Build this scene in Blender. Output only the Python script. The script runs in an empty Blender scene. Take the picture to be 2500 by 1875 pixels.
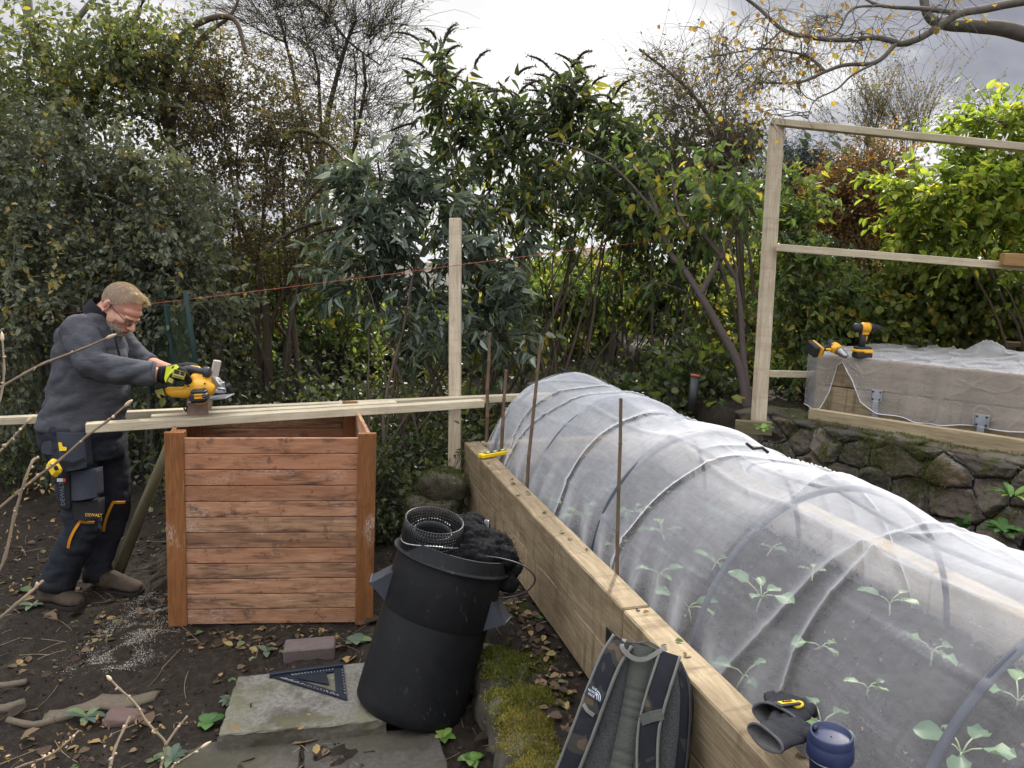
import bpy, bmesh, math, random
import numpy as np
from mathutils import Vector, Matrix, noise
random.seed(7)
RS = np.random.RandomState(11)
V = Vector
R = math.radians
SC = bpy.context.scene
COL = SC.collection
# ------------------------------------------------------------------ camera
F = 1879.0                      # focal length in photograph pixels (2500 wide)
H = 1.75                        # eye height in metres
PITCH, ROLL = R(9.0), R(0.7)
fw = V((0, math.cos(PITCH), -math.sin(PITCH)))
r0 = V((1, 0, 0)); u0 = V((0, math.sin(PITCH), math.cos(PITCH)))
rx = r0 * math.cos(ROLL) + u0 * math.sin(ROLL)
uy = u0 * math.cos(ROLL) - r0 * math.sin(ROLL)
CAM = V((0, 0, H))
def ray(px, py): return fw + rx * ((px - 1250) / F) + uy * ((937.5 - py) / F)
def P(px, py, t): return CAM + ray(px, py) * t
def G(px, py, z):
    d = ray(px, py); return CAM + d * ((z - H) / d.z)
def pix(p):
    q = V(p) - CAM; t = q.dot(fw)
    return (1250 + F * q.dot(rx) / t, 937.5 - F * q.dot(uy) / t, t)
cd = bpy.data.cameras.new('camera'); cam = bpy.data.objects.new('camera', cd); COL.objects.link(cam)
m = Matrix((rx, uy, -fw)).transposed().to_4x4(); m.translation = CAM
cam.matrix_world = m
cd.sensor_width = 36; cd.lens = 36 * F / 2500; cd.clip_end = 3000; cd.clip_start = 0.02
SC.camera = cam
# ------------------------------------------------------------------ shader helpers
def newmat(name):
    mt = bpy.data.materials.new(name); mt.use_nodes = True
    nt = mt.node_tree; nt.nodes.clear()
    out = nt.nodes.new('ShaderNodeOutputMaterial')
    return mt, nt, out
def N(nt, typ, **kw):
    n = nt.nodes.new(typ)
    for k, v in kw.items():
        if k.startswith('i_'):
            key = k[2:]; key = int(key) if key.isdigit() else key.replace('_', ' ')
            n.inputs[key].default_value = v
        else: setattr(n, k, v)
    return n
def L(nt, a, b): nt.links.new(a, b)
def ramp(nt, fac, stops, interp='LINEAR'):
    n = nt.nodes.new('ShaderNodeValToRGB'); cr = n.color_ramp; cr.interpolation = interp
    while len(cr.elements) < len(stops): cr.elements.new(0.5)
    for e, (p, c) in zip(cr.elements, stops):
        e.position = p; e.color = (c[0], c[1], c[2], 1) if len(c) >= 3 else (c[0],) * 3 + (1,)
    if fac is not None: L(nt, fac, n.inputs[0])
    return n.outputs[0]
def g(v): return (v, v, v)
def mixc(nt, fac, a, b, mode='MIX'):
    n = nt.nodes.new('ShaderNodeMix'); n.data_type = 'RGBA'; n.blend_type = mode
    for s, val in ((0, fac), (6, a), (7, b)):
        if isinstance(val, (int, float)): n.inputs[s].default_value = val
        elif isinstance(val, tuple): n.inputs[s].default_value = (*val[:3], 1)
        else: L(nt, val, n.inputs[s])
    return n.outputs[2]
def math_(nt, op, a, b=0.0):
    n = nt.nodes.new('ShaderNodeMath'); n.operation = op
    for i, val in enumerate((a, b)):
        if isinstance(val, (int, float)): n.inputs[i].default_value = val
        else: L(nt, val, n.inputs[i])
    return n.outputs[0]
def coords(nt, attr=None, scale=(1, 1, 1)):
    if attr: src = N(nt, 'ShaderNodeAttribute', attribute_name=attr).outputs['Vector']
    else: src = N(nt, 'ShaderNodeTexCoord').outputs['Object']
    mp = N(nt, 'ShaderNodeMapping'); mp.inputs['Scale'].default_value = scale
    L(nt, src, mp.inputs['Vector']); return mp.outputs[0]
def nz(nt, vec, scale, detail=4, rough=0.55, dist=0.0):
    n = N(nt, 'ShaderNodeTexNoise'); n.inputs['Scale'].default_value = scale
    n.inputs['Detail'].default_value = detail; n.inputs['Roughness'].default_value = rough
    n.inputs['Distortion'].default_value = dist
    L(nt, vec, n.inputs['Vector']); return n.outputs['Fac']
def bump(nt, h, strength=0.4, dist=0.01):
    b = N(nt, 'ShaderNodeBump'); b.inputs['Strength'].default_value = strength; b.inputs['Distance'].default_value = dist
    L(nt, h, b.inputs['Height']); return b.outputs[0]
def principled(nt, out, col, rough=0.7, nrm=None, metal=0.0, spec=0.3):
    b = N(nt, 'ShaderNodeBsdfPrincipled')
    for key, val in (('Base Color', col), ('Roughness', rough), ('Metallic', metal), ('Specular IOR Level', spec)):
        if isinstance(val, tuple): b.inputs[key].default_value = (*val[:3], 1)
        elif isinstance(val, (int, float)): b.inputs[key].default_value = val
        else: L(nt, val, b.inputs[key])
    if nrm is not None: L(nt, nrm, b.inputs['Normal'])
    L(nt, b.outputs[0], out.inputs[0]); return b
def plain(name, col, rough=0.6, metal=0.0, var=0.15, scale=40, bmp=0.15, spec=0.3, attr=None, scuff=0.0):
    """one colour with mottling, fine grime and a little relief"""
    mt, nt, out = newmat(name)
    vec = coords(nt, attr)
    a = nz(nt, vec, scale, 5, 0.6); b = nz(nt, vec, scale * 0.2, 3)
    c = mixc(nt, a, tuple(x * (1 - var) for x in col), tuple(min(1, x * (1 + var)) for x in col))
    c = mixc(nt, ramp(nt, b, [(0.45, g(0)), (0.8, g(1))]), c, mixc(nt, 0.3, c, tuple(x * .5 + .018 for x in col)))
    if scuff:
        s1 = nz(nt, coords(nt, attr, (1, 1, .35)), 60, 5, .75); s2 = nz(nt, vec, 5, 4); c = mixc(nt, math_(nt, 'MULTIPLY', math_(nt, 'MULTIPLY', ramp(nt, s1, [(.60, g(0)), (.70, g(1))]), ramp(nt, s2, [(.42, g(.05)), (.62, g(1))])), scuff), c, (.16, .155, .15))
    r = math_(nt, 'ADD', rough - 0.1, math_(nt, 'MULTIPLY', a, 0.2))
    principled(nt, out, c, r, bump(nt, a, bmp, 0.003), metal, spec)
    return mt
def wood(name, dark, light, knot=(0.10, 0.055, 0.03), tone=0.25, dirt=0.0, dirtcol=(0.05, 0.04, 0.03), rough=0.75,
         tint=None, streak=9.0, cross=0.0, spots=0.0, bmp=0.35, knots=1.0):
    """sawn wood: grain runs along attribute gp.x; each board has its own offset and tone (attribute rnd)"""
    mt, nt, out = newmat(name)
    vec = coords(nt, 'gp', (1.0, 7.0, 7.0))
    warp = nz(nt, vec, 1.6, 3, 0.5)
    wv = N(nt, 'ShaderNodeVectorMath', operation='ADD'); L(nt, vec, wv.inputs[0])
    cmb = N(nt, 'ShaderNodeCombineXYZ'); L(nt, math_(nt, 'MULTIPLY', warp, 0.5), cmb.inputs[1]); L(nt, math_(nt, 'MULTIPLY', warp, 0.5), cmb.inputs[2])
    L(nt, cmb.outputs[0], wv.inputs[1])
    fine = coords(nt, 'gp', (2.5, 60.0, 60.0))
    ng = nz(nt, fine, 3.0, 4, 0.6)
    wave = nz(nt, wv.outputs[0], streak * 0.35, 5, 0.6, 1.2)
    c = ramp(nt, wave, [(0.3, dark), (0.7, light)])
    c = mixc(nt, math_(nt, 'MULTIPLY', ramp(nt, ng, [(.35, g(0)), (.75, g(1))]), 0.62), c, tuple(x * 0.55 for x in dark))
    rnd = N(nt, 'ShaderNodeAttribute', attribute_name='rnd').outputs['Fac']
    tn = ramp(nt, rnd, [(0, g(1 - tone)), (1, g(1 + tone))])
    c = mixc(nt, 1.0, c, tn, 'MULTIPLY')
    if tint: c = mixc(nt, math_(nt, 'MULTIPLY', ramp(nt, math_(nt, 'FRACT', math_(nt, 'MULTIPLY', rnd, 7.31)), [(0, g(0)), (1, g(1))]), 0.75), c, tint)
    vo = N(nt, 'ShaderNodeTexVoronoi'); vo.inputs['Scale'].default_value = 2.2; L(nt, coords(nt, 'gp', (1.2, 1.7, 1.7)), vo.inputs['Vector'])
    kn = ramp(nt, vo.outputs['Distance'], [(0.0, g(1)), (0.06, g(0.7)), (0.10, g(0))])
    c = mixc(nt, math_(nt, 'MULTIPLY', kn, 0.75 * knots), c, knot)
    if dirt:
        d1 = nz(nt, coords(nt, 'gp', (1.5, 9, 9)), 2.3, 6, 0.7, 0.5)
        d2 = nz(nt, coords(nt, 'gp', (1, 1, 1)), 14, 5, 0.7)
        c = mixc(nt, math_(nt, 'MULTIPLY', ramp(nt, d1, [(0.50, g(0)), (0.68, g(1))]), dirt), c, dirtcol)
        c = mixc(nt, math_(nt, 'MULTIPLY', ramp(nt, d2, [(0.58, g(0)), (0.66, g(1))]), dirt * 0.6), c, dirtcol)
    if cross:
        d3 = nz(nt, coords(nt, 'gp', (11, 1.2, 1.2)), 1.7, 5, 0.65, 0.4); c = mixc(nt, math_(nt, 'MULTIPLY', ramp(nt, d3, [(0.52, g(0)), (0.70, g(1))]), cross), c, dirtcol)
    if spots:
        s1 = nz(nt, coords(nt, 'gp', (1, 2, 2)), 3.1, 3, 0.5); s2 = nz(nt, coords(nt, 'gp', (1, 3, 3)), 60, 3, 0.7)
        c = mixc(nt, math_(nt, 'MULTIPLY', math_(nt, 'MULTIPLY', ramp(nt, s1, [(0.60, g(0)), (0.68, g(1))]), ramp(nt, s2, [(0.45, g(0)), (0.6, g(1))])), spots), c, (0.62, 0.52, 0.44))
    saw_ = nz(nt, coords(nt, 'gp', (160, 6, 6)), 1.0, 3, 0.5)
    hgt = math_(nt, 'ADD', math_(nt, 'ADD', math_(nt, 'MULTIPLY', ng, 0.6), math_(nt, 'MULTIPLY', wave, 0.5)), math_(nt, 'MULTIPLY', saw_, 0.18))
    principled(nt, out, c, rough, bump(nt, hgt, bmp, 0.004), 0, 0.2)
    return mt
def leafmat(name, stops, transl=0.4, tboost=1.6, rough=0.45, spec=0.35):
    """leaf blade: colour by attribute rnd, part of the light passes through"""
    mt, nt, out = newmat(name)
    rnd = N(nt, 'ShaderNodeAttribute', attribute_name='rnd').outputs['Fac']
    c = ramp(nt, rnd, stops)
    v = nz(nt, coords(nt), 35, 3)
    c = mixc(nt, math_(nt, 'MULTIPLY', v, 0.35), c, mixc(nt, 1.0, c, (0.55, 0.55, 0.45), 'MULTIPLY'))
    b = N(nt, 'ShaderNodeBsdfPrincipled'); L(nt, c, b.inputs['Base Color'])
    b.inputs['Roughness'].default_value = rough; b.inputs['Specular IOR Level'].default_value = spec
    t = N(nt, 'ShaderNodeBsdfTranslucent')
    L(nt, mixc(nt, 1.0, c, (tboost, tboost * 1.02, tboost * 0.5), 'MULTIPLY'), t.inputs[0])
    mx = N(nt, 'ShaderNodeMixShader'); mx.inputs[0].default_value = transl
    L(nt, b.outputs[0], mx.inputs[1]); L(nt, t.outputs[0], mx.inputs[2]); L(nt, mx.outputs[0], out.inputs[0])
    return mt
def bark(name, a, b, scale=18):
    mt, nt, out = newmat(name)
    vec = coords(nt, 'gp', (1, 3, 3)); n1 = nz(nt, vec, scale, 6, 0.65); n2 = nz(nt, coords(nt), 7, 3)
    c = mixc(nt, n1, a, b); c = mixc(nt, math_(nt, 'MULTIPLY', ramp(nt, n2, [(0.5, g(0)), (0.7, g(1))]), 0.5), c, (0.06, 0.075, 0.035))
    principled(nt, out, c, 0.85, bump(nt, n1, 0.5, 0.006)); return mt
def netmat(name, lo, hi, col=(0.80, 0.81, 0.84), pw=2.2, weave=False):
    """fine woven mesh: threads scatter light, the holes let it through; seen edge-on the threads close up"""
    mt, nt, out = newmat(name)
    d = N(nt, 'ShaderNodeBsdfDiffuse'); t = N(nt, 'ShaderNodeBsdfTranslucent'); tr = N(nt, 'ShaderNodeBsdfTransparent')
    v = nz(nt, coords(nt), 9, 4); vv = nz(nt, coords(nt, None, (1, 1, 3)), 22, 5, .65)
    c = mixc(nt, v, tuple(x * 0.86 for x in col), col)
    L(nt, c, d.inputs[0]); L(nt, c, t.inputs[0])
    m1 = N(nt, 'ShaderNodeMixShader'); m1.inputs[0].default_value = 0.45
    L(nt, d.outputs[0], m1.inputs[1]); L(nt, t.outputs[0], m1.inputs[2])
    geo = N(nt, 'ShaderNodeNewGeometry')
    dot = N(nt, 'ShaderNodeVectorMath', operation='DOT_PRODUCT'); L(nt, geo.outputs['Normal'], dot.inputs[0]); L(nt, geo.outputs['Incoming'], dot.inputs[1])
    cosv = math_(nt, 'ABSOLUTE', dot.outputs['Value'])
    gz = math_(nt, 'POWER', math_(nt, 'SUBTRACT', 1.0, cosv), pw)
    fac = math_(nt, 'ADD', lo, math_(nt, 'MULTIPLY', gz, hi - lo))
    fac = math_(nt, 'MULTIPLY', fac, ramp(nt, vv, [(0.3, g(0.88)), (0.7, g(1.12))]))
    if weave:
        w1 = nz(nt, coords(nt, 'gp', (4.0, 60, 1)), 1.0, 4, .6); w2 = nz(nt, coords(nt, 'gp', (70, 2.0, 1)), 1.0, 4, .6); w3 = nz(nt, coords(nt, 'gp', (2.2, 7, 1)), 1.0, 4, .6)
        wsum = math_(nt, 'ADD', math_(nt, 'ADD', math_(nt, 'MULTIPLY', w1, .7), math_(nt, 'MULTIPLY', w2, .7)), w3)
        fac = math_(nt, 'MULTIPLY', fac, ramp(nt, math_(nt, 'MULTIPLY', wsum, .42), [(.34, g(.80)), (.50, g(.97)), (.64, g(1.0))])); fac = math_(nt, 'ADD', fac, math_(nt, 'MULTIPLY', ramp(nt, math_(nt, 'MULTIPLY', wsum, .42), [(.53, g(0)), (.66, g(1))]), .08))
    m2 = N(nt, 'ShaderNodeMixShader'); L(nt, fac, m2.inputs[0])
    L(nt, tr.outputs[0], m2.inputs[1]); L(nt, m1.outputs[0], m2.inputs[2]); L(nt, m2.outputs[0], out.inputs[0])
    return mt
# ------------------------------------------------------------------ objects
OFF = {}
def tag(o, label=None, cat=None, group=None, kind=None):
    if label: o['label'] = label
    if cat: o['category'] = cat
    if group: o['group'] = group
    if kind: o['kind'] = kind
    return o
def thing(name, loc, label, cat, group=None):
    o = bpy.data.objects.new(name, None); COL.objects.link(o); o.location = V(loc); o.empty_display_size = 0.05
    OFF[o.name] = V(loc); return tag(o, label, cat, group)
def link(name, me, mat, parent=None):
    o = bpy.data.objects.new(name, me); COL.objects.link(o)
    if mat is not None and len(me.materials) == 0: me.materials.append(mat)
    if parent is not None: o.parent = parent; OFF[o.name] = OFF[parent.name]
    else: OFF[o.name] = V((0, 0, 0))
    return o
def npmesh(name, verts, faces, k, gp=None, rnd=None, smooth=False):
    """verts (n,3), faces (m,k)"""
    me = bpy.data.meshes.new(name)
    nv, nf = len(verts), len(faces)
    me.vertices.add(nv); me.vertices.foreach_set('co', np.ascontiguousarray(verts, np.float32).ravel())
    me.loops.add(nf * k); me.polygons.add(nf)
    me.loops.foreach_set('vertex_index', np.ascontiguousarray(faces, np.int32).ravel())
    me.polygons.foreach_set('loop_start', np.arange(0, nf * k, k, dtype=np.int32))
    me.update(calc_edges=True)
    me.polygons.foreach_set('use_smooth', np.full(nf, smooth, bool))
    if gp is not None:
        at = me.attributes.new('gp', 'FLOAT_VECTOR', 'POINT'); at.data.foreach_set('vector', np.ascontiguousarray(gp, np.float32).ravel())
    if rnd is not None:
        at = me.attributes.new('rnd', 'FLOAT', 'FACE'); at.data.foreach_set('value', np.ascontiguousarray(rnd, np.float32))
    return me
def npobj(name, verts, faces, k, mat, parent=None, **kw):
    off = np.array(OFF[parent.name]) if parent is not None else 0
    return link(name, npmesh(name, np.asarray(verts) - off, faces, k, **kw), mat, parent)
class MB:
    def __init__(s): s.v = []; s.f = []; s.gp = []; s.r = []; s.sm = []; s.mi = []; s.mats = None
    def add(s, vs, fs, gp=None, r=None, smooth=False, mi=0):
        n = len(s.v); r = random.random() if r is None else r
        s.v += [V(v) for v in vs]; s.gp += [V(x) for x in (gp if gp is not None else vs)]
        for f in fs: s.f.append([n + i for i in f]); s.r.append(r); s.sm.append(smooth); s.mi.append(mi)
        return n
    def beam(s, p0, p1, w, h, up=(0, 0, 1), bev=0.003, n=1, jit=0.0, r=None, mi=0):
        """sawn timber from p0 to p1, w across and h along up"""
        p0, p1 = V(p0), V(p1); ax = (p1 - p0); ln = ax.length; ax.normalize()
        side = ax.cross(V(up)).normalized(); u = side.cross(ax).normalized()
        b = min(bev, w * 0.4, h * 0.4); a, c = w / 2, h / 2
        prof = [(-a + b, -c), (a - b, -c), (a, -c + b), (a, c - b), (a - b, c), (-a + b, c), (-a, c - b), (-a, -c + b)]
        vs, gp, fs = [], [], []; o = V((random.uniform(0, 40), random.uniform(0, 9), random.uniform(0, 9)))
        xs = [0, min(b, ln * .2)] + [ln * i / n for i in range(1, n)] + [ln - min(b, ln * .2), ln]
        for i, x in enumerate(xs):
            k = 0.985 if i in (0, len(xs) - 1) and b > 0 else 1.0
            kx = (1 - b / a) if i in (0, len(xs) - 1) else 1; kz = (1 - b / c) if i in (0, len(xs) - 1) else 1
            jx, jz = (random.uniform(-jit, jit), random.uniform(-jit, jit)) if jit and 1 < i < len(xs) - 2 else (0, 0)
            for (q, z) in prof:
                vs.append(p0 + ax * x + side * (q * kx + jx) + u * (z * kz + jz)); gp.append(V((x, q, z)) + o)
        m_ = len(xs)
        for i in range(m_ - 1):
            for j in range(8): fs.append([i * 8 + j, i * 8 + (j + 1) % 8, (i + 1) * 8 + (j + 1) % 8, (i + 1) * 8 + j])
        fs.append(list(range(7, -1, -1))); fs.append([(m_ - 1) * 8 + j for j in range(8)])
        s.add(vs, fs, gp, r, False, mi); return s
    def box(s, c, size, rot=None, bev=0.003, r=None, mi=0):
        rot = rot or Matrix.Identity(3); ax = rot @ V((1, 0, 0)); up = rot @ V((0, 0, 1)); c = V(c)
        return s.beam(c - ax * size[0] / 2, c + ax * size[0] / 2, size[1], size[2], up, bev, r=r, mi=mi)
    def loft(s, rings, closed=True, caps=True, smooth=True, r=None, mi=0, gps=None):
        n = len(rings[0]); vs = [p for ring in rings for p in ring]; fs = []
        gp = gps or [V((i * 0.05, math.cos(6.283 * j / n) * .05, math.sin(6.283 * j / n) * .05)) for i in range(len(rings)) for j in range(n)]
        for i in range(len(rings) - 1):
            for j in range(n if closed else n - 1):
                fs.append([i * n + j, i * n + (j + 1) % n, (i + 1) * n + (j + 1) % n, (i + 1) * n + j])
        if caps and closed: fs.append(list(range(n - 1, -1, -1))); fs.append([(len(rings) - 1) * n + j for j in range(n)])
        s.add(vs, fs, gp, r, smooth, mi); return s
    def tube(s, pts, rad, sides=8, caps=True, ell=1.0, upv=None, r=None, mi=0, round_=False):
        pts = [V(p) for p in pts]; n = len(pts)
        rad = [rad] * n if isinstance(rad, (int, float)) else list(rad)
        if round_:          # hemispherical ends
            d0 = (pts[0] - pts[1]).normalized(); d1 = (pts[-1] - pts[-2]).normalized(); ra, rb = rad[0], rad[-1]
            pre = [(pts[0] + d0 * ra * math.sin(a), max(1e-4, ra * math.cos(a))) for a in (1.5, 1.0, 0.5)]
            post = [(pts[-1] + d1 * rb * math.sin(a), max(1e-4, rb * math.cos(a))) for a in (0.5, 1.0, 1.5)]
            pts = [p for p, _ in pre] + pts + [p for p, _ in post]; rad = [q for _, q in pre] + rad + [q for _, q in post]; n = len(pts)
        tans = [((pts[min(i + 1, n - 1)] - pts[max(i - 1, 0)]).normalized() if (pts[min(i + 1, n - 1)] - pts[max(i - 1, 0)]).length > 1e-9 else V((0, 0, 1))) for i in range(n)]
        a = V(upv) if upv else (V((0, 0, 1)) if abs(tans[0].z) < 0.9 else V((1, 0, 0)))
        rings, gp, ln = [], [], 0; o = V((random.uniform(0, 30), 0, 0))
        for i in range(n):
            a = (a - tans[i] * a.dot(tans[i])); a = a.normalized() if a.length > 1e-6 else tans[i].orthogonal().normalized()
            b = tans[i].cross(a)
            if i: ln += (pts[i] - pts[i - 1]).length
            rings.append([pts[i] + a * (rad[i] * math.cos(6.28318 * j / sides)) + b * (rad[i] * ell * math.sin(6.28318 * j / sides)) for j in range(sides)])
            gp += [o + V((ln, rad[i] * math.cos(6.28318 * j / sides), rad[i] * math.sin(6.28318 * j / sides))) for j in range(sides)]
        return s.loft(rings, True, caps, True, r, mi, gp)
    def ellips(s, c, axes, nu=16, nv=10, r=None, mi=0):
        """axes: three vectors (half axes)"""
        c = V(c); a, b, d = [V(x) for x in axes]; rings = []
        for i in range(nv + 1):
            ph = -math.pi / 2 + math.pi * min(max(i / nv, 0.02), 0.98)
            rings.append([c + a * (math.cos(ph) * math.cos(6.28318 * j / nu)) + b * (math.cos(ph) * math.sin(6.28318 * j / nu)) + d * math.sin(ph) for j in range(nu)])
        return s.loft(rings, r=r, mi=mi)
    def lathe(s, base, axis, prof, n=32, caps=False, r=None, mi=0, smooth=True):
        """prof: (radius, height along axis)"""
        base, axis = V(base), V(axis).normalized(); a = axis.orthogonal().normalized(); b = axis.cross(a)
        rings = [[base + axis * h + (a * math.cos(6.28318 * j / n) + b * math.sin(6.28318 * j / n)) * q for j in range(n)] for q, h in prof]
        return s.loft(rings, caps=caps, smooth=smooth, r=r, mi=mi)
    def strip(s, pts, wid, nrm, r=None, mi=0, thick=0.0):
        """flat band along pts, wid across, nrm face normal(s)"""
        pts = [V(p) for p in pts]; n = len(pts); nr = [V(q) for q in nrm] if isinstance(nrm[0], (tuple, Vector, list)) else [V(nrm)] * n
        wd = [wid] * n if isinstance(wid, (int, float)) else wid
        rings = []
        for i in range(n):
            tt = (pts[min(i + 1, n - 1)] - pts[max(i - 1, 0)]).normalized(); sd = tt.cross(nr[i]).normalized(); q = sd.cross(tt).normalized()
            w = wd[i] / 2; h = max(thick, 0.0006) / 2
            rings.append([pts[i] - sd * w - q * h, pts[i] + sd * w - q * h, pts[i] + sd * w + q * h, pts[i] - sd * w + q * h])
        return s.loft(rings, smooth=False, r=r, mi=mi)
    def mesh(s, name, off=V((0, 0, 0))):
        me = bpy.data.meshes.new(name); me.from_pydata([v - off for v in s.v], [], s.f); me.update()
        me.polygons.foreach_set('use_smooth', s.sm)
        me.polygons.foreach_set('material_index', s.mi)
        at = me.attributes.new('gp', 'FLOAT_VECTOR', 'POINT'); at.data.foreach_set('vector', [x for p in s.gp for x in p])
        at = me.attributes.new('rnd', 'FLOAT', 'FACE'); at.data.foreach_set('value', s.r)
        return me
    def build(s, name, mat, parent=None, label=None):
        me = s.mesh(name, OFF[parent.name] if parent is not None else V((0, 0, 0)))
        if isinstance(mat, (list, tuple)):
            for q in mat: me.materials.append(q)
            mat = None
        o = link(name, me, mat, parent)
        if label: o['label'] = label
        return o
def melt(mb, name, mat, parent, voxel=0.006, smooth=4, disp=None, factor=0.5):
    """join overlapping volumes into one continuous skin (voxel remesh), smooth it, optionally displace"""
    me = mb.mesh('tmp'); o = bpy.data.objects.new('tmp', me); COL.objects.link(o)
    md = o.modifiers.new('r', 'REMESH'); md.mode = 'VOXEL'; md.voxel_size = voxel; md.use_smooth_shade = True
    sm = o.modifiers.new('s', 'SMOOTH'); sm.iterations = smooth; sm.factor = factor
    dg = bpy.context.evaluated_depsgraph_get(); ev = o.evaluated_get(dg)
    m2 = bpy.data.meshes.new_from_object(ev); m2.name = name
    bpy.data.objects.remove(o); bpy.data.meshes.remove(me)
    if disp:
        m2.update(); ns = [v.normal.copy() for v in m2.vertices]
        for v, nn in zip(m2.vertices, ns): v.co += nn * disp(v.co)
    off = OFF[parent.name] if parent is not None else V((0, 0, 0))
    for v in m2.vertices: v.co -= off
    m2.materials.clear(); m2.materials.append(mat); m2.update()
    m2.polygons.foreach_set('use_smooth', [True] * len(m2.polygons))
    return link(name, m2, None, parent)
def letters(text, name, size, c, xdir, up, mat, parent, depth=0.0006):
    """real lettering standing 0.6 mm proud of the face it is on"""
    cu = bpy.data.curves.new('t', 'FONT'); cu.body = text; cu.size = size; cu.align_x = 'CENTER'; cu.align_y = 'CENTER'; cu.extrude = depth; cu.resolution_u = 2
    o = bpy.data.objects.new('t', cu); COL.objects.link(o)
    me = bpy.data.meshes.new_from_object(o.evaluated_get(bpy.context.evaluated_depsgraph_get())); me.name = name
    bpy.data.objects.remove(o); bpy.data.curves.remove(cu)
    x = V(xdir).normalized(); z = x.cross(V(up)).normalized(); y = z.cross(x)
    mtx = Matrix((x, y, z)).transposed()
    off = OFF[parent.name]
    for v in me.vertices: v.co = mtx @ v.co + V(c) - off
    me.materials.clear(); me.materials.append(mat)
    return link(name, me, None, parent)
def bez(p0, p1, p2, n=8):
    p0, p1, p2 = V(p0), V(p1), V(p2)
    return [p0 * (1 - t) ** 2 + p1 * 2 * t * (1 - t) + p2 * t * t for t in [i / n for i in range(n + 1)]]
def smooth_path(pts, n=6):
    """Catmull-Rom through pts"""
    pts = [V(p) for p in pts]; q = [pts[0] * 2 - pts[1]] + pts + [pts[-1] * 2 - pts[-2]]; out = []
    for i in range(1, len(q) - 2):
        for k in range(n):
            t = k / n; a, b, c, d = q[i - 1], q[i], q[i + 1], q[i + 2]
            out.append(0.5 * ((2 * b) + (c - a) * t + (2 * a - 5 * b + 4 * c - d) * t * t + (3 * b - a - 3 * c + d) * t ** 3))
    return out + [pts[-1]]
def smoothvals(vals, n=6):
    out = []
    for i in range(len(vals) - 1): out += [vals[i] + (vals[i + 1] - vals[i]) * k / n for k in range(n)]
    return out + [vals[-1]]
def sstep(a, b, x):
    t = np.clip((x - a) / (b - a), 0, 1); return t * t * (3 - 2 * t)
# ------------------------------------------------------------------ light: veiled sun behind the trees, cloudy sky
SUN_AZ, SUN_EL = R(14), R(37)          # azimuth to the right of the view direction
sl = bpy.data.lights.new('sun', 'SUN'); sun = bpy.data.objects.new('sun', sl); COL.objects.link(sun)
sdir = V((math.sin(SUN_AZ) * math.cos(SUN_EL), math.cos(SUN_AZ) * math.cos(SUN_EL), math.sin(SUN_EL)))
sun.rotation_euler = (-sdir).to_track_quat('-Z', 'Y').to_euler()
sl.energy = 3.2; sl.angle = R(2.0); sl.color = (1.0, 0.93, 0.80)
wd = bpy.data.worlds.new('World'); SC.world = wd; wd.use_nodes = True
nt = wd.node_tree; nt.nodes.clear()
wo = nt.nodes.new('ShaderNodeOutputWorld'); bg = nt.nodes.new('ShaderNodeBackground'); bg.inputs[1].default_value = 0.1
sky = nt.nodes.new('ShaderNodeTexSky'); sky.sky_type = 'NISHITA'; sky.sun_disc = False
sky.sun_elevation = SUN_EL; sky.sun_rotation = SUN_AZ
tc = nt.nodes.new('ShaderNodeTexCoord')
mp = nt.nodes.new('ShaderNodeMapping'); mp.inputs['Scale'].default_value = (1, 1, 1.9); mp.inputs['Location'].default_value = (0.35, 0.1, 0.2); L(nt, tc.outputs['Generated'], mp.inputs[0])
cn = nz(nt, mp.outputs[0], 3.1, 7, 0.52, 0.35); cn2 = nz(nt, mp.outputs[0], 1.25, 3, 0.5)
ccol = ramp(nt, cn, [(0.30, (1.7, 1.76, 2.05)), (0.46, (2.5, 2.58, 2.9)), (0.56, (5.4, 5.4, 5.5))])
dt = N(nt, 'ShaderNodeVectorMath', operation='DOT_PRODUCT'); L(nt, tc.outputs['Generated'], dt.inputs[0]); dt.inputs[1].default_value = V((-0.10, 0.955, 0.28)).normalized()
glow = ramp(nt, dt.outputs['Value'], [(0.86, g(0)), (0.95, g(0.2)), (0.99, g(.9))])
ccol = mixc(nt, math_(nt, 'MULTIPLY', glow, 0.7), ccol, (7.2, 7.1, 7.0))
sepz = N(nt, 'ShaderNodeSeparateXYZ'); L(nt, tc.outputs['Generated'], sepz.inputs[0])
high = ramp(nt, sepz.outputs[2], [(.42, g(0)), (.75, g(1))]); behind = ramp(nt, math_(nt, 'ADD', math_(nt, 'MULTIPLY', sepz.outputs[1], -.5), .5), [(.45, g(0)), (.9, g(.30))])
ccol = mixc(nt, math_(nt, 'MAXIMUM', high, behind), ccol, mixc(nt, 1.0, ccol, (4.2, 4.2, 4.25), 'MULTIPLY'))  # clouds overhead and behind the view brightened as added fill light
cover = ramp(nt, cn2, [(0.25, g(0.72)), (0.5, g(1.0))])
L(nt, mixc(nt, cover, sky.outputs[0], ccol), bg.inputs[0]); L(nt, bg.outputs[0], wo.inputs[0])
SC.view_settings.view_transform = 'Standard'; SC.view_settings.look = 'None'; SC.view_settings.gamma = 1; SC.view_settings.exposure = 0.88
SC.view_settings.use_curve_mapping = False
SC.render.engine = 'CYCLES'; cy = SC.cycles
cy.max_bounces = 7; cy.diffuse_bounces = 3; cy.glossy_bounces = 2; cy.transmission_bounces = 4; cy.transparent_max_bounces = 14
cy.use_denoising = True; cy.caustics_reflective = False; cy.caustics_refractive = False
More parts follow.
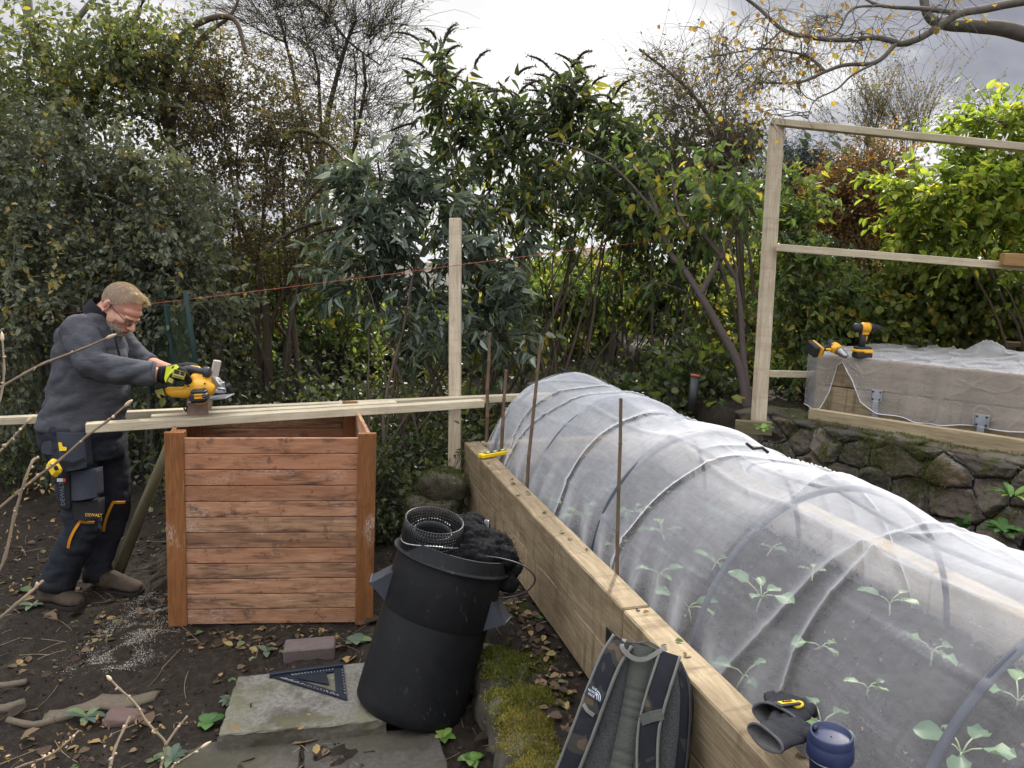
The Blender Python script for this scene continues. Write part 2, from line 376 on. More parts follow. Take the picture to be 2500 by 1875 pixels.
# ------------------------------------------------------------------ foliage library (numpy)
def unit(a): return a / np.maximum(np.linalg.norm(a, axis=-1, keepdims=True), 1e-9)
def leaf_arrays(Pn, D, Nn, Ln, Wd, fold=0.25, droop=0.25, shape='oval'):
    """leaf blades folded along the midrib. Pn base points, D direction, Nn face normal"""
    D = unit(D); S = unit(np.cross(D, Nn)); Nn = np.cross(S, D)
    if shape == 'oval': prof = [(0, 0, 0), (.3, .5, 0), (.68, .42, 0), (1, 0, 0)]
    elif shape == 'round': prof = [(0, 0, 0), (.22, .5, 0), (.7, .52, 0), (1, 0, 0)]
    else: prof = [(0, 0, 0), (.25, .5, 0), (.6, .36, 0), (1, 0, 0)]
    vs = []
    def pt(u, v):
        z = np.abs(v) * fold * Wd - droop * u * u * Ln
        return Pn + D * (u * Ln)[:, None] + S * (v * Wd)[:, None] + Nn * z[:, None]
    u1, w1 = prof[1][:2]; u2, w2 = prof[2][:2]
    vs = np.stack([pt(0, 0), pt(u1, w1), pt(u2, w2), pt(1, 0), pt(u2, -w2), pt(u1, -w1)], 1)
    n = len(Pn); base = (np.arange(n) * 6)[:, None]
    f = np.concatenate([base + np.array([[0, 1, 2, 3]]), base + np.array([[0, 3, 4, 5]])], 1).reshape(-1, 4)
    return vs.reshape(-1, 3), f
def leaf_obj(name, Pn, D, Nn, Ln, Wd, mat, parent=None, rnd=None, **kw):
    v, f = leaf_arrays(Pn, D, Nn, Ln, Wd, **kw)
    rnd = RS.rand(len(Pn)) if rnd is None else rnd
    return npobj(name, v, f, 4, mat, parent, rnd=np.repeat(rnd, 2))
def tubes_arrays(paths, rad, sides=4):
    """paths (m,k,3), rad (m,k)"""
    m_, k = rad.shape
    tg = np.empty_like(paths); tg[:, 1:-1] = paths[:, 2:] - paths[:, :-2]; tg[:, 0] = paths[:, 1] - paths[:, 0]; tg[:, -1] = paths[:, -1] - paths[:, -2]
    tg = unit(tg); ref = np.where(np.abs(tg[..., 2:3]) < .9, np.array([0, 0, 1.]), np.array([1., 0, 0]))
    a = unit(np.cross(tg, ref)); b = np.cross(tg, a)
    an = 2 * np.pi * np.arange(sides) / sides
    v = paths[:, :, None, :] + rad[:, :, None, None] * (a[:, :, None, :] * np.cos(an)[None, None, :, None] + b[:, :, None, :] * np.sin(an)[None, None, :, None])
    ln = np.concatenate([np.zeros((m_, 1)), np.cumsum(np.linalg.norm(np.diff(paths, axis=1), axis=2), 1)], 1)
    gp = np.stack([np.broadcast_to(ln[:, :, None] + np.arange(m_)[:, None, None] * 1.37, v.shape[:3]), rad[:, :, None] * np.cos(an) * 1.0 + 0 * v[..., 0], rad[:, :, None] * np.sin(an) + 0 * v[..., 0]], -1)
    i = np.arange(m_)[:, None, None] * k * sides + np.arange(k - 1)[None, :, None] * sides; j = np.arange(sides)[None, None, :]
    j2 = (j + 1) % sides
    f = np.stack([i + j, i + j2, i + sides + j2, i + sides + j], -1).reshape(-1, 4)
    return v.reshape(-1, 3), f, gp.reshape(-1, 3)
def tubes_obj(name, groups, mat, parent=None, sides=4):
    """groups: list of (paths, rad[, sides])"""
    av, af, ag, n = [], [], [], 0
    for gr in groups:
        if len(gr[0]) == 0: continue
        v, f, gp = tubes_arrays(np.asarray(gr[0], float), np.asarray(gr[1], float), gr[2] if len(gr) > 2 else sides)
        av.append(v); af.append(f + n); ag.append(gp); n += len(v)
    return npobj(name, np.concatenate(av), np.concatenate(af), 4, mat, parent, gp=np.concatenate(ag), smooth=True)
def curve3(p0, p1, p2, k):
    t = np.linspace(0, 1, k)[None, :, None]
    return p0[:, None] * (1 - t) ** 2 + p1[:, None] * 2 * t * (1 - t) + p2[:, None] * t * t
def blob(px, py, t, rxp, ryp, rd, w=1.0):
    """ellipsoidal region of a crown; radii given in photograph pixels at depth t, rd in metres"""
    return (np.array(P(px, py, t)), np.array([rxp * t / F, rd, ryp * t / F]), w)
def shrub(name, base, blobs, label, cat, lmat, bmat, nclust=120, twigs=7, leaves=9, leaf=(.06, .03), tl=.32, stems=6, stem_r=.02,
          up=0.5, droop=0.3, shape='oval', shell=2.2, wig=.06, twig_r=.0022, spread=1.0, group=None, twig_up=0.25, stem_parts=None,
          crown='foliage', seed=0, flat=0.5, leafdroop=.25, fold=.25, stem_spread=.12, twk=4, trunk='trunk'):
    """a woody plant: stems rise from the base into the crown regions, branches run to clusters, twigs carry the leaves"""
    rs = np.random.RandomState(seed + 100); base = np.array(base, float)
    root = thing(name, V(base), label, cat, group)
    w = np.array([b[2] for b in blobs], float); w /= w.sum()
    bi = rs.choice(len(blobs), nclust, p=w)
    d = unit(rs.randn(nclust, 3)); rr = rs.rand(nclust) ** (1 / shell)
    cc = np.array([blobs[i][0] for i in bi]); cr = np.array([blobs[i][1] for i in bi])
    cl = cc + d * rr[:, None] * cr
    cl[:, 2] = np.maximum(cl[:, 2], base[2] + .05)
    # stems
    sp, sr, nodes = [], [], []
    if stem_parts is not None:
        for pts, r_ in stem_parts:
            q = np.array(smooth_path(pts, 5)); n_ = len(q); sp.append(q[None]); ra = np.linspace(r_, r_ * .35, n_); sr.append(ra[None]); nodes.append(q[n_ // 4:])
    for i in range(stems):
        b0 = base + np.array([rs.randn() * stem_spread, rs.randn() * stem_spread * .6, -.05])
        k = rs.choice(nclust) if nclust else 0; tgt = cc[k] * .45 + cl[k] * .55
        mid = b0 * (1 - .5) + tgt * .5; mid = mid + np.array([rs.randn() * .08, rs.randn() * .08, abs(tgt[2] - b0[2]) * .12])
        q = curve3(b0[None], mid[None], tgt[None], 12)[0]
        q[1:-1] += np.cumsum(rs.randn(10, 3) * .012, 0)
        sp.append(q[None]); r_ = stem_r * (.6 + .6 * rs.rand()); sr.append(np.linspace(r_, r_ * .3, 12)[None]); nodes.append(q[4:])
    grp = [(a, b, 7) for a, b in zip(sp, sr)]
    nd = np.concatenate(nodes)
    # branches
    dist = np.linalg.norm(nd[None] - cl[:, None], axis=2) + np.maximum(0, nd[None, :, 2] - cl[:, None, 2] + .1) * .9 + rs.rand(nclust, len(nd)) * .25
    st = nd[np.argmin(dist, 1)]
    md = (st + cl) / 2 + rs.randn(nclust, 3) * .06; md[:, 2] += np.linalg.norm(cl - st, axis=1) * .18 * up
    br = curve3(st, md, cl, 6); br[:, 1:-1] += rs.randn(nclust, 4, 3) * .012
    bl = np.linalg.norm(cl - st, axis=1)
    r0_ = np.clip(bl * .009, .003, stem_r * .6)
    grp.append((br, r0_[:, None] * np.linspace(1, .45, 6)[None], 4))
    # twigs
    m_ = nclust * twigs; ci = np.repeat(np.arange(nclust), twigs)
    pos = br[ci, rs.randint(3, 6, m_)] 
    out = unit(cl - cc + 1e-6)[ci] * .5 + rs.randn(m_, 3) * .75 * spread + unit(br[:, -1] - br[:, -3])[ci] * .6
    out[:, 2] += twig_up; out = unit(out)
    ln = tl * (.45 + .9 * rs.rand(m_))
    e = pos + out * ln[:, None]; e[:, 2] -= droop * ln * rs.rand(m_)
    mid = (pos + e) / 2 + rs.randn(m_, 3) * wig * ln[:, None]; mid[:, 2] += .1 * ln
    tw = curve3(pos, mid, e, twk)
    if twk > 4: tw[:, 1:] += np.cumsum(rs.randn(m_, twk - 1, 3) * .03, 1) * ln[:, None, None]
    grp.append((tw, np.broadcast_to(np.linspace(1.2, .5, twk) * twig_r, (m_, twk)).copy(), 3))
    tubes_obj(trunk, grp, bmat, root)
    keep = 1.0
    if 0 < leaves < 1: keep, leaves = leaves, 1
    if leaves:
        nl = m_ * leaves; ti = np.repeat(np.arange(m_), leaves)
        u = np.clip((np.tile(np.arange(leaves), m_) + rs.rand(nl)) / leaves, 0.05, 1) ** .8
        k = u * (twk - 1); k0 = np.minimum(k.astype(int), twk - 2); fr = (k - k0)[:, None]
        pp = tw[ti, k0] * (1 - fr) + tw[ti, k0 + 1] * fr
        td = unit(tw[ti, k0 + 1] - tw[ti, k0])
        sd = rs.randn(nl, 3); sd = unit(sd - td * (sd * td).sum(1, keepdims=True))
        ld = unit(td * .55 + sd * .9 + np.array([0, 0, -leafdroop * 1.6]))
        nn = unit(np.array([0, 0, 1.]) * flat + rs.randn(nl, 3) * .5)
        sz = .6 + .6 * rs.rand(nl)
        rn = np.clip(.5 + .22 * rs.randn(nl) + np.repeat(np.repeat(rs.randn(nclust) * .16, twigs), leaves), 0, 1)
        kp = rs.rand(nl) < keep; pp, ld, nn, sz, rn = pp[kp], ld[kp], nn[kp], sz[kp], rn[kp]; nl = len(pp)
        leaf_obj(crown, pp, ld, nn, leaf[0] * sz, leaf[1] * sz * (.85 + .3 * rs.rand(nl)), lmat, root, rnd=rn, shape=shape, droop=leafdroop, fold=fold)
    return root, nd, tw
# ------------------------------------------------------------------ lie of the land
A = G(1133, 1078, .65); B_ = G(1887, 1875, .65)
dS = (B_ - A); dS.z = 0; dS.normalize(); nS = V((-dS.y, dS.x, 0))
def BP(s, q, z): return V((A.x + dS.x * s + nS.x * q, A.y + dS.y * s + nS.y * q, z))
W0 = G(1868, 1012, .80); W1 = G(2500, 1140, .80); wdv = (W1 - W0); wdv.z = 0; wdv.normalize(); wn = V((-wdv.y, wdv.x, 0))   # wn points to the terrace
def land(x, y, rough=True):
    x = np.asarray(x, float); y = np.asarray(y, float)
    s = (x - A.x) * dS.x + (y - A.y) * dS.y; q = (x - A.x) * nS.x + (y - A.y) * nS.y
    along = sstep(-.25, .1, s)
    z = .22 * sstep(-.36, -.16, q) * along + .10 * sstep(1.22, 1.32, q) * along
    back = sstep(5.0, 5.6, y)
    side = sstep(-.3, 1.5, x)
    z = z * (1 - back) + back * (.06 + .30 * side + .02 * np.clip(y - 5.6, 0, 8)) + (1 - back) * (1 - along) * (.25 * sstep(.2, 1.2, x))
    w = (x - W0.x) * wn.x + (y - W0.y) * wn.y
    u = (x - W0.x) * wdv.x + (y - W0.y) * wdv.y
    te = np.maximum(sstep(.02, .16, w) * sstep(-.45, -.3, u), sstep(4.86, 5.0, y) * sstep(1.25, 1.4, x))
    z = z * (1 - te) + .79 * te
    z = z - .05 * sstep(-.6, -1.6, x) * 0
    if rough:
        z = z + .012 * np.sin(x * 7.1 + 1.3 * np.sin(y * 5)) * np.sin(y * 6.3 + 2 * np.sin(x * 3.1)) + .006 * np.sin(x * 23 + y * 9) * np.sin(y * 27 - x * 5)
        near = np.exp(-((x + .6) ** 2 / .5 + (y - 2.6) ** 2 / .3)); z = z - .004 * near
    return z
def landz(x, y): return float(land(x, y))
def drop(p, dz=0.0): return V((p[0], p[1], landz(p[0], p[1]) + dz))
xs = np.concatenate([[-600, -200, -80, -40, -20, -12, -8, -6.5], np.arange(-5.5, 5.5, .035), [6.5, 8, 12, 20, 40, 80, 200, 600]])
ys = np.concatenate([[-600, -100, -20, -6, -2], np.arange(-.6, 8.2, .035), [9, 10, 12, 16, 24, 40, 80, 200, 800]])
XX, YY = np.meshgrid(xs, ys); ZZ = land(XX, YY)
ZZ += np.array([[(.012 * noise.noise(V((x * 7, y * 7, 2))) + .010 * abs(noise.noise(V((x * 19, y * 19, 4)))) + .006 * noise.noise(V((x * 41, y * 41, 6)))) if abs(x) < 5.4 and -.6 < y < 8 else 0 for x in xs] for y in ys])
ZZ += .004 * RS.randn(*ZZ.shape) * (np.abs(XX) < 5.4) * (YY < 8)
gv = np.stack([XX, YY, ZZ], -1).reshape(-1, 3); nx_, ny_ = len(xs), len(ys)
ii = (np.arange(ny_ - 1)[:, None] * nx_ + np.arange(nx_ - 1)[None]).reshape(-1)
gf = np.stack([ii, ii + 1, ii + 1 + nx_, ii + nx_], 1)
mt, nt, out = newmat('soil')
vec = coords(nt); a1 = nz(nt, vec, 3, 5, .6); a2 = nz(nt, vec, 28, 6, .7); a3 = nz(nt, vec, 160, 4, .7)
c = ramp(nt, a2, [(.3, (.010, .0075, .0055)), (.55, (.029, .021, .0145)), (.75, (.066, .049, .034))])
c = mixc(nt, ramp(nt, a1, [(.4, g(0)), (.65, g(.4))]), c, (.045, .038, .028))
c = mixc(nt, ramp(nt, a3, [(.62, g(0)), (.72, g(.6))]), c, (.17, .14, .10))
wet = ramp(nt, a1, [(.42, g(.62)), (.58, g(.95))]); principled(nt, out, c, wet, bump(nt, math_(nt, 'ADD', a2, math_(nt, 'MULTIPLY', a3, .6)), .9, .02), 0, .18)
M_soil = mt
gr = npobj('ground', gv, gf, 4, M_soil, smooth=True); gr['kind'] = 'structure'
# ------------------------------------------------------------------ timber materials
M_sleeper = wood('sleeper timber', (.22, .165, .095), (.40, .315, .20), tone=.12, dirt=.45, dirtcol=(.10, .065, .035), streak=8, cross=.75, bmp=.8)
M_sleepert = M_sleeper
M_batten = wood('new treated batten', (.44, .375, .25), (.62, .55, .40), tone=.07, knots=.9, dirt=.22, dirtcol=(.24, .18, .11), streak=7, cross=.18)
M_postw = wood('rough sawn post', (.42, .345, .24), (.58, .50, .37), tone=.06, dirt=.35, dirtcol=(.22, .15, .09), streak=7, cross=.3)
M_slat = wood('stained cedar slat', (.20, .10, .055), (.52, .315, .185), tone=.5, dirt=1.0, dirtcol=(.055, .034, .026), tint=(.36, .15, .075), streak=9, spots=.3, bmp=.5)
M_cpost = wood('stained corner post', (.19, .075, .025), (.29, .125, .045), tone=.08, dirt=.45, dirtcol=(.075, .035, .015), spots=.6, streak=11)
M_oldplank = wood('weathered plank', (.25, .20, .12), (.42, .34, .21), tone=.1, dirt=.25, streak=8)
M_stake = wood('weathered stake', (.11, .095, .05), (.19, .165, .095), tone=.05, dirt=.3, streak=6)
M_grey = plain('galvanised steel', (.45, .47, .50), .45, .7, .2, 60)
M_yel = plain('yellow tool plastic', (.72, .36, .015), .38, 0, .12, 25, .1, .5)
M_tool = plain('tool grip black', (.018, .018, .02), .55, 0, .3, 40, .2, .4); M_chuck = plain('chuck metal', (.30, .30, .31), .35, .8, .15, 60)
M_blackp = plain('black plastic', (.008, .0085, .010), .5, 0, .35, 30, .2, .45)
# ------------------------------------------------------------------ long raised bed of sleepers, soil and the netted tunnel
bed = thing('raised_bed', BP(0, 0, .25), 'long raised bed of sawn timber sleepers, two courses high, under the netted tunnel', 'raised bed')
def sleeper(s0, s1, q, z0, lab=None, cross=False, q1=None):
    mb = MB()
    if not cross: mb.beam(BP(s0, q, z0 + .1), BP(s1, q, z0 + .1), .1, .197, bev=.005, n=10, jit=.0018)
    else: mb.beam(BP(s0, q, z0 + .1), BP(s0, q1, z0 + .1), .1, .197, bev=.005, n=6, jit=.0018)
    return mb.build('sleeper', M_sleeper, bed, lab)
for (s0, s1) in ((0, 2.394), (2.404, 4.8)): sleeper(s0, s1, .05, .45); sleeper(s0, s1, 1.27, .45)
for (s0, s1) in ((0, 1.35), (1.353, 3.75), (3.753, 4.8)): sleeper(s0, s1, .052, .25)
sleeper(0, 4.8, 1.268, .25)
for z0 in (.25, .45): sleeper(.05, 0, .103, z0, cross=True, q1=1.217); sleeper(4.75, 0, .103, z0, cross=True, q1=1.217)
# soil in the bed
ss = np.arange(.1, 4.71, .022); qq = np.arange(.1, 1.22, .022); S2, Q2 = np.meshgrid(ss, qq)
Z2 = .50 + .018 * np.sin(S2 * 8) * np.sin(Q2 * 11 + S2) + .010 * RS.randn(*S2.shape) + .02 * np.cos((Q2 - .65) * 2.5)
gv = np.stack([A.x + dS.x * S2 + nS.x * Q2, A.y + dS.y * S2 + nS.y * Q2, Z2], -1).reshape(-1, 3)
a_, b_ = len(ss), len(qq); ii = (np.arange(b_ - 1)[:, None] * a_ + np.arange(a_ - 1)[None]).reshape(-1)
mt, nt, out = newmat('compost'); vec = coords(nt); a2 = nz(nt, vec, 35, 6, .7); a3 = nz(nt, vec, 220, 3, .7)
c = ramp(nt, a2, [(.3, (.009, .0075, .007)), (.7, (.032, .027, .024))]); c = mixc(nt, ramp(nt, a3, [(.64, g(0)), (.72, g(.7))]), c, (.23, .19, .15))
principled(nt, out, c, .95, bump(nt, a2, .9, .02), 0, .15)
o = npobj('bed_soil', gv, np.stack([ii, ii + 1, ii + 1 + a_, ii + a_], 1), 4, mt, smooth=True); o['kind'] = 'structure'
n_ = 2200; s_r = RS.uniform(.12, 4.6, n_); q_r = RS.uniform(.12, 1.18, n_); sz_ = RS.uniform(.004, .016, n_)
tag(leaf_obj('soil_crumbs', np.stack([A.x + dS.x * s_r + nS.x * q_r, A.y + dS.y * s_r + nS.y * q_r, np.full(n_, .525)], -1), RS.randn(n_, 3), RS.randn(n_, 3), sz_, sz_ * .8, leafmat('bed crumb', [(0, (.02, .016, .013)), (.75, (.07, .055, .042)), (.93, (.20, .15, .10)), (1, (.38, .28, .18))], .02, 1, .95, .1), None, fold=.7), 'crumbs and bits of straw on the soil under the net', None, None, 'stuff')
# tunnel
tun = thing('net_tunnel', BP(2.3, .65, .5), 'long hooped tunnel of fine white insect netting over the raised bed', 'net tunnel')
M_pipe = plain('hoop pipe', (.045, .052, .068), .5, 0, .15, 20)
HS = [.12, .93, 1.75, 2.57, 3.42, 4.25]; HH, HW, HC = .60, .52, .65
def arc(s, th, k=1.0, dq=0.0): return BP(s, HC - (HW * k + dq) * math.cos(th), .47 + HH * k * math.sin(th) ** .92)
for i, s in enumerate(HS):
    pts = [arc(s + .02 * math.cos(th), th, .975) for th in [math.pi * (k / 40) for k in range(41)]]
    MB().tube(pts, .0105, 8).build('hoop', M_pipe, tun)
for i in range(5):
    MB().tube([arc(HS[i] + (HS[i + 1] - HS[i]) * k / 8, math.pi / 2, .965 - .06 * math.sin(math.pi * k / 8)) for k in range(9)], .008, 8).build('ridge_bar', M_pipe, tun)
NSs, NT = 620, 150
sv = np.linspace(.10, 4.55, NSs); tv = np.linspace(0, np.pi, NT); SG, TG = np.meshgrid(sv, tv)
ph = np.zeros_like(SG)
hs = np.array(HS); idx = np.clip(np.searchsorted(hs, SG) - 1, 0, len(hs) - 2); fr = np.clip((SG - hs[idx]) / (hs[idx + 1] - hs[idx]), 0, 1)
sag = 1 - .055 * np.sin(np.pi * fr) ** 1.2 * (.5 + .5 * np.sin(TG)) - .012 * np.sin(2 * np.pi * fr + TG * 3)
kk = np.where(SG < hs[0], 1.0, sag)
rng = np.random.RandomState(5)
wr = np.zeros_like(SG)
def crease(s0, amp, wid, tilt, wob, ph_, lo=.0, hi=np.pi):
    c_ = s0 + tilt * (TG - 1.57) + wob * np.sin(TG * 2.3 + ph_) + wob * .5 * np.sin(TG * 5.1 + ph_ * 2)
    x = (SG - c_) / wid
    return amp * np.exp(-np.abs(x) ** 1.15) * sstep(lo - .25, lo + .15, TG) * (1 - sstep(hi - .2, hi + .2, TG))
for s0 in (.42, .66, 1.36, 2.12, 2.98, 3.72):
    wr += crease(s0 + rng.randn() * .03, .015 + .010 * rng.rand(), .007 + .005 * rng.rand(), rng.randn() * .07, .02 + .02 * rng.rand(), rng.rand() * 6)
for k in range(11):     # short slanting tension folds that start at the hoops and the foot
    wr += crease(rng.uniform(.2, 4.5), .006 + .010 * rng.rand(), .016 + .02 * rng.rand(), rng.randn() * .30, .02, rng.rand() * 6, rng.uniform(0, 1.6), rng.uniform(1.2, 3.1))
for k in range(9):      # lengthwise folds from folding the net away
    t0 = rng.uniform(.3, 2.8); wr += (.006 + .006 * rng.rand()) * np.exp(-np.abs((TG - t0 - .06 * np.sin(SG * 2.2 + k)) / .02) ** 1.3) * (.5 + .5 * np.sin(SG * 1.7 + k * 1.9))
low = np.exp(-(TG / .35) ** 2)
foot = low * (.014 * np.sin(SG * 13 + 2 * np.sin(SG * 5)) + .014 * np.sin(SG * 31 + TG * 6 + 3 * np.sin(SG * 3)))
und = .012 * np.sin(SG * 6 + 3 * np.sin(TG * 2)) * np.sin(TG * 4 + SG)
dd = wr + und + foot * .8
ct, sn = np.cos(TG), np.maximum(np.sin(TG), 0) ** .92
Qn = HC - (HW * kk + dd * np.abs(ct)) * ct - low * .015; Zn = .475 + (HH * kk + dd) * sn + low * .01 + .02 * low * np.abs(np.sin(SG * 23))
Sn = SG + foot * .3
gv = np.stack([A.x + dS.x * Sn + nS.x * Qn, A.y + dS.y * Sn + nS.y * Qn, Zn], -1).reshape(-1, 3)
ii = (np.arange(NT - 1)[:, None] * NSs + np.arange(NSs - 1)[None]).reshape(-1)
faces = np.stack([ii, ii + 1, ii + 1 + NSs, ii + NSs], 1)
# closed far end: the net is gathered down from the last hoop
NR = 40; rr_ = np.linspace(0, 1, NR); RR, TT = np.meshgrid(rr_, tv)
fold = .018 * np.sin(TT * 26 + 3 * np.sin(TT * 4)) * RR + .02 * np.sin(TT * 9)
Qe = HC - HW * (1 - RR * .85) * np.cos(TT) * (1 + fold * .3) - RR * .25; Ze = .475 + HH * (1 - RR ** 1.4 * .97) * np.maximum(np.sin(TT), 0) ** .92
Se = .10 - .14 * np.sin(RR * 1.9) + fold * .8 * np.sin(RR * 3.1)
ev = np.stack([A.x + dS.x * Se + nS.x * Qe, A.y + dS.y * Se + nS.y * Qe, Ze + .003], -1).reshape(-1, 3)
ie = (np.arange(NT - 1)[:, None] * NR + np.arange(NR - 1)[None]).reshape(-1) 
ef = np.stack([ie, ie + 1, ie + 1 + NR, ie + NR], 1) + len(gv)
M_net = netmat('insect netting', .10, .95, (.78, .79, .82), pw=1.4, weave=True)
npobj('netting', np.concatenate([gv, ev]), np.concatenate([faces, ef]), 4, M_net, tun, smooth=True, gp=np.concatenate([np.stack([SG + 2, TG * .55 + 3, 0 * SG], -1).reshape(-1, 3), np.stack([RR * .5 + 1, TT * .55 + 3, 0 * RR], -1).reshape(-1, 3)]))
M_clip = plain('clip plastic', (.02, .02, .022), .5)
for s in (.12, 2.15):
    mb = MB(); mb.tube([arc(s, 1.62, 1.0), arc(s, 1.57, 1.03), arc(s, 1.5, 1.03), arc(s, 1.45, 1.07)], .006, 6); mb.build('net_clip', M_clip, tun)
for s in (1.75, 2.57):
    c0 = BP(s, HC - HW * .985, .505); mb = MB(); mb.tube([c0 + V((0, 0, -.012)), c0 + V((0, 0, .012))], .017, 10); mb.build('net_clip', M_clip, tun)
# seedlings in three rows
M_seed = leafmat('brassica leaf', [(0, (.07, .14, .07)), (.5, (.12, .23, .11)), (1, (.21, .33, .13))], .3, 1.3)
M_sstem = plain('brassica stem', (.30, .36, .20), .6)
rows = {'front sleeper': (.27, [.55, .95, 1.3, 1.62, 1.98, 2.32, 2.72, 3.05, 3.45, 3.85]), 'middle of the bed': (.58, [.5, .88, 1.22, 1.58, 1.95, 2.26, 2.52, 2.85, 3.22, 3.62]), 'back sleeper': (.95, [.6, 1.0, 1.4, 1.8, 2.1, 2.45, 2.72, 3.0, 3.3])}
ordn = ['nearest', 'second', 'third', 'fourth', 'fifth', 'sixth', 'seventh', 'eighth', 'ninth', 'tenth']
rs = np.random.RandomState(21)
for rname, (q, sl_) in rows.items():
    for k, s in enumerate(sorted(sl_, reverse=True)):
        b = BP(s + rs.randn() * .03, q + rs.randn() * .035, .505); nlv = rs.randint(3, 6); big = rs.uniform(.6, 1.15)
        w_ = 'the nearest' if k == 0 else 'the ' + ordn[k]
        t = thing('seedling', b, f'cabbage seedling under net, {w_} from the cup in the row along the {rname}' if rname != 'middle of the bed' else f'cabbage seedling under net, {w_} from the cup in the middle row', 'seedling', 'cabbage seedlings under the net')
        top = b + V((rs.randn() * .02, rs.randn() * .02, .06 * big))
        mb = MB(); mb.tube([b - V((0, 0, .01)), (b + top) / 2 + V((rs.randn() * .004, 0, 0)), top], .003, 5); tips = []
        for i in range(nlv):
            an = i * 2.4 + rs.rand() * .8; dr = V((math.cos(an), math.sin(an), rs.uniform(.25, .9))).normalized()
            e = top + dr * rs.uniform(.03, .06) * big; mb.tube([top, (top + e) / 2 + V((0, 0, .006)), e], .0022, 4); tips.append((e, dr))
        mb.build('stem', M_sstem, t)
        for e, dr in tips:
            lw_ = rs.uniform(.32, .52); ln = rs.uniform(.032, .078) * big; dd_ = (dr + V((0, 0, -.25))).normalized(); side = dd_.cross(V((0, 0, 1))).normalized(); up_ = side.cross(dd_)
            mb = MB(); rings = []
            for u, w_ in ((0, .08), (.2, .62), (.45, .98), (.7, .92), (.9, .55), (1, .12)):
                c0 = e + dd_ * (u * ln) - up_ * (.25 * u * u * ln); hw = w_ * ln * lw_; wv = rs.randn() * .005
                rings.append([c0 - side * hw + up_ * (.2 * hw + wv), c0 - side * hw * .5, c0 + up_ * -.0015, c0 + side * hw * .5, c0 + side * hw + up_ * (.2 * hw - wv)])
            mb.loft(rings, closed=False, r=rs.rand()); mb.build('leaf', M_seed, t)
# ------------------------------------------------------------------ bamboo canes
M_cane = bark('bamboo cane', (.075, .045, .028), (.15, .10, .06), 25)
for (bx, by, tx, ty, lab) in ((1187, 1085, 1195, 815, 'thin bamboo cane at the far corner of the bed, leftmost cane'), (1221, 1112, 1236, 905, 'short bamboo cane standing beside the yellow level'),
                            (1284, 1182, 1321, 838, 'slanting bamboo cane between the yellow level and the netted hump'), (1506, 1408, 1517, 976, 'thick near bamboo cane in front of the netting, beside the backpack')):
    b = G(bx, by, .635); t_ = (b - CAM).dot(fw); tp = P(tx, ty, t_ + .02); mb = MB(); L0 = (tp - b).length; k_ = max(3, int(L0 / .14))
    r_ = 4.6 * t_ / F if by > 1300 else 4.2 * t_ / F
    pts, rad = [], []
    for i in range(k_ + 1):
        c0 = b - V((0, 0, .10 if i == 0 else 0)) + (tp - b) * (i / k_) + V((random.uniform(-.003, .003), 0, 0))
        for dz, kr in ((-.006, 1), (0, 1.22), (.006, 1)): pts.append(c0 + (tp - b).normalized() * dz); rad.append(r_ * kr * (1.05 - .15 * i / k_))
    mb.tube(pts, rad, 8); tag(mb.build('bamboo_cane', M_cane), lab, 'bamboo cane', 'bamboo canes along the bed')
# ------------------------------------------------------------------ slatted compost bin
FL = G(413, 1530, 0.0); FR = G(904, 1524, 0.0)
ex = (FR - FL); ex.z = 0; CW = ex.length; ex.normalize(); ey = V((-.25 - ex.y, ex.x, 0)).normalized()   # the bin has racked out of square
ez = (V((0, 0, 1)) + ex * .035).normalized()
CD = .80; CH = .955
def C_(x, y, z): return FL + ex * x + ey * y + ez * z
crate = thing('compost_bin', C_(CW / 2, CD / 2, 0), 'square compost bin of reddish stained horizontal slats with four corner posts', 'compost bin')
pw = .084
for (x, y, h, m_) in ((pw / 2, .012, CH, 1), (CW - pw / 2 + .012, .012, CH - .005, 1), (pw / 2 + .02, CD - .02, CH + .0, 1), (CW - pw / 2, CD - .02, CH + .01, 1)):
    MB().beam(C_(x, y, 0), C_(x, y, h), pw, .03, ey, .002).build('corner_post', M_cpost, crate)
for (x, y, h) in ((pw / 2 + .016, .055, CH - .002), (CW - pw / 2 + .004, .055, CH - .03), (pw / 2 + .02, CD - .06, CH - .01), (CW - pw / 2 - .01, CD - .06, CH - .01)):
    MB().beam(C_(x, y, .0), C_(x, y, h), .06, .045, ey, .002).build('inner_batten', M_cpost, crate)
ns = 12; hsl = (CH - .03) / ns
for i in range(ns):
    z = hsl * (i + .5) + .002
    rr_ = [.45, .55, .6, .42, .62, .30, .55, .75, .22, .38, .66, .5][i]
    MB().beam(C_(pw - .012, .024, z), C_(CW - pw + .02, .024, z), .019, hsl - .0032, ez, .0025, 6, .0012, r=rr_).build('slat', M_slat, crate)
    MB().beam(C_(pw - .012, CD - .04, z - .035), C_(CW - pw + .02, CD - .04, z - .035), .019, hsl - .0035, ez, .003).build('slat', M_slat, crate)
    if i % 1 == 0:
        MB().beam(C_(.012, .08, z - .0), C_(.012, CD - .08, z - .0), .019, hsl - .0035, ez, .003).build('slat', M_slat, crate)
        MB().beam(C_(CW - .008, .08, z - .0), C_(CW - .008, CD - .08, z - .0), .019, hsl - .0035, ez, .003).build('slat', M_slat, crate)
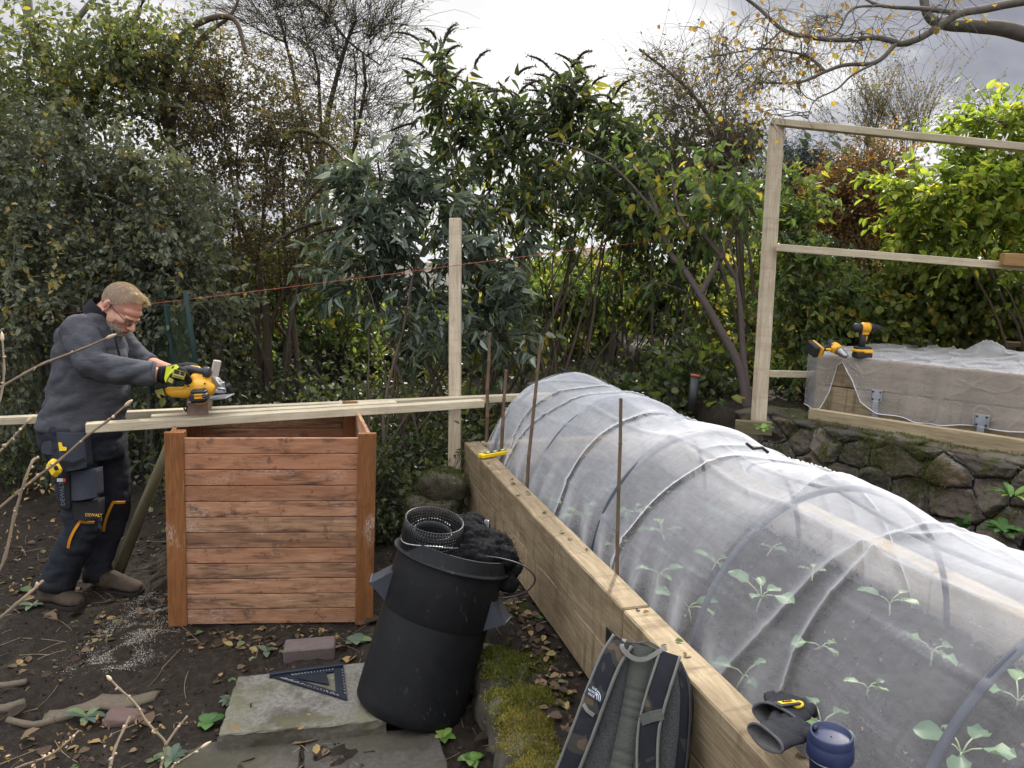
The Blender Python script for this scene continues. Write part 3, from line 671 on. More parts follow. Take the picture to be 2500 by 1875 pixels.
# battens laid across the bin
ey_ = V((-ex.y, ex.x, 0))
def batten(p0, p1, w, h, lab, mat=M_batten, n=6):
    return tag(MB().beam(p0, p1, w, h, V((0, 0, 1)), .003, n, .001).build('timber_batten', mat), lab, 'batten', 'battens laid across the compost bin')
batten(P(210, 1044, 3.70), P(1178, 984, 4.55), .068, .044, 'front pale batten across the bin, its left end before the man')
batten(P(369, 1023, 3.93), P(967, 988, 4.42), .060, .040, 'short middle batten lying between the two longer ones on the bin')
batten(P(-160, 1034, 4.26), P(1345, 967, 5.02), .060, .044, 'longest rear batten passing behind the man and ending behind the netting')
o = MB().beam(P(482, 997, 3.93), P(496, 985, 4.60), .100, .100, V((0.02, 0, 1)), .006, 3, .001, r=.2)
M_block = wood('old post end', (.20, .135, .10), (.33, .235, .185), tone=.05, dirt=.3, streak=5)
tag(o.build('timber_offcut', M_block), 'square post offcut under the saw, its cut end facing the camera', 'timber')
stk = MB().tube([P(287, 1400, 4.20), P(345, 1250, 4.28), P(425, 1062, 4.36)], [.031, .030, .029], 12)
tag(stk.build('round_stake', M_stake), 'grey round stake leaning against the left side of the bin', 'stake')
# ------------------------------------------------------------------ posts and frame
pb = G(1111, 1122, .12) if False else P(1110, 1165, 4.93)
MB_ = MB().beam(P(1110, 1190, 4.95), P(1112, 535, 4.95), .077, .077, V((0, -1, 0)), .003, 8, .001)
tag(MB_.build('fence_post', M_postw), 'single upright sawn post standing behind the far corner of the bed', 'post')
frm = thing('trellis', P(1852, 1025, 4.85), 'unfinished timber trellis of one post and thin rails at the right', 'trellis')
MB().beam(P(1852, 1028, 4.85), P(1897, 300, 4.85), .078, .060, V((.3, -1, 0)), .003, 8, .001).build('post', M_postw, frm)
MB().beam(P(1882, 297, 4.85), P(2580, 369, 4.45), .075, .042, V((0, 0, 1)), .003, 6, .001).build('rail', M_batten, frm)
MB().beam(P(1896, 604, 4.80), P(2580, 658, 4.42), .04, .045, V((0, 0, 1)), .003, 6, .001).build('rail', M_batten, frm)
MB().beam(P(1873, 912, 4.86), P(2010, 915, 5.25), .04, .043, V((0, 0, 1)), .003, 3).build('rail', M_batten, frm)
tag(MB().beam(P(2446, 633, 4.42), P(2580, 640, 4.36), .07, .072, V((0, 0, 1)), .004).build('wood_block', wood('orange block', (.36, .20, .08), (.50, .30, .13))), 'orange-brown wood block sitting on the middle rail of the frame', 'wood block')
tag(MB().beam(P(1795, 1041, 4.80), P(1885, 1047, 4.72), .04, .085, V((0, 0, 1)), .004).build('edging_board', M_stake), 'dark edging board at the foot of the frame post', 'board')
# builder's line
M_line = plain('orange twine', (.34, .085, .055), .8)
ln = [P(-120, 796, 5.6), P(400, 738, 5.35), P(800, 689, 5.1), P(1100, 650, 4.88), P(1126, 646, 4.88), P(1400, 611, 5.4), P(1700, 572, 5.9), P(2170, 478, 6.6)]
tag(MB().tube(smooth_path(ln, 4), .0020, 5).build('string_line', M_line), 'orange builder line stretched past the upright post through the shrubs', 'string line')
tag(MB().tube([P(1688, 1005, 5.0), P(1697, 918, 5.02)], .030, 12, ell=.7).build('fence_stake', M_blackp), 'dark stake with a reddish cap standing behind the tunnel', 'stake')
st = bpy.data.objects['fence_stake']
c_ = MB().tube([P(1697, 920, 5.02), P(1698, 914, 5.02)], .032, 12, ell=.75); c_.build('cap', plain('red cap', (.30, .07, .05), .6), st)
# ------------------------------------------------------------------ green net cage
M_gpost = plain('green sleeve', (.010, .028, .028), .8); 
mt, nt, out = newmat('green garden net'); d_ = N(nt, 'ShaderNodeBsdfDiffuse'); d_.inputs[0].default_value = (.035, .05, .03, 1); t_ = N(nt, 'ShaderNodeBsdfTransparent')
mx = N(nt, 'ShaderNodeMixShader'); L(nt, ramp(nt, nz(nt, coords(nt), 12, 4), [(.3, g(.45)), (.7, g(.7))]), mx.inputs[0]); L(nt, t_.outputs[0], mx.inputs[1]); L(nt, d_.outputs[0], mx.inputs[2]); L(nt, mx.outputs[0], out.inputs[0]); M_gnet = mt
cage = thing('net_cage', drop(P(420, 1100, 5.6)), 'green net panel cage with dark teal frame bars behind the man', 'net cage')
cp = [(P(452, 712, 5.3), P(486, 960, 5.3)), (P(404, 742, 5.55), P(434, 980, 5.55)), (P(362, 752, 5.9), P(372, 960, 5.9)), (P(250, 800, 5.9), P(255, 980, 5.9))]
for a_, b_ in cp: MB().tube([a_, (a_ + b_) / 2 + V((.005, 0, 0)), b_], .017, 8).build('frame_bar', M_gpost, cage)
for i in range(3):
    (a0, b0), (a1, b1) = cp[i], cp[i + 1]; mb = MB(); rings = []
    for u in range(13):
        uu = u / 12; tp = a0.lerp(a1, uu) - V((0, 0, .09 * math.sin(uu * math.pi))); bt = b0.lerp(b1, uu)
        rings.append([tp.lerp(bt, w / 10) + V((0, .02 * math.sin(w * .8 + u), 0)) for w in range(11)])
    mb.loft(rings, closed=False); mb.build('net_panel', M_gnet, cage)
# ------------------------------------------------------------------ slabs, brick, speed square
mt, nt, out = newmat('concrete slab'); vec = coords(nt); a1 = nz(nt, vec, 6, 5, .65); a2 = nz(nt, vec, 60, 5, .7); a3 = nz(nt, vec, 3, 3)
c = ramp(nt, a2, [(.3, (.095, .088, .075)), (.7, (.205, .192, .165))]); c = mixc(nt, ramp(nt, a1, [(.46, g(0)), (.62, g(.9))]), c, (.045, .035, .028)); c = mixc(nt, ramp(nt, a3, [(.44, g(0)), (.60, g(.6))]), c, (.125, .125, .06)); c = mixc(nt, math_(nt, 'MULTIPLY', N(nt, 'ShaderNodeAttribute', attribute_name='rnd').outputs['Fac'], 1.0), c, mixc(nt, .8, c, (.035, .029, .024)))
principled(nt, out, c, .9, bump(nt, math_(nt, 'ADD', a2, a1), .6, .006), 0, .2); M_slab = mt
def slabobj(name, cs, z0, th, mat, nseg=14, jit=.004, dk=0.0):
    """slab from four corner points (seen from above, in order) with a worn uneven edge"""
    mb = MB(); per = []
    for i in range(4):
        for k in range(nseg): per.append(V(cs[i]).lerp(V(cs[(i + 1) % 4]), k / nseg))
    ctr = sum(per, V()) / len(per); n = len(per)
    def ringz(k, z, j=jit): return [V((ctr.x + (p.x - ctr.x) * k + random.uniform(-j, j), ctr.y + (p.y - ctr.y) * k + random.uniform(-j, j), z + random.uniform(-j, j) * .3)) for p in per]
    mb.loft([ringz(1, z0), ringz(1.004, z0 + th * .6), ringz(1, z0 + th - .006)], smooth=False, caps=False, r=max(dk, .55)); mb.loft([ringz(1, z0 + th - .006), ringz(.985, z0 + th, 0.0015), ringz(.5, z0 + th, 0), ringz(.02, z0 + th, 0)], smooth=False, r=dk)  # side faces toned darker than the top, shade put into the colour
    return mb.build(name, mat)
z_s = .068
cs = [G(532, 1795, z_s), G(943, 1757, z_s), G(905, 1615, z_s), G(580, 1652, z_s)]
tag(slabobj('paving_slab', cs, -.01, z_s + .01, M_slab), 'thick loose concrete slab carrying the black set square', 'slab')
z_p = .012
for cs, lab in (([G(300, 2010, z_p), G(720, 1990, z_p), G(735, 1800, z_p), G(440, 1815, z_p)], 'flat paver sunk in the ground in front of the thick slab, left one'),
                ([G(735, 1985, z_p), G(1120, 1960, z_p), G(1065, 1775, z_p), G(745, 1797, z_p)], 'flat paver sunk in the ground beneath the leaning dustbin')):
    tag(slabobj('paver', cs, -.03, z_p + .03, M_slab, dk=.85), lab, 'slab')
b0 = G(692, 1618, 0.0); b1 = G(818, 1607, 0.0); bx = (b1 - b0).normalized(); by = V((-bx.y, bx.x, 0)); rot = Matrix((bx, by, V((0, 0, 1)))).transposed()
tag(MB().box((b0 + b1) / 2 + by * .055 + V((0, 0, .022)), ((b1 - b0).length, .11, .065), rot, .006).build('brick', plain('worn brick', (.115, .088, .08), .9, 0, .35, 45, .6)), 'single worn pinkish brick lying on the soil before the bin', 'brick')
sq0, sq1, sq2 = G(658, 1652, z_s + .004), G(838, 1628, z_s + .004), G(848, 1711, z_s + .004)
M_sq = plain('blue-black anodised', (.018, .024, .034), .35, .3, .2, 60); M_mark = plain('engraved marks', (.5, .52, .55), .6)
sq = thing('set_square', (sq0 + sq1 + sq2) / 3, 'blue-black triangular set square with slots lying on the thick slab', 'set square')
ctr_ = (sq0 + sq1 + sq2) / 3
def bary(a, b): return sq0 * (1 - a - b) + sq1 * a + sq2 * b
mb = MB()
def frame_tri(o_, i_, z0, z1):
    vs = [p + V((0, 0, z0)) for p in o_ + i_] + [p + V((0, 0, z1)) for p in o_ + i_]
    fs = []
    for k in range(3):
        k2 = (k + 1) % 3; fs += [[6 + k, 6 + k2, 9 + k2, 9 + k], [k2, k, 3 + k, 3 + k2], [k, k2, 6 + k2, 6 + k], [3 + k2, 3 + k, 9 + k, 9 + k2]]
    mb.add(vs, fs)
hl = [p.lerp(ctr_, f) for p, f in ((sq0, .46), (sq1, .40), (sq2, .40))]
frame_tri([sq0, sq1, sq2], hl, 0, .005)
q3 = [hl[0].lerp(hl[1], .02), hl[1].lerp(hl[0], .20), hl[2].lerp(hl[0], .0).lerp(hl[1], .30).lerp(hl[0], .14)]
mb.add([p + V((0, 0, .0046)) for p in q3] + [p for p in q3], [[0, 1, 2], [5, 4, 3], [0, 3, 4, 1], [1, 4, 5, 2], [2, 5, 3, 0]])
mb.build('plate', M_sq, sq)
MB().beam(sq0 + V((0, 0, .006)), sq1 + V((0, 0, .006)), .02, .022, V((0, 0, 1)), .002).build('fence_lip', M_sq, sq)
mb = MB()
for k in range(18):
    p = sq0.lerp(sq2, .1 + k * .048).lerp(ctr_, .09) + V((0, 0, .006)); q = p.lerp(ctr_, .10 if k % 2 else .18); mb.beam(p, q, .0012, .0008, V((0, 0, 1)), 0)
    if k < 14:
        p = sq0.lerp(sq1, .22 + k * .052).lerp(ctr_, .16) + V((0, 0, .006)); mb.beam(p, p.lerp(ctr_, .10), .0012, .0008, V((0, 0, 1)), 0)
    if k < 9:
        p = sq1.lerp(sq2, .12 + k * .09).lerp(ctr_, .03) + V((0, 0, .006)); mb.beam(p, p.lerp(ctr_, .05), .0012, .0008, V((0, 0, 1)), 0)
mb.build('engraved_scale', M_mark, sq)
# ------------------------------------------------------------------ black dustbin
base = G(1000, 1720, .02); tilt = V((.28, .15, 1)).normalized()
binr = thing('dustbin', base, 'tall black plastic dustbin leaning to the right, stuffed with netting and fabric', 'dustbin')
M_bin = plain('scuffed black plastic', (.0055, .006, .0072), .55, 0, .5, 26, .25, .28, scuff=.5)
BH = .665
mb = MB(); mb.lathe(base, tilt, [(.04, .004), (.208, .0), (.216, .012), (.2165, .05), (.2135, .385), (.2134, .3855), (.2185, .388), (.2187, .3885), (.2175, .56), (.2165, BH - .066), (.2166, BH - .0655), (.232, BH - .0635), (.2325, BH - .063), (.236, BH - .060), (.236, BH - .0555), (.2335, BH - .054), (.220, BH - .052), (.2198, BH - .0515), (.2190, BH - .002), (.2185, BH - .0005), (.2180, BH), (.2150, BH), (.2145, BH - .0005), (.2135, BH - .05), (.208, .45), (.20, .44), (.02, .43)], 56)
mb.build('bin_body', M_bin, binr)
ax_ = tilt; bxr = ax_.cross(V((0, 1, 0))).normalized() * 1; bxr = V((1, 0, 0)) - ax_ * ax_.x; bxr.normalize(); byr = ax_.cross(bxr)
def BIN(ang, r, h): return base + ax_ * h + (bxr * math.cos(ang) + byr * math.sin(ang)) * r
M_hand = plain('bin handle plastic', (.035, .04, .05), .5, 0, .2, 30)
for a0 in (math.pi + .12, -.22):
    for h0, h1 in ((.43, .55),):
        mb = MB(); w_ = .055
        lo = [BIN(a0 - .28, .213, .39), BIN(a0 + .28, .213, .39)]; hi = [BIN(a0 - .28, .214, .515), BIN(a0 + .28, .214, .515)]; tip = [BIN(a0 - .2, .288, .445), BIN(a0 + .2, .288, .445)]
        if a0 < 0: lo, hi = hi, lo
        mb.add([lo[0], lo[1], hi[0], hi[1], tip[0], tip[1]], [[0, 1, 5, 4], [2, 4, 5, 3], [0, 4, 2], [1, 3, 5], [0, 2, 3, 1]])
        mb.beam(tip[0], tip[1], .008, .012, ax_, .002); mb.build('handle', M_hand, binr)
# contents: rolled plastic mesh
M_mesh = plain('black mesh plastic', (.012, .013, .014), .4, 0, .3, 30, .1, .5)
roll = thing('mesh_roll', BIN(math.pi, .08, .5), 'roll of ribbed black plastic mesh tied with wire in the dustbin', 'mesh roll')
mb = MB(); raxis = (ax_ * .95 + V((-.10, -.24, 0))).normalized()
rc = BIN(math.pi * .97, .070, .40); ra = raxis.orthogonal().normalized(); rb = raxis.cross(ra)
for k in range(64):
    an = k / 64 * 6.283; rad = .098
    for rad, l0, l1 in ((.112, .0, .36), (.074, .0, .315)):
        o_ = (ra * math.cos(an) + rb * math.sin(an)) * rad
        mb.tube([rc + o_ + raxis * l0, rc + o_ * 1.02 + raxis * (l1 * .9), rc + o_ * .97 + raxis * l1], .0030, 4)
for k in range(30):
    for rad, l1 in ((.112, .36), (.074, .315)):
        pts = [rc + (ra * math.cos(j / 24 * 6.283) + rb * math.sin(j / 24 * 6.283)) * rad + raxis * (l1 * k / 29) for j in range(25)]
        mb.tube(pts, .0015, 3, False)
mb.build('mesh', M_mesh, roll)
wire = plain('tie wire', (.45, .46, .48), .35, .6)
pts = [rc + (ra * math.cos(j / 24 * 6.283) + rb * math.sin(j / 24 * 6.283)) * .116 + raxis * (.29 + .02 * math.sin(j * .5)) for j in range(25)]
MB().tube(pts, .0024, 5).build('tie_wire', wire, roll)
# crumpled fabric
def crump(p): return .022 * noise.noise(p * 13) + .016 * abs(noise.noise(p * 27 + V((3, 1, 2)))) + .006 * noise.noise(p * 70)
mt, nt, out = newmat('black woven fabric'); vec = coords(nt); a1 = nz(nt, vec, 90, 4, .7); c = ramp(nt, a1, [(.3, (.003, .003, .0035)), (.75, (.014, .014, .016))])
principled(nt, out, c, .85, bump(nt, a1, .6, .004), 0, .06); M_fab = mt
mb = MB()
for (a_, r_, h_, s_) in ((0.2, .07, .66, .12), (1.2, .08, .69, .10), (-.6, .10, .64, .10), (.3, .15, .665, .085), (-.15, .19, .66, .062), (2.0, .09, .63, .08), (-1.6, .10, .60, .08), (.05, .225, .625, .045), (-.1, .23, .58, .035)):
    mb.ellips(BIN(a_, r_, h_), (V((s_, 0, 0)), V((0, s_, 0)), V((0, 0, s_ * .8))), 14, 10)
fo = melt(mb, 'weed_fabric', M_fab, None, .007, 2, crump)
rs = np.random.RandomState(4); fv = np.array([v.co[:] for v in fo.data.vertices]); fn = np.array([v.normal[:] for v in fo.data.vertices]); sel = rs.choice(len(fv), 900)
tag(fo, 'crumpled black weed fabric bulging out of the dustbin', 'fabric')
leaf_obj('loose_threads', fv[sel], fn[sel] + rs.randn(900, 3) * .9, rs.randn(900, 3), rs.uniform(.008, .03, 900), np.full(900, .0016), M_fab, fo)
mb = MB(); mc = BIN(.55, .15, .60)
mb.beam(mc, mc + V((.005, .02, .175)), .022, .004, V((0, -1, 0)), 0); mb.beam(mc + V((.012, -.008, 0)), mc + V((.017, .012, .175)), .004, .018, V((0, -1, 0)), 0); mb.beam(mc + V((-.012, -.008, 0)), mc + V((-.007, .012, .172)), .004, .018, V((0, -1, 0)), 0)
tag(mb.build('metal_channel', M_grey), 'grey metal channel end sticking up behind the black fabric', 'metal channel')
wp = [P(1183, 1358, 2.72), P(1225, 1364, 2.70), P(1275, 1380, 2.69), P(1306, 1410, 2.70), P(1293, 1438, 2.72), P(1262, 1454, 2.74), P(1222, 1461, 2.76)]
tag(MB().tube(smooth_path(wp, 5), .0028, 6).build('wire_loop', M_blackp), 'thin dark wire loop springing from the dustbin toward the bed', 'wire')
# ------------------------------------------------------------------ mossy stones edging the bed
mt, nt, out = newmat('lichen stone'); vec = coords(nt); a1 = nz(nt, vec, 9, 6, .65); a2 = nz(nt, vec, 55, 5, .7); a3 = nz(nt, vec, 14, 3, .5)
c = ramp(nt, a1, [(.3, (.05, .046, .036)), (.5, (.105, .092, .068)), (.72, (.19, .165, .12))]); c = mixc(nt, math_(nt, 'MULTIPLY', a2, .6), c, (.06, .052, .042)); c = mixc(nt, ramp(nt, a3, [(.66, g(0)), (.70, g(.6))]), c, (.28, .29, .26))
principled(nt, out, c, .9, bump(nt, math_(nt, 'ADD', a1, math_(nt, 'MULTIPLY', a2, .5)), .9, .015), 0, .2); M_stone = mt
M_moss = leafmat('moss', [(0, (.035, .055, .010)), (.5, (.11, .135, .020)), (.8, (.20, .185, .035)), (1, (.27, .21, .07))], .35, 1.3)
def rock(mb, c, a, b, d, seed, amp=.26, nu=22, nv=14, power=.7, r=None):
    """angular stone: super-ellipsoid with broken, noisy faces"""
    c, a, b, d = V(c), V(a), V(b), V(d); rings = []; so = V((seed * 3.7, seed * 1.3, seed * 2.1))
    sp = lambda x: math.copysign(abs(x) ** power, x)
    for i in range(nv + 1):
        ph = -math.pi / 2 + math.pi * min(max(i / nv, .03), .97); ring = []
        for j in range(nu):
            th = 6.28318 * j / nu; q = V((sp(math.cos(ph)) * sp(math.cos(th)), sp(math.cos(ph)) * sp(math.sin(th)), sp(math.sin(ph))))
            k = 1 + amp * noise.noise(q * 1.3 + so) + amp * .45 * noise.noise(q * 3.4 + so) + amp * .25 * noise.noise(q * 8 + so)
            ring.append(c + (a * q.x + b * q.y + d * q.z) * k)
        rings.append(ring)
    mb.loft(rings, r=r)
def moss_on(pv, pn, n, ln, seed, thr=.45, wid=.0022, sel_f=None):
    """upright blades on upward-facing parts of a surface"""
    rs = np.random.RandomState(seed); ok = np.where((pn[:, 2] > thr) if sel_f is None else sel_f)[0]
    k = rs.choice(ok, n); p = pv[k] + rs.randn(n, 3) * .012 * np.array([1, 1, .25])
    return p, unit(pn[k] * .5 + np.array([0, 0, .6]) + rs.randn(n, 3) * .65), rs.randn(n, 3), ln * (.4 + .9 * rs.rand(n)), wid * (.6 + .8 * rs.rand(n))
def mesh_np(o):
    me = o.data; n = len(me.vertices); v = np.empty(n * 3, np.float32); me.vertices.foreach_get('co', v); nn = np.empty(n * 3, np.float32); me.vertices.foreach_get('normal', nn)
    return v.reshape(-1, 3) + np.array(o.matrix_world.translation) * 0 + np.array(OFF[o.name]), nn.reshape(-1, 3)
stones = [(1282, 1625, .17, .15, .16, 'large mossy edging stone beside the dustbin handle'), (1306, 1722, .165, .15, .125, 'bright green mossy edging stone, next nearer after the largest'), (1355, 1805, .155, .16, .14, 'yellowish mossy edging stone left of the backpack'),
          (1262, 1530, .16, .10, .10, 'small mossy edging stone behind the dustbin, by the sleeper'), (1400, 1900, .15, .16, .12, 'nearest mossy edging stone at the bottom of the photo, beside the backpack')]
for i, (px_, py_, z, r1, r2, lab) in enumerate(stones):
    c0 = G(px_, py_, z); c0.z = z - .06
    if i in (0, 1, 2): c0 = c0 - nS * .03
    mb = MB(); rock(mb, c0, dS * r2, nS * r1, V((0, 0, .11)), i + 3)
    o = mb.build('mossy_stone', M_stone); tag(o, lab, 'stone', 'mossy stones edging the bed')
    bpy.context.view_layer.update(); pv, pn = mesh_np(o)
    ns_ = np.array([noise.noise(V(p) * 11) + .5 * noise.noise(V(p) * 28) for p in pv]); a_ = moss_on(pv, pn, 11000, .015, i, wid=.0032, sel_f=(pn[:, 2] > .40) & (ns_ > -.7)); a_ = (a_[0], a_[1], a_[2], a_[3] * (1 + .8 * np.array([noise.noise(V(p) * 18) for p in a_[0]])), a_[4])
    rn = np.clip((.50, .66, .84, .45, .8)[i] + .22 * RS.randn(11000), 0, 1)
    leaf_obj('moss', *a_, M_moss, o, rnd=rn)
# lower rough stones under the edging
lo = thing('stone_edging', BP(2, -.3, .0), 'low rough stone footing under the mossy stones along the bed', 'stone edging'); mb = MB()
rs = np.random.RandomState(8)
for k in range(15):
    s = -.2 + k * .26; rock(mb, BP(s, -.25 + rs.randn() * .02, .03), dS * rs.uniform(.13, .17), nS * rs.uniform(.10, .13), V((0, 0, rs.uniform(.09, .13))), 40 + k)
so_ = mb.build('stonework', M_stone, lo); bpy.context.view_layer.update(); pv, pn = mesh_np(so_)
a_ = moss_on(pv, pn, 9000, .012, 33, .5); leaf_obj('moss', *a_, M_moss, lo, rnd=np.clip(.35 + .2 * RS.randn(9000), 0, 1))
for (px_, py_, r_, lab) in ((1085, 1165, .105, 'mossy boulder at the foot of the single upright post'), (1055, 1225, .12, 'low mossy boulder between the bin and the bed, below the post')):
    c0 = P(px_, py_, 4.6); c0.z -= .05; mb = MB(); rock(mb, c0, V((r_ * 1.3, 0, 0)), V((0, r_, 0)), V((0, 0, r_ * .8)), int(px_), .4); o = mb.build('boulder', M_stone); tag(o, lab, 'boulder')
    bpy.context.view_layer.update(); pv, pn = mesh_np(o); leaf_obj('moss', *moss_on(pv, pn, 6500, .009, 5, -.3, .003), M_moss, o, rnd=np.clip(.25 + .2 * RS.randn(6500), 0, 1))
# ------------------------------------------------------------------ dry-stone wall below the terrace
wall = thing('stone_wall', W0 - V((0, 0, .5)), 'mossy rough stone retaining wall below the netted box bed', 'stone wall')
def WP(u, w, z): return V((W0.x + wdv.x * u + wn.x * w, W0.y + wdv.y * u + wn.y * w, z))
mt, nt, out = newmat('wall stone'); vec = coords(nt); a1 = nz(nt, vec, 5, 6, .65); a2 = nz(nt, vec, 50, 5, .7); a3 = nz(nt, vec, 6, 4, .6); rnd = N(nt, 'ShaderNodeAttribute', attribute_name='rnd').outputs['Fac']
c = ramp(nt, rnd, [(0, (.075, .07, .062)), (.3, (.165, .125, .08)), (.5, (.10, .08, .05)), (.7, (.20, .17, .135)), (.85, (.065, .06, .056)), (1, (.14, .11, .085))])
c = mixc(nt, math_(nt, 'MULTIPLY', a2, .75), c, (.045, .038, .03)); c = mixc(nt, math_(nt, 'GREATER_THAN', rnd, 1.5), c, ramp(nt, a2, [(.3, (.07, .06, .05)), (.7, (.27, .25, .225))])); c = mixc(nt, math_(nt, 'GREATER_THAN', rnd, 2.5), c, (.02, .017, .014)); c = mixc(nt, ramp(nt, a1, [(.52, g(0)), (.62, g(.85))]), c, (.055, .06, .02)); c = mixc(nt, ramp(nt, a3, [(.62, g(0)), (.70, g(.55))]), c, (.30, .28, .25))
principled(nt, out, c, .9, bump(nt, math_(nt, 'ADD', a1, a2), 1.0, .014), 0, .2); M_wstone = mt
rs = np.random.RandomState(17); k = 0
Lw = (W1 - W0).length + 1.4
# coursed rubble: irregular stones, each a raised face with worn edges, mortar joints set back
seeds = []
for r_, (z0, pit) in enumerate(((.20, .20), (.36, .25), (.53, .22), (.67, .19), (.80, .24))):
    u = -.3 + rs.rand() * .2
    while u < Lw + .3: seeds.append((u, z0 + rs.randn() * .030, .65 + .85 * rs.rand())); u += pit * rs.uniform(.6, 1.5)
seeds = np.array(seeds); nu2, nz2 = 460, 118
us, zs_ = np.linspace(-.18, Lw, nu2), np.linspace(.20, .80, nz2); UW, ZW = np.meshgrid(us, zs_)
wu = np.array([[noise.noise(V((u * 9, z * 9, 3))) for u in us] for z in zs_]) * .020; wz = np.array([[noise.noise(V((u * 9, z * 9, 13))) for u in us] for z in zs_]) * .020
D2 = np.sqrt(((UW + wu)[..., None] - seeds[:, 0]) ** 2 / (1.15 * seeds[:, 2]) ** 2 + ((ZW + wz)[..., None] - seeds[:, 1]) ** 2)
so2 = np.argsort(D2, -1)[..., :2]; d1 = np.take_along_axis(D2, so2[..., :1], -1)[..., 0]; d2 = np.take_along_axis(D2, so2[..., 1:2], -1)[..., 0]; gap = d2 - d1; cell = so2[..., 0]
cr_ = rs.rand(len(seeds)); tl1 = rs.randn(len(seeds)) * .20; tl2 = rs.randn(len(seeds)) * .22; bulge = rs.uniform(.025, .060, len(seeds))
fnz = np.array([[noise.noise(V((u * 14, z * 14, 5))) * .014 + noise.noise(V((u * 40, z * 40, 8))) * .008 + abs(noise.noise(V((u * 22, z * 22, 2)))) * .012 for u in us] for z in zs_])
edge = 1 - np.exp(-(gap / .024) ** 2.2)
hgt = edge * bulge[cell] + edge * ((UW - seeds[cell, 0]) * tl1[cell] + (ZW - seeds[cell, 1]) * tl2[cell]) + fnz
wout = -.02 - hgt - .05 * (.8 - ZW) * 0.6
gv = np.stack([W0.x + wdv.x * UW + wn.x * wout, W0.y + wdv.y * UW + wn.y * wout, ZW - .012 * (rs.rand() + 0 * ZW)], -1)
topr = gv[-1:].copy() + np.array([wn.x, wn.y, 0]) * .12 + np.array([0, 0, .012]); topr2 = topr + np.array([wn.x, wn.y, 0]) * .2
gv = np.concatenate([gv, topr, topr2], 0); nzz = nz2 + 2
ii = (np.arange(nzz - 1)[:, None] * nu2 + np.arange(nu2 - 1)[None]).reshape(-1)
cf_ = np.concatenate([cell, cell[-1:], cell[-1:]], 0)[:-1, :-1].reshape(-1); gf_ = np.concatenate([gap, gap[-1:] + .2, gap[-1:] + .2], 0)[:-1, :-1].reshape(-1)
wst = npobj('stonework', gv.reshape(-1, 3), np.stack([ii, ii + 1, ii + 1 + nu2, ii + nu2], 1), 4, M_wstone, wall, rnd=np.where(gf_ < .009, 3.0, np.where(gf_ < .024, 2.0, cr_[cf_])), smooth=True)
mb = MB()
for j in range(12):
    u = -.02 + j * .155 + rs.randn() * .02
    rock(mb, WP(u, .03 + rs.rand() * .08, .795 + .012 * rs.rand()), wdv * rs.uniform(.07, .15), wn * rs.uniform(.07, .12), V((0, 0, rs.uniform(.018, .032))), 140 + j, .25, power=.55, r=rs.rand())
wst2 = mb.build('coping', M_wstone, wall)
bpy.context.view_layer.update(); pv, pn = mesh_np(wst); pv2, pn2 = mesh_np(wst2); pv = np.concatenate([pv, pv2, pv2]); pn = np.concatenate([pn, pn2, pn2])
nsv = np.array([noise.noise(V(p) * 3.2) + .35 * noise.noise(V(p) * 9) for p in pv])
sel = (nsv + pn[:, 2] * .30 > .12)
a_ = moss_on(pv, pn, 40000, .013, 77, sel_f=sel, wid=.003); leaf_obj('moss', *a_, M_moss, wall, rnd=np.clip(.40 + .2 * RS.randn(40000), 0, 1))
# box bed on the terrace
E0 = G(1985, 1003, .80); E1 = G(2500, 1082, .79); ed = (E1 - E0); ed.z = 0; ed.normalize(); en = V((-ed.y, ed.x, 0)); EL = 2.2; ED = 1.05; EH = .375
def EP(u, w, z): return V((E0.x + ed.x * u + en.x * w, E0.y + ed.y * u + en.y * w, .79 + z))
box = thing('raised_bed', EP(1, .5, 0), 'shorter box bed on the terrace, draped with dirty white netting under two drills', 'raised bed')
for z0 in (0, .19):
    MB().beam(EP(0, .05, z0 + .094), EP(EL, .05, z0 + .094), .1, .186, bev=.005, n=8, jit=.001).build('sleeper', M_sleeper, box)
    MB().beam(EP(0, ED - .05, z0 + .094), EP(EL, ED - .05, z0 + .094), .1, .186, bev=.005, n=8, jit=.001).build('sleeper', M_sleeper, box)
    MB().beam(EP(.05, .102, z0 + .094), EP(.05, ED - .102, z0 + .094), .1, .186, bev=.005, n=4, jit=.001).build('sleeper', M_sleeper, box)
    MB().beam(EP(EL - .05, .102, z0 + .094), EP(EL - .05, ED - .102, z0 + .094), .1, .186, bev=.005, n=4).build('sleeper', M_sleeper, box)
MB().beam(EP(.1, ED / 2, .30), EP(EL - .1, ED / 2, .30), ED - .2, .06, bev=.002).build('bed_soil', M_soil, box)
nu_, nv_ = 230, 170
UU, VV = np.meshgrid(np.linspace(-.055, EL, nu_), np.linspace(0, 1.48, nv_))      # v: 0 back edge, ED at the front edge, then the flap
px_u = np.array([pix(EP(u, 0, .2))[0] for u in np.linspace(-.055, EL, nu_)])
fl = np.interp(px_u, [1960, 1992, 2012, 2030, 2042, 2058, 2070, 2090, 2112, 2150, 2250, 2380, 2520, 2900], [.90, .98, .97, .62, .16, .10, .22, .42, .74, .90, .97, .92, .88, .8])
fl = fl + .015 * np.sin(np.linspace(0, 40, nu_))
on = VV <= ED
wN = np.where(on, ED - VV, 0)
nzv = np.array([[noise.noise(V((u * 3.1, v * 3.7, 4))) * .6 + noise.noise(V((u * 8, v * 7, 9))) * .4 for u in UU[0]] for v in VV[:, 0]])
crs = np.array([[abs(noise.noise(V((u * 4.5 + v * 2, v * 5 - u * 2, 14)))) for u in UU[0]] for v in VV[:, 0]])
ztop = EH + .014 + .020 * nzv + .022 * np.maximum(0, .07 - crs) / .07
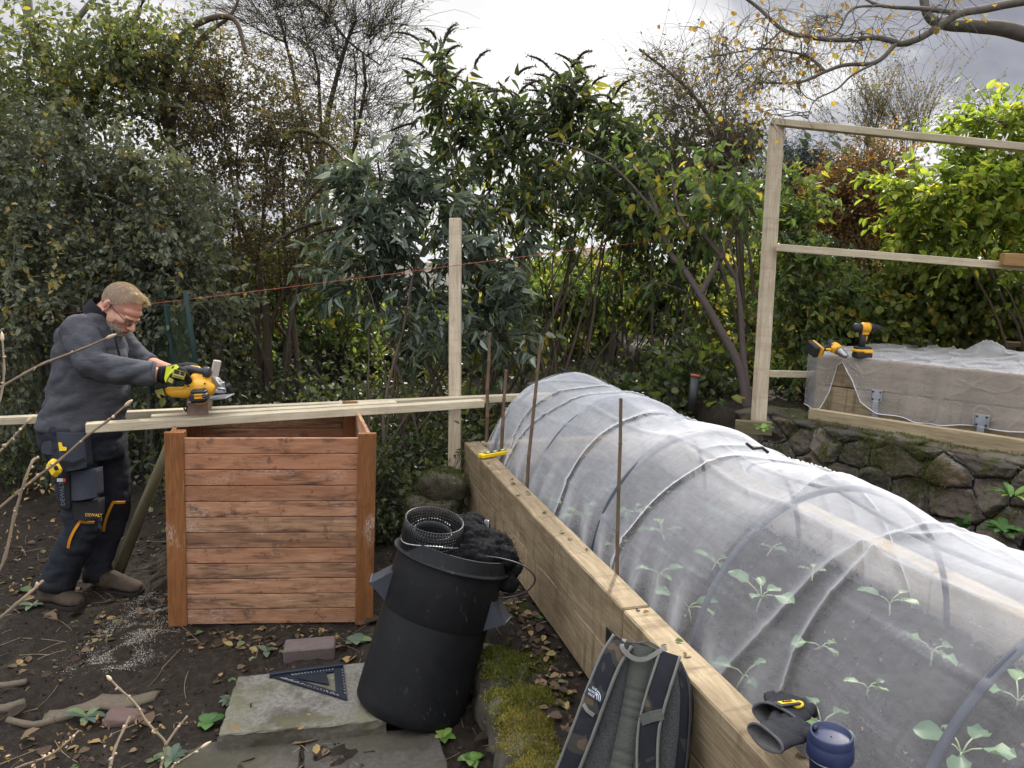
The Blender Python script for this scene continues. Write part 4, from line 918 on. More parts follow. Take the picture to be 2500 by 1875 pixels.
ztop = ztop + .09 * np.exp(-((UU - .78) / .11) ** 2 - ((wN - .8) / .12) ** 2) + .05 * np.exp(-((UU - 1.15) / .25) ** 2 - ((wN - .72) / .16) ** 2)
xl = np.clip((VV - ED) / (1.48 - ED), 0, 1); drp = xl * (EH - .015) * fl[None, :]
zz = np.where(on, ztop, EH + .012 - drp + .010 * nzv * (1 - xl))
rr_ = np.where(on, wN, -.014 - .020 * xl * (1 + np.sin(UU * 24 + 2 * np.sin(UU * 9))) - .012 * np.abs(nzv) - .006 * np.maximum(0, .05 - crs) / .05)
gv = np.stack([E0.x + ed.x * UU + en.x * rr_, E0.y + ed.y * UU + en.y * rr_, .79 + zz], -1).reshape(-1, 3)
ii = (np.arange(nv_ - 1)[:, None] * nu_ + np.arange(nu_ - 1)[None]).reshape(-1)
M_net2 = netmat('draped netting', .31, .95, (.76, .75, .75), 1.2)
o = npobj('net_cover', gv, np.stack([ii, ii + 1, ii + 1 + nu_, ii + nu_], 1), 4, M_net2, smooth=True); tag(o, 'dirty white netting draped over the box bed on the terrace', 'netting')
hem = gv.reshape(nv_, nu_, 3)[-1]; MB().tube([V(p) for p in hem[::2]], .0035, 5, False).build('hem', plain('white hem', (.62, .62, .62), .8), o)
pl = MB().beam(P(1978, 1015, 4.72), P(2600, 1112, 3.72), .05, .095, V((.45, -.5, 1)), .003, 8, .001, r=.6)
tag(pl.build('plank', M_oldplank), 'long pale sawn plank leaning along the foot of the netted box bed', 'plank')
def bracket(px_, py_, lab, w_=.066, hgt=.13, post=.10):
    p = P(px_, py_, 4.5); u = (p - EP(0, 0, 0)).dot(ed); o = thing('metal_bracket', EP(u, -.03, .1), lab, 'bracket', 'metal brackets on the box bed')
    z = pix(EP(u, -.02, 0)); c0 = EP(u, -.026, 0); 
    # height on the face whose picture row is py_
    zz_ = min((abs(pix(EP(u, -.026, h / 100))[1] - py_), h / 100) for h in range(0, 45))[1]
    mb = MB()
    mb.box(EP(u, -.036, zz_), (w_, .004, hgt * .55), Matrix((ed, en, V((0, 0, 1)))).transposed(), .0005)
    for sg in (-1, 1): mb.box(EP(u + sg * w_ / 2, -.046, zz_), (.004, .022, hgt * .55), Matrix((ed, en, V((0, 0, 1)))).transposed(), .0005)
    mb.build('plate', M_grey, o)
    MB().box(EP(u, -.042, zz_ - hgt * .27 - post / 2), (w_ * .5, .006, post), Matrix((ed, en, V((0, 0, 1)))).transposed(), .001).build('shank', M_grey, o)
    for sx in (-1, 1):
        for sz in (-1, 1): MB().tube([EP(u + sx * w_ * .32, -.038, zz_ + sz * hgt * .18), EP(u + sx * w_ * .32, -.042, zz_ + sz * hgt * .18)], .006, 8).build('screw', M_blackp, o)
bracket(2084, 965, 'galvanised bracket on bare timber below the upright drill'); bracket(2414, 1025, 'galvanised bracket half hidden by the netting above the plank, the right one', .075)
# drills

def drill(org, X, Z, lab, chuckmat):
    """X: chuck direction, Z: up along the handle"""
    X = V(X).normalized(); Z = (V(Z) - X * V(Z).dot(X)).normalized(); Y = Z.cross(X); rot = Matrix((X, Y, Z)).transposed(); q = lambda x, y, z: org + X * x + Y * y + Z * z
    o = thing('cordless_drill', org, lab, 'drill', 'cordless drills on the box bed')
    mb = MB(); mb.box(q(.0, 0, .030), (.105, .075, .038), rot, .008); mb.box(q(0, 0, .060), (.115, .068, .020), rot, .006, mi=1); mb.box(q(.022, 0, .052), (.06, .079, .014), rot, .004, mi=1); mb.build('battery', [M_tool, M_yel], o)
    mb = MB(); mb.tube([q(-.008, 0, .065), q(-.004, 0, .12), q(-.008, 0, .175)], [.021, .0195, .024], 12, ell=.85); mb.box(q(0, 0, .075), (.10, .06, .018), rot, .006); mb.build('handle', M_tool, o)
    mb = MB(); mb.tube([q(.018, 0, .150), q(.012, 0, .118)], [.010, .008], 8); mb.build('trigger', M_yel, o)
    mb = MB(); mb.tube([q(-.075, 0, .20), q(-.06, 0, .202), q(-.022, 0, .202)], [.022, .029, .030], 16); mb.build('motor_end', M_tool, o)
    mb = MB(); mb.tube([q(-.025, 0, .202), q(-.01, 0, .203), q(.028, 0, .203), q(.032, 0, .203)], [.031, .034, .033, .029], 16); mb.box(q(.003, 0, .172), (.05, .04, .03), rot, .006); mb.build('gear_case', M_yel, o)
    mb = MB(); mb.tube([q(.03, 0, .203), q(.06, 0, .203), q(.062, 0, .203), q(.085, 0, .203), q(.105, 0, .203), q(.112, 0, .203)], [.025, .026, .022, .0215, .016, .008], 16); mb.build('chuck', chuckmat, o)
    return o
p0 = P(2104, 874, 4.86); drill(p0 - V((0, 0, .012)), (1, .12, .0), (0, 0, 1), 'upright yellow and black cordless drill standing on the netted box bed', M_tool)
p0 = P(1986, 852, 4.80); drill(p0 - V((.03, 0, 0.0)), (.45, -.45, -.55), (-1, .1, .12), 'cordless drill lying on its side at the left corner of the box bed', M_chuck) if False else drill(p0 - V((.03, 0, .0)), (.25, -.8, -.35), (1, .15, -.06), 'cordless drill lying on its side at the left corner of the box bed', M_chuck)
# things behind the box bed
tag(MB().beam(P(2248, 905, 5.9), P(2270, 760, 6.0), .16, .02, V((.3, -1, .2)), .003).build('pale_board', plain('pale board', (.40, .38, .35), .8)), 'pale flat board standing half hidden in leaves behind the box bed', 'board')
ow = thing('old_wall', drop(P(2480, 900, 6.5)), 'dark old stone wall with a pale ledge at the right edge, behind leaves', 'stone wall'); mb = MB()
for r_ in range(6):
    x = 2290 + rs.rand() * 20
    while x < 2700:
        w_ = rs.uniform(45, 95); c0 = P(x + w_ / 2, 935 - r_ * 42, 6.4 - (x - 2290) * .0006); rock(mb, c0, V((w_ * .53 * 6.4 / F, 0, 0)), V((0, .16, 0)), V((0, 0, .082)), 200 + int(x) + r_, .15, 14, 9, .5, r=rs.rand() * .6); x += w_
mb.build('stonework', M_wstone, ow); MB().beam(P(2370, 838, 6.1), P(2700, 846, 5.9), .10, .035, V((0, 0, 1)), .004).build('ledge', M_oldplank, ow)
# plants rooted at the wall foot
M_fern = leafmat('hart tongue fern', [(0, (.04, .10, .025)), (1, (.10, .22, .05))], .3, 1.3); M_weed = leafmat('lush weed', [(0, (.06, .13, .025)), (.6, (.13, .25, .05)), (1, (.24, .34, .08))], .35, 1.4)
def rosette(px_, py_, t, n, ln, w_, lab, mat, name, up=.6, sp=1.0, seed=0):
    rs = np.random.RandomState(seed); c0 = P(px_, py_, t); o = thing(name, c0, lab, 'plant')
    for i in range(n):
        an = i * 2.399 + rs.rand() * .5; dr = V((math.cos(an) * sp, math.sin(an) * sp - .25, up * (.4 + rs.rand()))).normalized(); l_ = ln * rs.uniform(.6, 1.15)
        pts = bez(c0, c0 + dr * l_ * .55 + V((0, 0, l_ * .18)), c0 + dr * l_ - V((0, 0, l_ * .22)), 6); nr = []
        for k in range(7): tt = (pts[min(k + 1, 6)] - pts[max(k - 1, 0)]).normalized(); nr.append(tt.cross(V((0, 0, 1)).cross(tt)) if abs(tt.z) < .98 else V((0, -1, 0)))
        MB().strip(pts, [w_ * q for q in (.35, .8, 1, 1, .85, .55, .08)], nr, r=rs.rand(), thick=.001).build('leaf', mat, o)
    return o
rosette(2345, 1300, 3.72, 3, .17, .048, 'single hart tongue fern leaf clump at the wall foot', M_fern, 'fern', 1.4, .5, 3)
rosette(2470, 1215, 3.60, 13, .13, .026, 'bright green rosette weed growing out of the mossy wall', M_weed, 'weed', .6, 1, 4)
rosette(2450, 1300, 3.58, 26, .10, .040, 'dense leafy weed clump at the wall foot beside the fern', M_fern, 'weed', .7, 1, 5)
rosette(1862, 1050, 4.6, 9, .08, .03, 'little weed between the frame post and the stone wall', M_weed, 'weed', .6, 1, 6)
# ------------------------------------------------------------------ trees, shrubs, hedges
def S3(*a): return [(x, c) for x, c in a]
L_dark = leafmat('dark leaf', [(0, (.025, .036, .018)), (.5, (.055, .076, .036)), (.85, (.095, .12, .05)), (1, (.15, .14, .03))], .35, 1.7)
L_grey = leafmat('grey green leaf', [(0, (.060, .070, .048)), (.5, (.115, .130, .085)), (.88, (.185, .20, .13)), (.96, (.23, .225, .085)), (1, (.36, .26, .08))], .36, 1.5)
L_ash = leafmat('yellowing leaf', [(0, (.065, .085, .035)), (.5, (.125, .15, .060)), (.9, (.19, .205, .07)), (1, (.36, .28, .06))], .45, 1.7)
L_haw = leafmat('olive brown small leaf', [(0, (.045, .046, .022)), (.5, (.10, .088, .042)), (.8, (.16, .115, .045)), (1, (.20, .12, .03))], .5, 2.0)
L_bud = leafmat('buddleia leaf', [(0, (.026, .038, .022)), (.5, (.052, .072, .036)), (.8, (.095, .12, .042)), (.94, (.14, .17, .035)), (1, (.34, .28, .04))], .42, 2.0)
L_silv = leafmat('silvery leaf', [(0, (.030, .045, .030)), (.5, (.072, .096, .068)), (.80, (.16, .20, .16)), (1, (.32, .36, .31))], .32, 1.5, .55)  # silvery leaf; the palest stops also carry painted highlights
L_lime = leafmat('lime leaf', [(0, (.085, .125, .025)), (.5, (.19, .25, .05)), (.85, (.32, .37, .075)), (1, (.52, .43, .08))], .58, 1.8)
L_bram = leafmat('bramble leaf', [(0, (.045, .07, .024)), (.45, (.12, .16, .045)), (.78, (.24, .26, .06)), (1, (.46, .33, .06))], .45, 1.7)
L_grn = leafmat('fresh green leaf', [(0, (.040, .068, .026)), (.5, (.095, .145, .045)), (.85, (.19, .235, .06)), (1, (.36, .29, .06))], .48, 1.8)
L_rust = leafmat('rusty tiny leaf', [(0, (.06, .045, .02)), (.4, (.14, .085, .03)), (.75, (.25, .13, .035)), (1, (.42, .19, .05))], .45, 1.8)
L_con = leafmat('conifer spray', [(0, (.014, .028, .022)), (1, (.04, .065, .045))], .1, 1.2)
L_birch = leafmat('birch leaf', [(0, (.16, .10, .04)), (.5, (.34, .21, .05)), (.85, (.55, .36, .05)), (1, (.20, .20, .05))], .5, 1.5)
B_dk = bark('dark bark', (.018, .014, .012), (.055, .042, .036)); B_br = bark('brown bark', (.05, .036, .026), (.12, .088, .062)); B_gr = bark('grey green bark', (.07, .068, .05), (.17, .16, .12)); B_pr = bark('plum bark', (.05, .038, .034), (.13, .10, .09)); B_bi = bark('birch bark', (.045, .036, .03), (.17, .15, .12))
def bs(px_, py_, t): q = P(px_, py_, t); return (q.x, q.y, landz(q.x, q.y))
# left mass
shrub('elder_shrub', bs(120, 1000, 5.7), [blob(110, 430, 5.8, 250, 190, .5, 3), blob(60, 760, 5.6, 180, 260, .4, 3), blob(-120, 560, 5.6, 160, 380, .5, 2)], 'dense dark green shrub behind the man at the left edge', 'shrub', L_grey, B_gr, 300, 6, 9, (.046, .027), .34, 12, .022, seed=1, droop=.3)
shrub('dogwood_shrub', bs(420, 1010, 6.1), [blob(380, 560, 6.0, 190, 190, .45, 3), blob(450, 740, 6.0, 110, 170, .4, 2.2), blob(310, 700, 6.1, 150, 160, .4, 2)], 'grey-green shrub with drooping oval leaves above the man and the net cage', 'shrub', L_grey, B_gr, 240, 6, 9, (.050, .030), .34, 10, .018, seed=2, leafdroop=.4)
shrub('ash_tree', bs(190, 1000, 6.9), [blob(150, 170, 6.6, 200, 130, .6, 2.4), blob(330, 120, 6.7, 120, 100, .5, 1.2), blob(60, 300, 6.6, 150, 120, .5, 1.4), blob(320, 240, 6.7, 130, 90, .4, 1)], 'tall tree with yellowing leaves and a thick trunk at top left', 'tree', L_ash, B_gr, 150, 6, 8, (.060, .031), .40, 0, .03, seed=3,
      stem_parts=[([P(215, 1010, 6.9), P(190, 520, 6.9), P(150, 250, 6.8), P(75, 60, 6.7), P(60, -160, 6.7)], .085), ([P(190, 520, 6.9), P(185, 260, 6.9), P(170, 90, 6.9), P(250, -30, 6.9)], .055), ([P(170, 330, 6.9), P(290, 130, 6.8), P(350, 0, 6.7), P(380, -120, 6.7)], .035)])
shrub('hawthorn_tree', bs(640, 1000, 7.4), [blob(560, 330, 7.2, 240, 210, .7, 3), blob(740, 470, 7.2, 150, 230, .6, 2.2), blob(580, 610, 7.3, 230, 170, .6, 2), blob(460, 200, 7.1, 140, 130, .5, 1.3)], 'olive-brown small-leaved thorn tree left of centre, sky showing through', 'tree', L_haw, B_br, 330, 10, 7, (.034, .022), .42, 12, .03, seed=4, stem_spread=.35, twig_r=.002,
      stem_parts=[([P(560, 1000, 7.3), P(470, 560, 7.2), P(400, 260, 7.0), P(430, 110, 7.0), P(500, 50, 7.0), P(572, 48, 7.0), P(600, 130, 7.0)], .05), ([P(420, 300, 7.0), P(480, 110, 7.1), P(560, 40, 7.1), P(600, -40, 7.1)], .03), ([P(660, 1000, 7.4), P(640, 700, 7.3), P(560, 480, 7.2)], .05), ([P(740, 1000, 7.4), P(700, 640, 7.4), P(690, 380, 7.4)], .03)])
shrub('willow_tree', bs(820, 1000, 8.8), [blob(860, 190, 8.6, 150, 170, .7, 2), blob(740, 90, 8.6, 150, 110, .7, 1.5), blob(900, 330, 8.6, 110, 150, .6, 1.6), blob(640, 20, 8.6, 120, 60, .6, .7), blob(960, 60, 8.6, 60, 60, .5, .5)], 'bare twiggy tree against the sky left of centre', 'tree', L_haw, B_dk, 190, 13, 1, (.035, .018), .62, 5, .04, seed=5, twig_r=.0024, spread=.55, twig_up=.25, twk=6, wig=.12, droop=.15,
      stem_parts=[([P(790, 1000, 8.8), P(775, 620, 8.8), P(790, 350, 8.7), P(830, 160, 8.6), P(870, 40, 8.6)], .05), ([P(700, -40, 8.4), P(790, 30, 8.4), P(850, 100, 8.4), P(930, 160, 8.5)], .022)])
shrub('hazel_shrub', bs(610, 1000, 8.6), [blob(600, 700, 8.4, 130, 130, .4, 2), blob(720, 660, 8.6, 110, 140, .4, 1.2), blob(850, 800, 8.4, 130, 80, .4, 1)], 'sunlit yellow-green shrub low behind the thorn tree, right of the net cage', 'shrub', L_grn, B_br, 120, 6, 7, (.07, .045), .34, 7, .014, seed=22)
# buddleias
_, nd5, tw5 = shrub('buddleia_shrub', bs(1240, 1000, 6.2), [blob(1080, 245, 6.2, 34, 75, .2, .8), blob(1135, 350, 6.2, 60, 85, .3, 1.0), blob(1235, 340, 6.2, 42, 95, .3, 1.0), blob(1310, 360, 6.2, 42, 95, .3, 1.0), blob(1395, 265, 6.2, 36, 85, .25, .9), blob(1460, 345, 6.2, 46, 100, .3, 1.0), blob(1200, 500, 6.1, 190, 100, .4, 2), blob(1450, 500, 6.1, 160, 100, .4, 1.6), blob(1560, 400, 6.1, 70, 90, .3, .8)],
      'tall buddleia with long dark drooping leaves and brown seed spikes in the centre', 'shrub', L_bud, B_br, 135, 4, 7, (.118, .038), .31, 20, .016, seed=6, shape='lance', leafdroop=.45, twig_up=.45, stem_spread=.4, droop=.2)
tips = tw5[:, -1]; order = np.argsort(-tips[:, 2] + np.random.RandomState(1).rand(len(tips)) * .5)[:64]
rs = np.random.RandomState(6); bl = bpy.data.objects['buddleia_shrub']; sp_, sr_, lp = [], [], []
for i in order:
    d0 = unit(tw5[i, -1] - tw5[i, 0]); d0 = unit(d0 + np.array([rs.randn() * .35, rs.randn() * .3, .35])); l_ = rs.uniform(.12, .24); dn = np.array([np.sign(d0[0]) * .45, 0, -.5])
    q = np.stack([tips[i] + d0 * l_ * u + dn * l_ * u * u * .7 for u in np.linspace(0, 1, 8)]); sp_.append(q); sr_.append(.010 * np.array([.4, 1, 1.15, .9, 1.1, .9, .7, .25])); lp.append(q[1:])
sp_ = np.array(sp_); M_spk = plain('dry seed spike', (.035, .026, .022), .9)
for q, r_ in zip(sp_, sr_): tubes_obj('seed_spike', [(q[None], np.array(r_)[None])], M_spk, bl, 5)
lp = np.concatenate(lp); lp = np.repeat(lp, 9, 0); n_ = len(lp)
leaf_obj('seed_husk', lp + rs.randn(n_, 3) * .006, rs.randn(n_, 3), rs.randn(n_, 3), rs.uniform(.012, .024, n_), np.full(n_, .008), L_haw, bl, rnd=rs.rand(n_) * .4)
shrub('silver_buddleia', bs(1010, 1040, 5.6), [blob(950, 470, 5.6, 130, 90, .3, 1.6), blob(1060, 540, 5.6, 100, 90, .3, 1.3), blob(890, 640, 5.5, 150, 110, .3, 2), blob(1010, 800, 5.5, 170, 110, .35, 2), blob(1240, 800, 5.5, 110, 90, .3, 1.3), blob(860, 500, 5.6, 90, 120, .3, 1), blob(1180, 640, 5.6, 110, 110, .3, 1.2)],
      'lower buddleia with silvery grey-green leaves around the upright post', 'shrub', L_silv, B_br, 110, 4, 8, (.115, .040), .28, 16, .013, seed=7, shape='lance', leafdroop=.4, twig_up=.5, stem_spread=.35, droop=.15)
rs = np.random.RandomState(9); sp_, sr_ = [], []; sb = bpy.data.objects['silver_buddleia']; lp = []
for (x0, y0, x1, y1) in ((790, 345, 700, 330), (850, 420, 730, 520), (880, 560, 740, 590), (800, 540, 640, 620), (930, 520, 800, 590), (760, 350, 830, 380)):
    a_, b_ = np.array(P(x0, y0, 5.5)), np.array(P(x1, y1, 5.4)); q = np.stack([a_ + (b_ - a_) * u + np.array([0, 0, .05 * np.sin(u * 3.1)]) for u in np.linspace(0, 1, 8)]); sp_.append(q); sr_.append(.013 * np.array([.5, 1, 1.1, .9, 1.1, .9, .8, .3])); lp.append(np.repeat(q, 26, 0))
for q, r_ in zip(sp_, sr_): tubes_obj('seed_spike', [(q[None], np.array(r_)[None])], M_spk, sb, 6)
lp = np.concatenate(lp); n_ = len(lp)
leaf_obj('seed_husk', lp + rs.randn(n_, 3) * .012, rs.randn(n_, 3), rs.randn(n_, 3), rs.uniform(.012, .026, n_), np.full(n_, .009), L_haw, sb, rnd=rs.rand(n_) * .4)
# behind the buddleia: thin stems and yellow-green leaves
shrub('lilac_shrub', bs(1380, 1010, 7.2), [blob(1330, 620, 7.2, 230, 150, .5, 2), blob(1530, 560, 7.2, 160, 170, .5, 1.6), blob(1180, 560, 7.2, 150, 150, .4, 1), blob(1480, 430, 7.2, 140, 90, .4, .8)], 'thin-stemmed shrub with yellow-green leaves behind the central buddleia', 'shrub', L_grn, B_br, 95, 6, 4, (.07, .036), .36, 26, .013, seed=8, stem_spread=.55, leafdroop=.4)
shrub('viburnum_shrub', bs(1660, 1000, 6.9), [blob(1600, 330, 6.9, 110, 110, .4, 1.2), blob(1700, 480, 6.9, 150, 120, .4, 2), blob(1560, 480, 6.9, 120, 110, .4, 1.4), blob(1800, 430, 6.8, 80, 120, .3, 1.2), blob(1640, 650, 6.9, 140, 110, .4, 1.2)], 'mid-green shrub with hanging leaves behind the plum tree and the thorny twigs', 'shrub', L_bud, B_br, 150, 5, 6, (.085, .036), .32, 16, .013, seed=23, stem_spread=.45, leafdroop=.45)
shrub('thorn_shrub', bs(1790, 1000, 6.4), [blob(1690, 330, 6.5, 130, 170, .5, 2), blob(1740, 240, 6.5, 90, 150, .4, 1.2), blob(1620, 200, 6.5, 90, 110, .35, 1), blob(1780, 420, 6.4, 80, 120, .3, 1)], 'dense tangle of thin dark thorny twigs right of centre', 'shrub', L_haw, B_br, 130, 14, 1, (.034, .022), .34, 5, .018, seed=9, twig_r=.0017, spread=1.2, twk=6, wig=.15, droop=.1,
      stem_parts=[([P(1815, 1000, 6.4), P(1810, 700, 6.4), P(1800, 450, 6.4), P(1740, 300, 6.5), P(1660, 200, 6.5), P(1560, 120, 6.5)], .03)])
pr = [([P(1828, 1026, 5.3), P(1806, 898, 5.3), P(1753, 796, 5.3), P(1712, 723, 5.3), P(1667, 653, 5.35), P(1635, 613, 5.4), P(1602, 511, 5.45), P(1585, 470, 5.5)], .034), ([P(1832, 1020, 5.3), P(1814, 857, 5.3), P(1808, 755, 5.28), P(1798, 678, 5.28), P(1802, 650, 5.28)], .025),
      ([P(1712, 715, 5.3), P(1753, 641, 5.28), P(1781, 584, 5.26), P(1804, 523, 5.26), P(1800, 440, 5.3)], .023), ([P(1761, 625, 5.28), P(1716, 572, 5.3), P(1675, 552, 5.3), P(1647, 478, 5.35), P(1640, 400, 5.4)], .018), ([P(1798, 680, 5.28), P(1764, 620, 5.28), P(1755, 560, 5.3)], .016), ([P(1602, 520, 5.45), P(1500, 410, 5.5), P(1400, 360, 5.6), P(1330, 345, 5.7)], .012)]
shrub('plum_tree', tuple(P(1828, 1026, 5.3)), [blob(1700, 480, 5.4, 140, 110, .35, 2), blob(1560, 480, 5.5, 110, 110, .3, 1), blob(1800, 520, 5.3, 60, 110, .25, 1), blob(1640, 700, 5.4, 100, 80, .3, .6)], 'pruned plum tree with two dark forking trunks beside the frame post', 'tree', L_grn, B_pr, 42, 5, 4, (.075, .040), .28, 0, .03, seed=10, stem_parts=pr, leafdroop=.5)
# right side
shrub('honeysuckle_shrub', bs(1985, 1000, 5.9), [blob(1940, 520, 5.8, 40, 90, .3, .9), blob(1960, 690, 5.7, 80, 100, .3, 1.6), blob(1930, 820, 5.6, 70, 80, .25, 1), blob(2060, 740, 5.8, 70, 50, .3, .7)], 'green leafy shrub filling the frame just right of its post', 'shrub', L_grn, B_br, 95, 6, 7, (.066, .032), .28, 7, .014, seed=11, shape='lance', leafdroop=.35)
shrub('lime_shrub', bs(2600, 900, 5.3), [blob(2410, 470, 5.1, 170, 100, .3, 2.2), blob(2330, 560, 5.1, 130, 70, .25, 1.3), blob(2270, 450, 5.1, 110, 50, .2, .8), blob(2500, 380, 5.1, 80, 150, .3, .8), blob(2440, 270, 5.1, 75, 70, .25, .5), blob(2560, 600, 5.1, 120, 120, .3, 1)], 'sunlit lime-green shrub with layered sprays at the right edge', 'shrub', L_lime, B_br, 125, 6, 10, (.066, .036), .30, 7, .016, seed=12, flat=1.2, spread=.7, twig_up=.0, leafdroop=.15)
shrub('bramble_bush', bs(2230, 900, 6.0), [blob(2180, 755, 5.9, 150, 65, .35, 2), blob(2330, 700, 5.8, 150, 80, .35, 2), blob(2060, 790, 5.8, 110, 60, .3, 1.2), blob(2470, 740, 5.7, 110, 90, .3, 1.3)], 'green and yellow bramble heap behind the box bed', 'shrub', L_bram, B_br, 260, 6, 8, (.055, .044), .24, 6, .010, seed=13, shape='round', flat=.7)
shrub('cotoneaster_shrub', bs(2150, 950, 7.0), [blob(2120, 450, 6.3, 120, 80, .4, 2), blob(2050, 520, 6.3, 80, 100, .35, 1.4), blob(2180, 560, 6.4, 120, 100, .4, 1.6)], 'rusty brown fine-leaved shrub in the middle of the frame', 'shrub', L_rust, B_br, 210, 10, 9, (.026, .016), .32, 6, .016, seed=14, twig_r=.0016)
shrub('firethorn_shrub', bs(2200, 950, 7.5), [blob(2110, 330, 7.4, 110, 60, .3, 1), blob(2230, 300, 7.4, 120, 60, .3, 1)], 'upright wispy twigs with tiny leaves above the top rail of the frame', 'shrub', L_haw, B_dk, 46, 7, 14, (.022, .013), .62, 6, .014, seed=15, spread=.35, twig_up=1.1, twk=7, wig=.1, droop=.0, twig_r=.0016)
shrub('conifer_tree', bs(1985, 900, 10.5), [blob(1985, 450, 10.5, 80, 70, .6, 2), blob(1930, 420, 10.5, 60, 60, .5, 1), blob(2040, 520, 10.5, 80, 90, .6, 1)], 'dark flat-topped conifer far behind the frame post', 'tree', L_con, B_dk, 120, 10, 12, (.07, .012), .45, 2, .06, seed=16, flat=1.5, twig_up=-.05, spread=.6, shape='lance')
# low growth
shrub('yellow_hedge', bs(1520, 900, 9.0), [blob(1480, 730, 8.6, 190, 45, .5, 2), blob(1650, 720, 8.6, 110, 70, .5, 1.2), blob(1330, 740, 8.6, 110, 45, .4, .7)], 'sunlit yellow-green hedge low in the gap behind the plum tree', 'hedge', L_grn, B_br, 150, 6, 8, (.08, .05), .3, 6, .014, seed=17)
shrub('privet_hedge', bs(1900, 900, 8.0), [blob(1920, 700, 7.8, 120, 80, .4, 1.6), blob(2480, 620, 7.2, 190, 180, .4, 2.4), blob(1800, 760, 7.6, 100, 80, .4, 1)], 'mixed green hedge behind the frame and the brambles', 'hedge', L_bram, B_br, 150, 6, 8, (.08, .05), .32, 8, .016, seed=18)
def thicket(name, box, n, lab, lmat, leaf, seed, bm=B_dk, kind='stuff', hh=.5, shape='oval', cat=None, tw=True, lpt=7, tl=.28):
    """rough low growth: stems and leaves scattered over an area of ground"""
    rs = np.random.RandomState(seed); x = rs.uniform(box[0], box[1], n); y = rs.uniform(box[2], box[3], n); z = land(x, y)
    h = hh * rs.beta(1.6, 2.2, n)
    p0 = np.stack([x, y, z - .02], -1); p2 = p0 + np.stack([rs.randn(n) * tl * .7, rs.randn(n) * tl * .7, h], -1); p1 = (p0 + p2) / 2 + np.stack([rs.randn(n) * .05, rs.randn(n) * .05, h * .35], -1)
    c = curve3(p0, p1, p2, 5); o = tubes_obj(name, [(c, np.broadcast_to(np.linspace(.0035, .0012, 5), (n, 5)).copy(), 3)], bm); tag(o, lab, cat, None, kind)
    ti = np.repeat(np.arange(n), lpt); k = rs.randint(1, 5, len(ti)); pp = c[ti, k] + rs.randn(len(ti), 3) * .03
    leaf_obj('foliage', pp, unit(rs.randn(len(ti), 3) + np.array([0, 0, -.1])), unit(rs.randn(len(ti), 3) * .6 + np.array([0, 0, .9])), leaf[0] * rs.uniform(.5, 1.2, len(ti)), leaf[1] * rs.uniform(.5, 1.2, len(ti)), lmat, o, shape=shape)
    return o
thicket('undergrowth', (-4.2, -.6, 5.3, 7.6), 1500, 'dark tangled undergrowth below the left shrubs', L_dark, (.06, .042), 31, hh=1.0)
thicket('undergrowth', (-.9, 1.5, 5.35, 7.2), 1100, 'mixed undergrowth below the central shrubs', L_dark, (.065, .045), 32, hh=.85, shape='round')
thicket('ivy', (.1, 1.6, 5.5, 6.6), 380, 'round-leaved green ivy patch behind the tunnel', L_grn, (.08, .07), 33, hh=.55, shape='round')
thicket('undergrowth', (1.9, 4.2, 5.9, 8.2), 900, 'leafy undergrowth behind the box bed', L_bram, (.06, .045), 34, hh=.9)
thicket('bramble_patch', (-1.15, -.35, 4.55, 5.5), 420, 'dark bramble tangle between the bin and the upright post', L_dark, (.05, .035), 35, hh=.7, lpt=8)
thicket('bramble_patch', (-2.05, -1.25, 4.6, 5.6), 300, 'low green bramble tangle behind the round stake', L_grey, (.055, .04), 36, hh=.62, lpt=8)
rs = np.random.RandomState(40)
def farwood(name, x0, x1, y0, y1, zt, n, lab, lmat, seed, leaf=(.16, .11)):
    rs = np.random.RandomState(seed); x = rs.uniform(x0, x1, n); y = rs.uniform(y0, y1, n); top = zt * (.8 + .25 * np.sin(x * 1.7 + 1) + .1 * rs.randn(n)); z = land(x, y) + top * rs.beta(1.3, 1.1, n)
    o = leaf_obj(name, np.stack([x, y, z], -1), rs.randn(n, 3), rs.randn(n, 3), leaf[0] * rs.uniform(.6, 1.3, n), leaf[1] * rs.uniform(.6, 1.3, n), lmat, None, rnd=rs.rand(n)); tag(o, lab, None, None, 'stuff')
farwood('woodland', -10, -4.3, 9.2, 12, 3.5, 8500, 'dark woodland far behind the left shrubs', L_dark, 41)
farwood('woodland', -4.6, -1.0, 10, 12.5, 1.5, 4500, 'dark far hedge line behind the thorn tree', L_dark, 44)
farwood('woodland', -1.2, 4.4, 10.5, 13, 1.35, 6500, 'low far hedge line in the central gap', L_bram, 42)
farwood('woodland', 4.0, 12.5, 9.5, 12, 2.3, 7000, 'dark woodland far behind the frame at right', L_dark, 43)
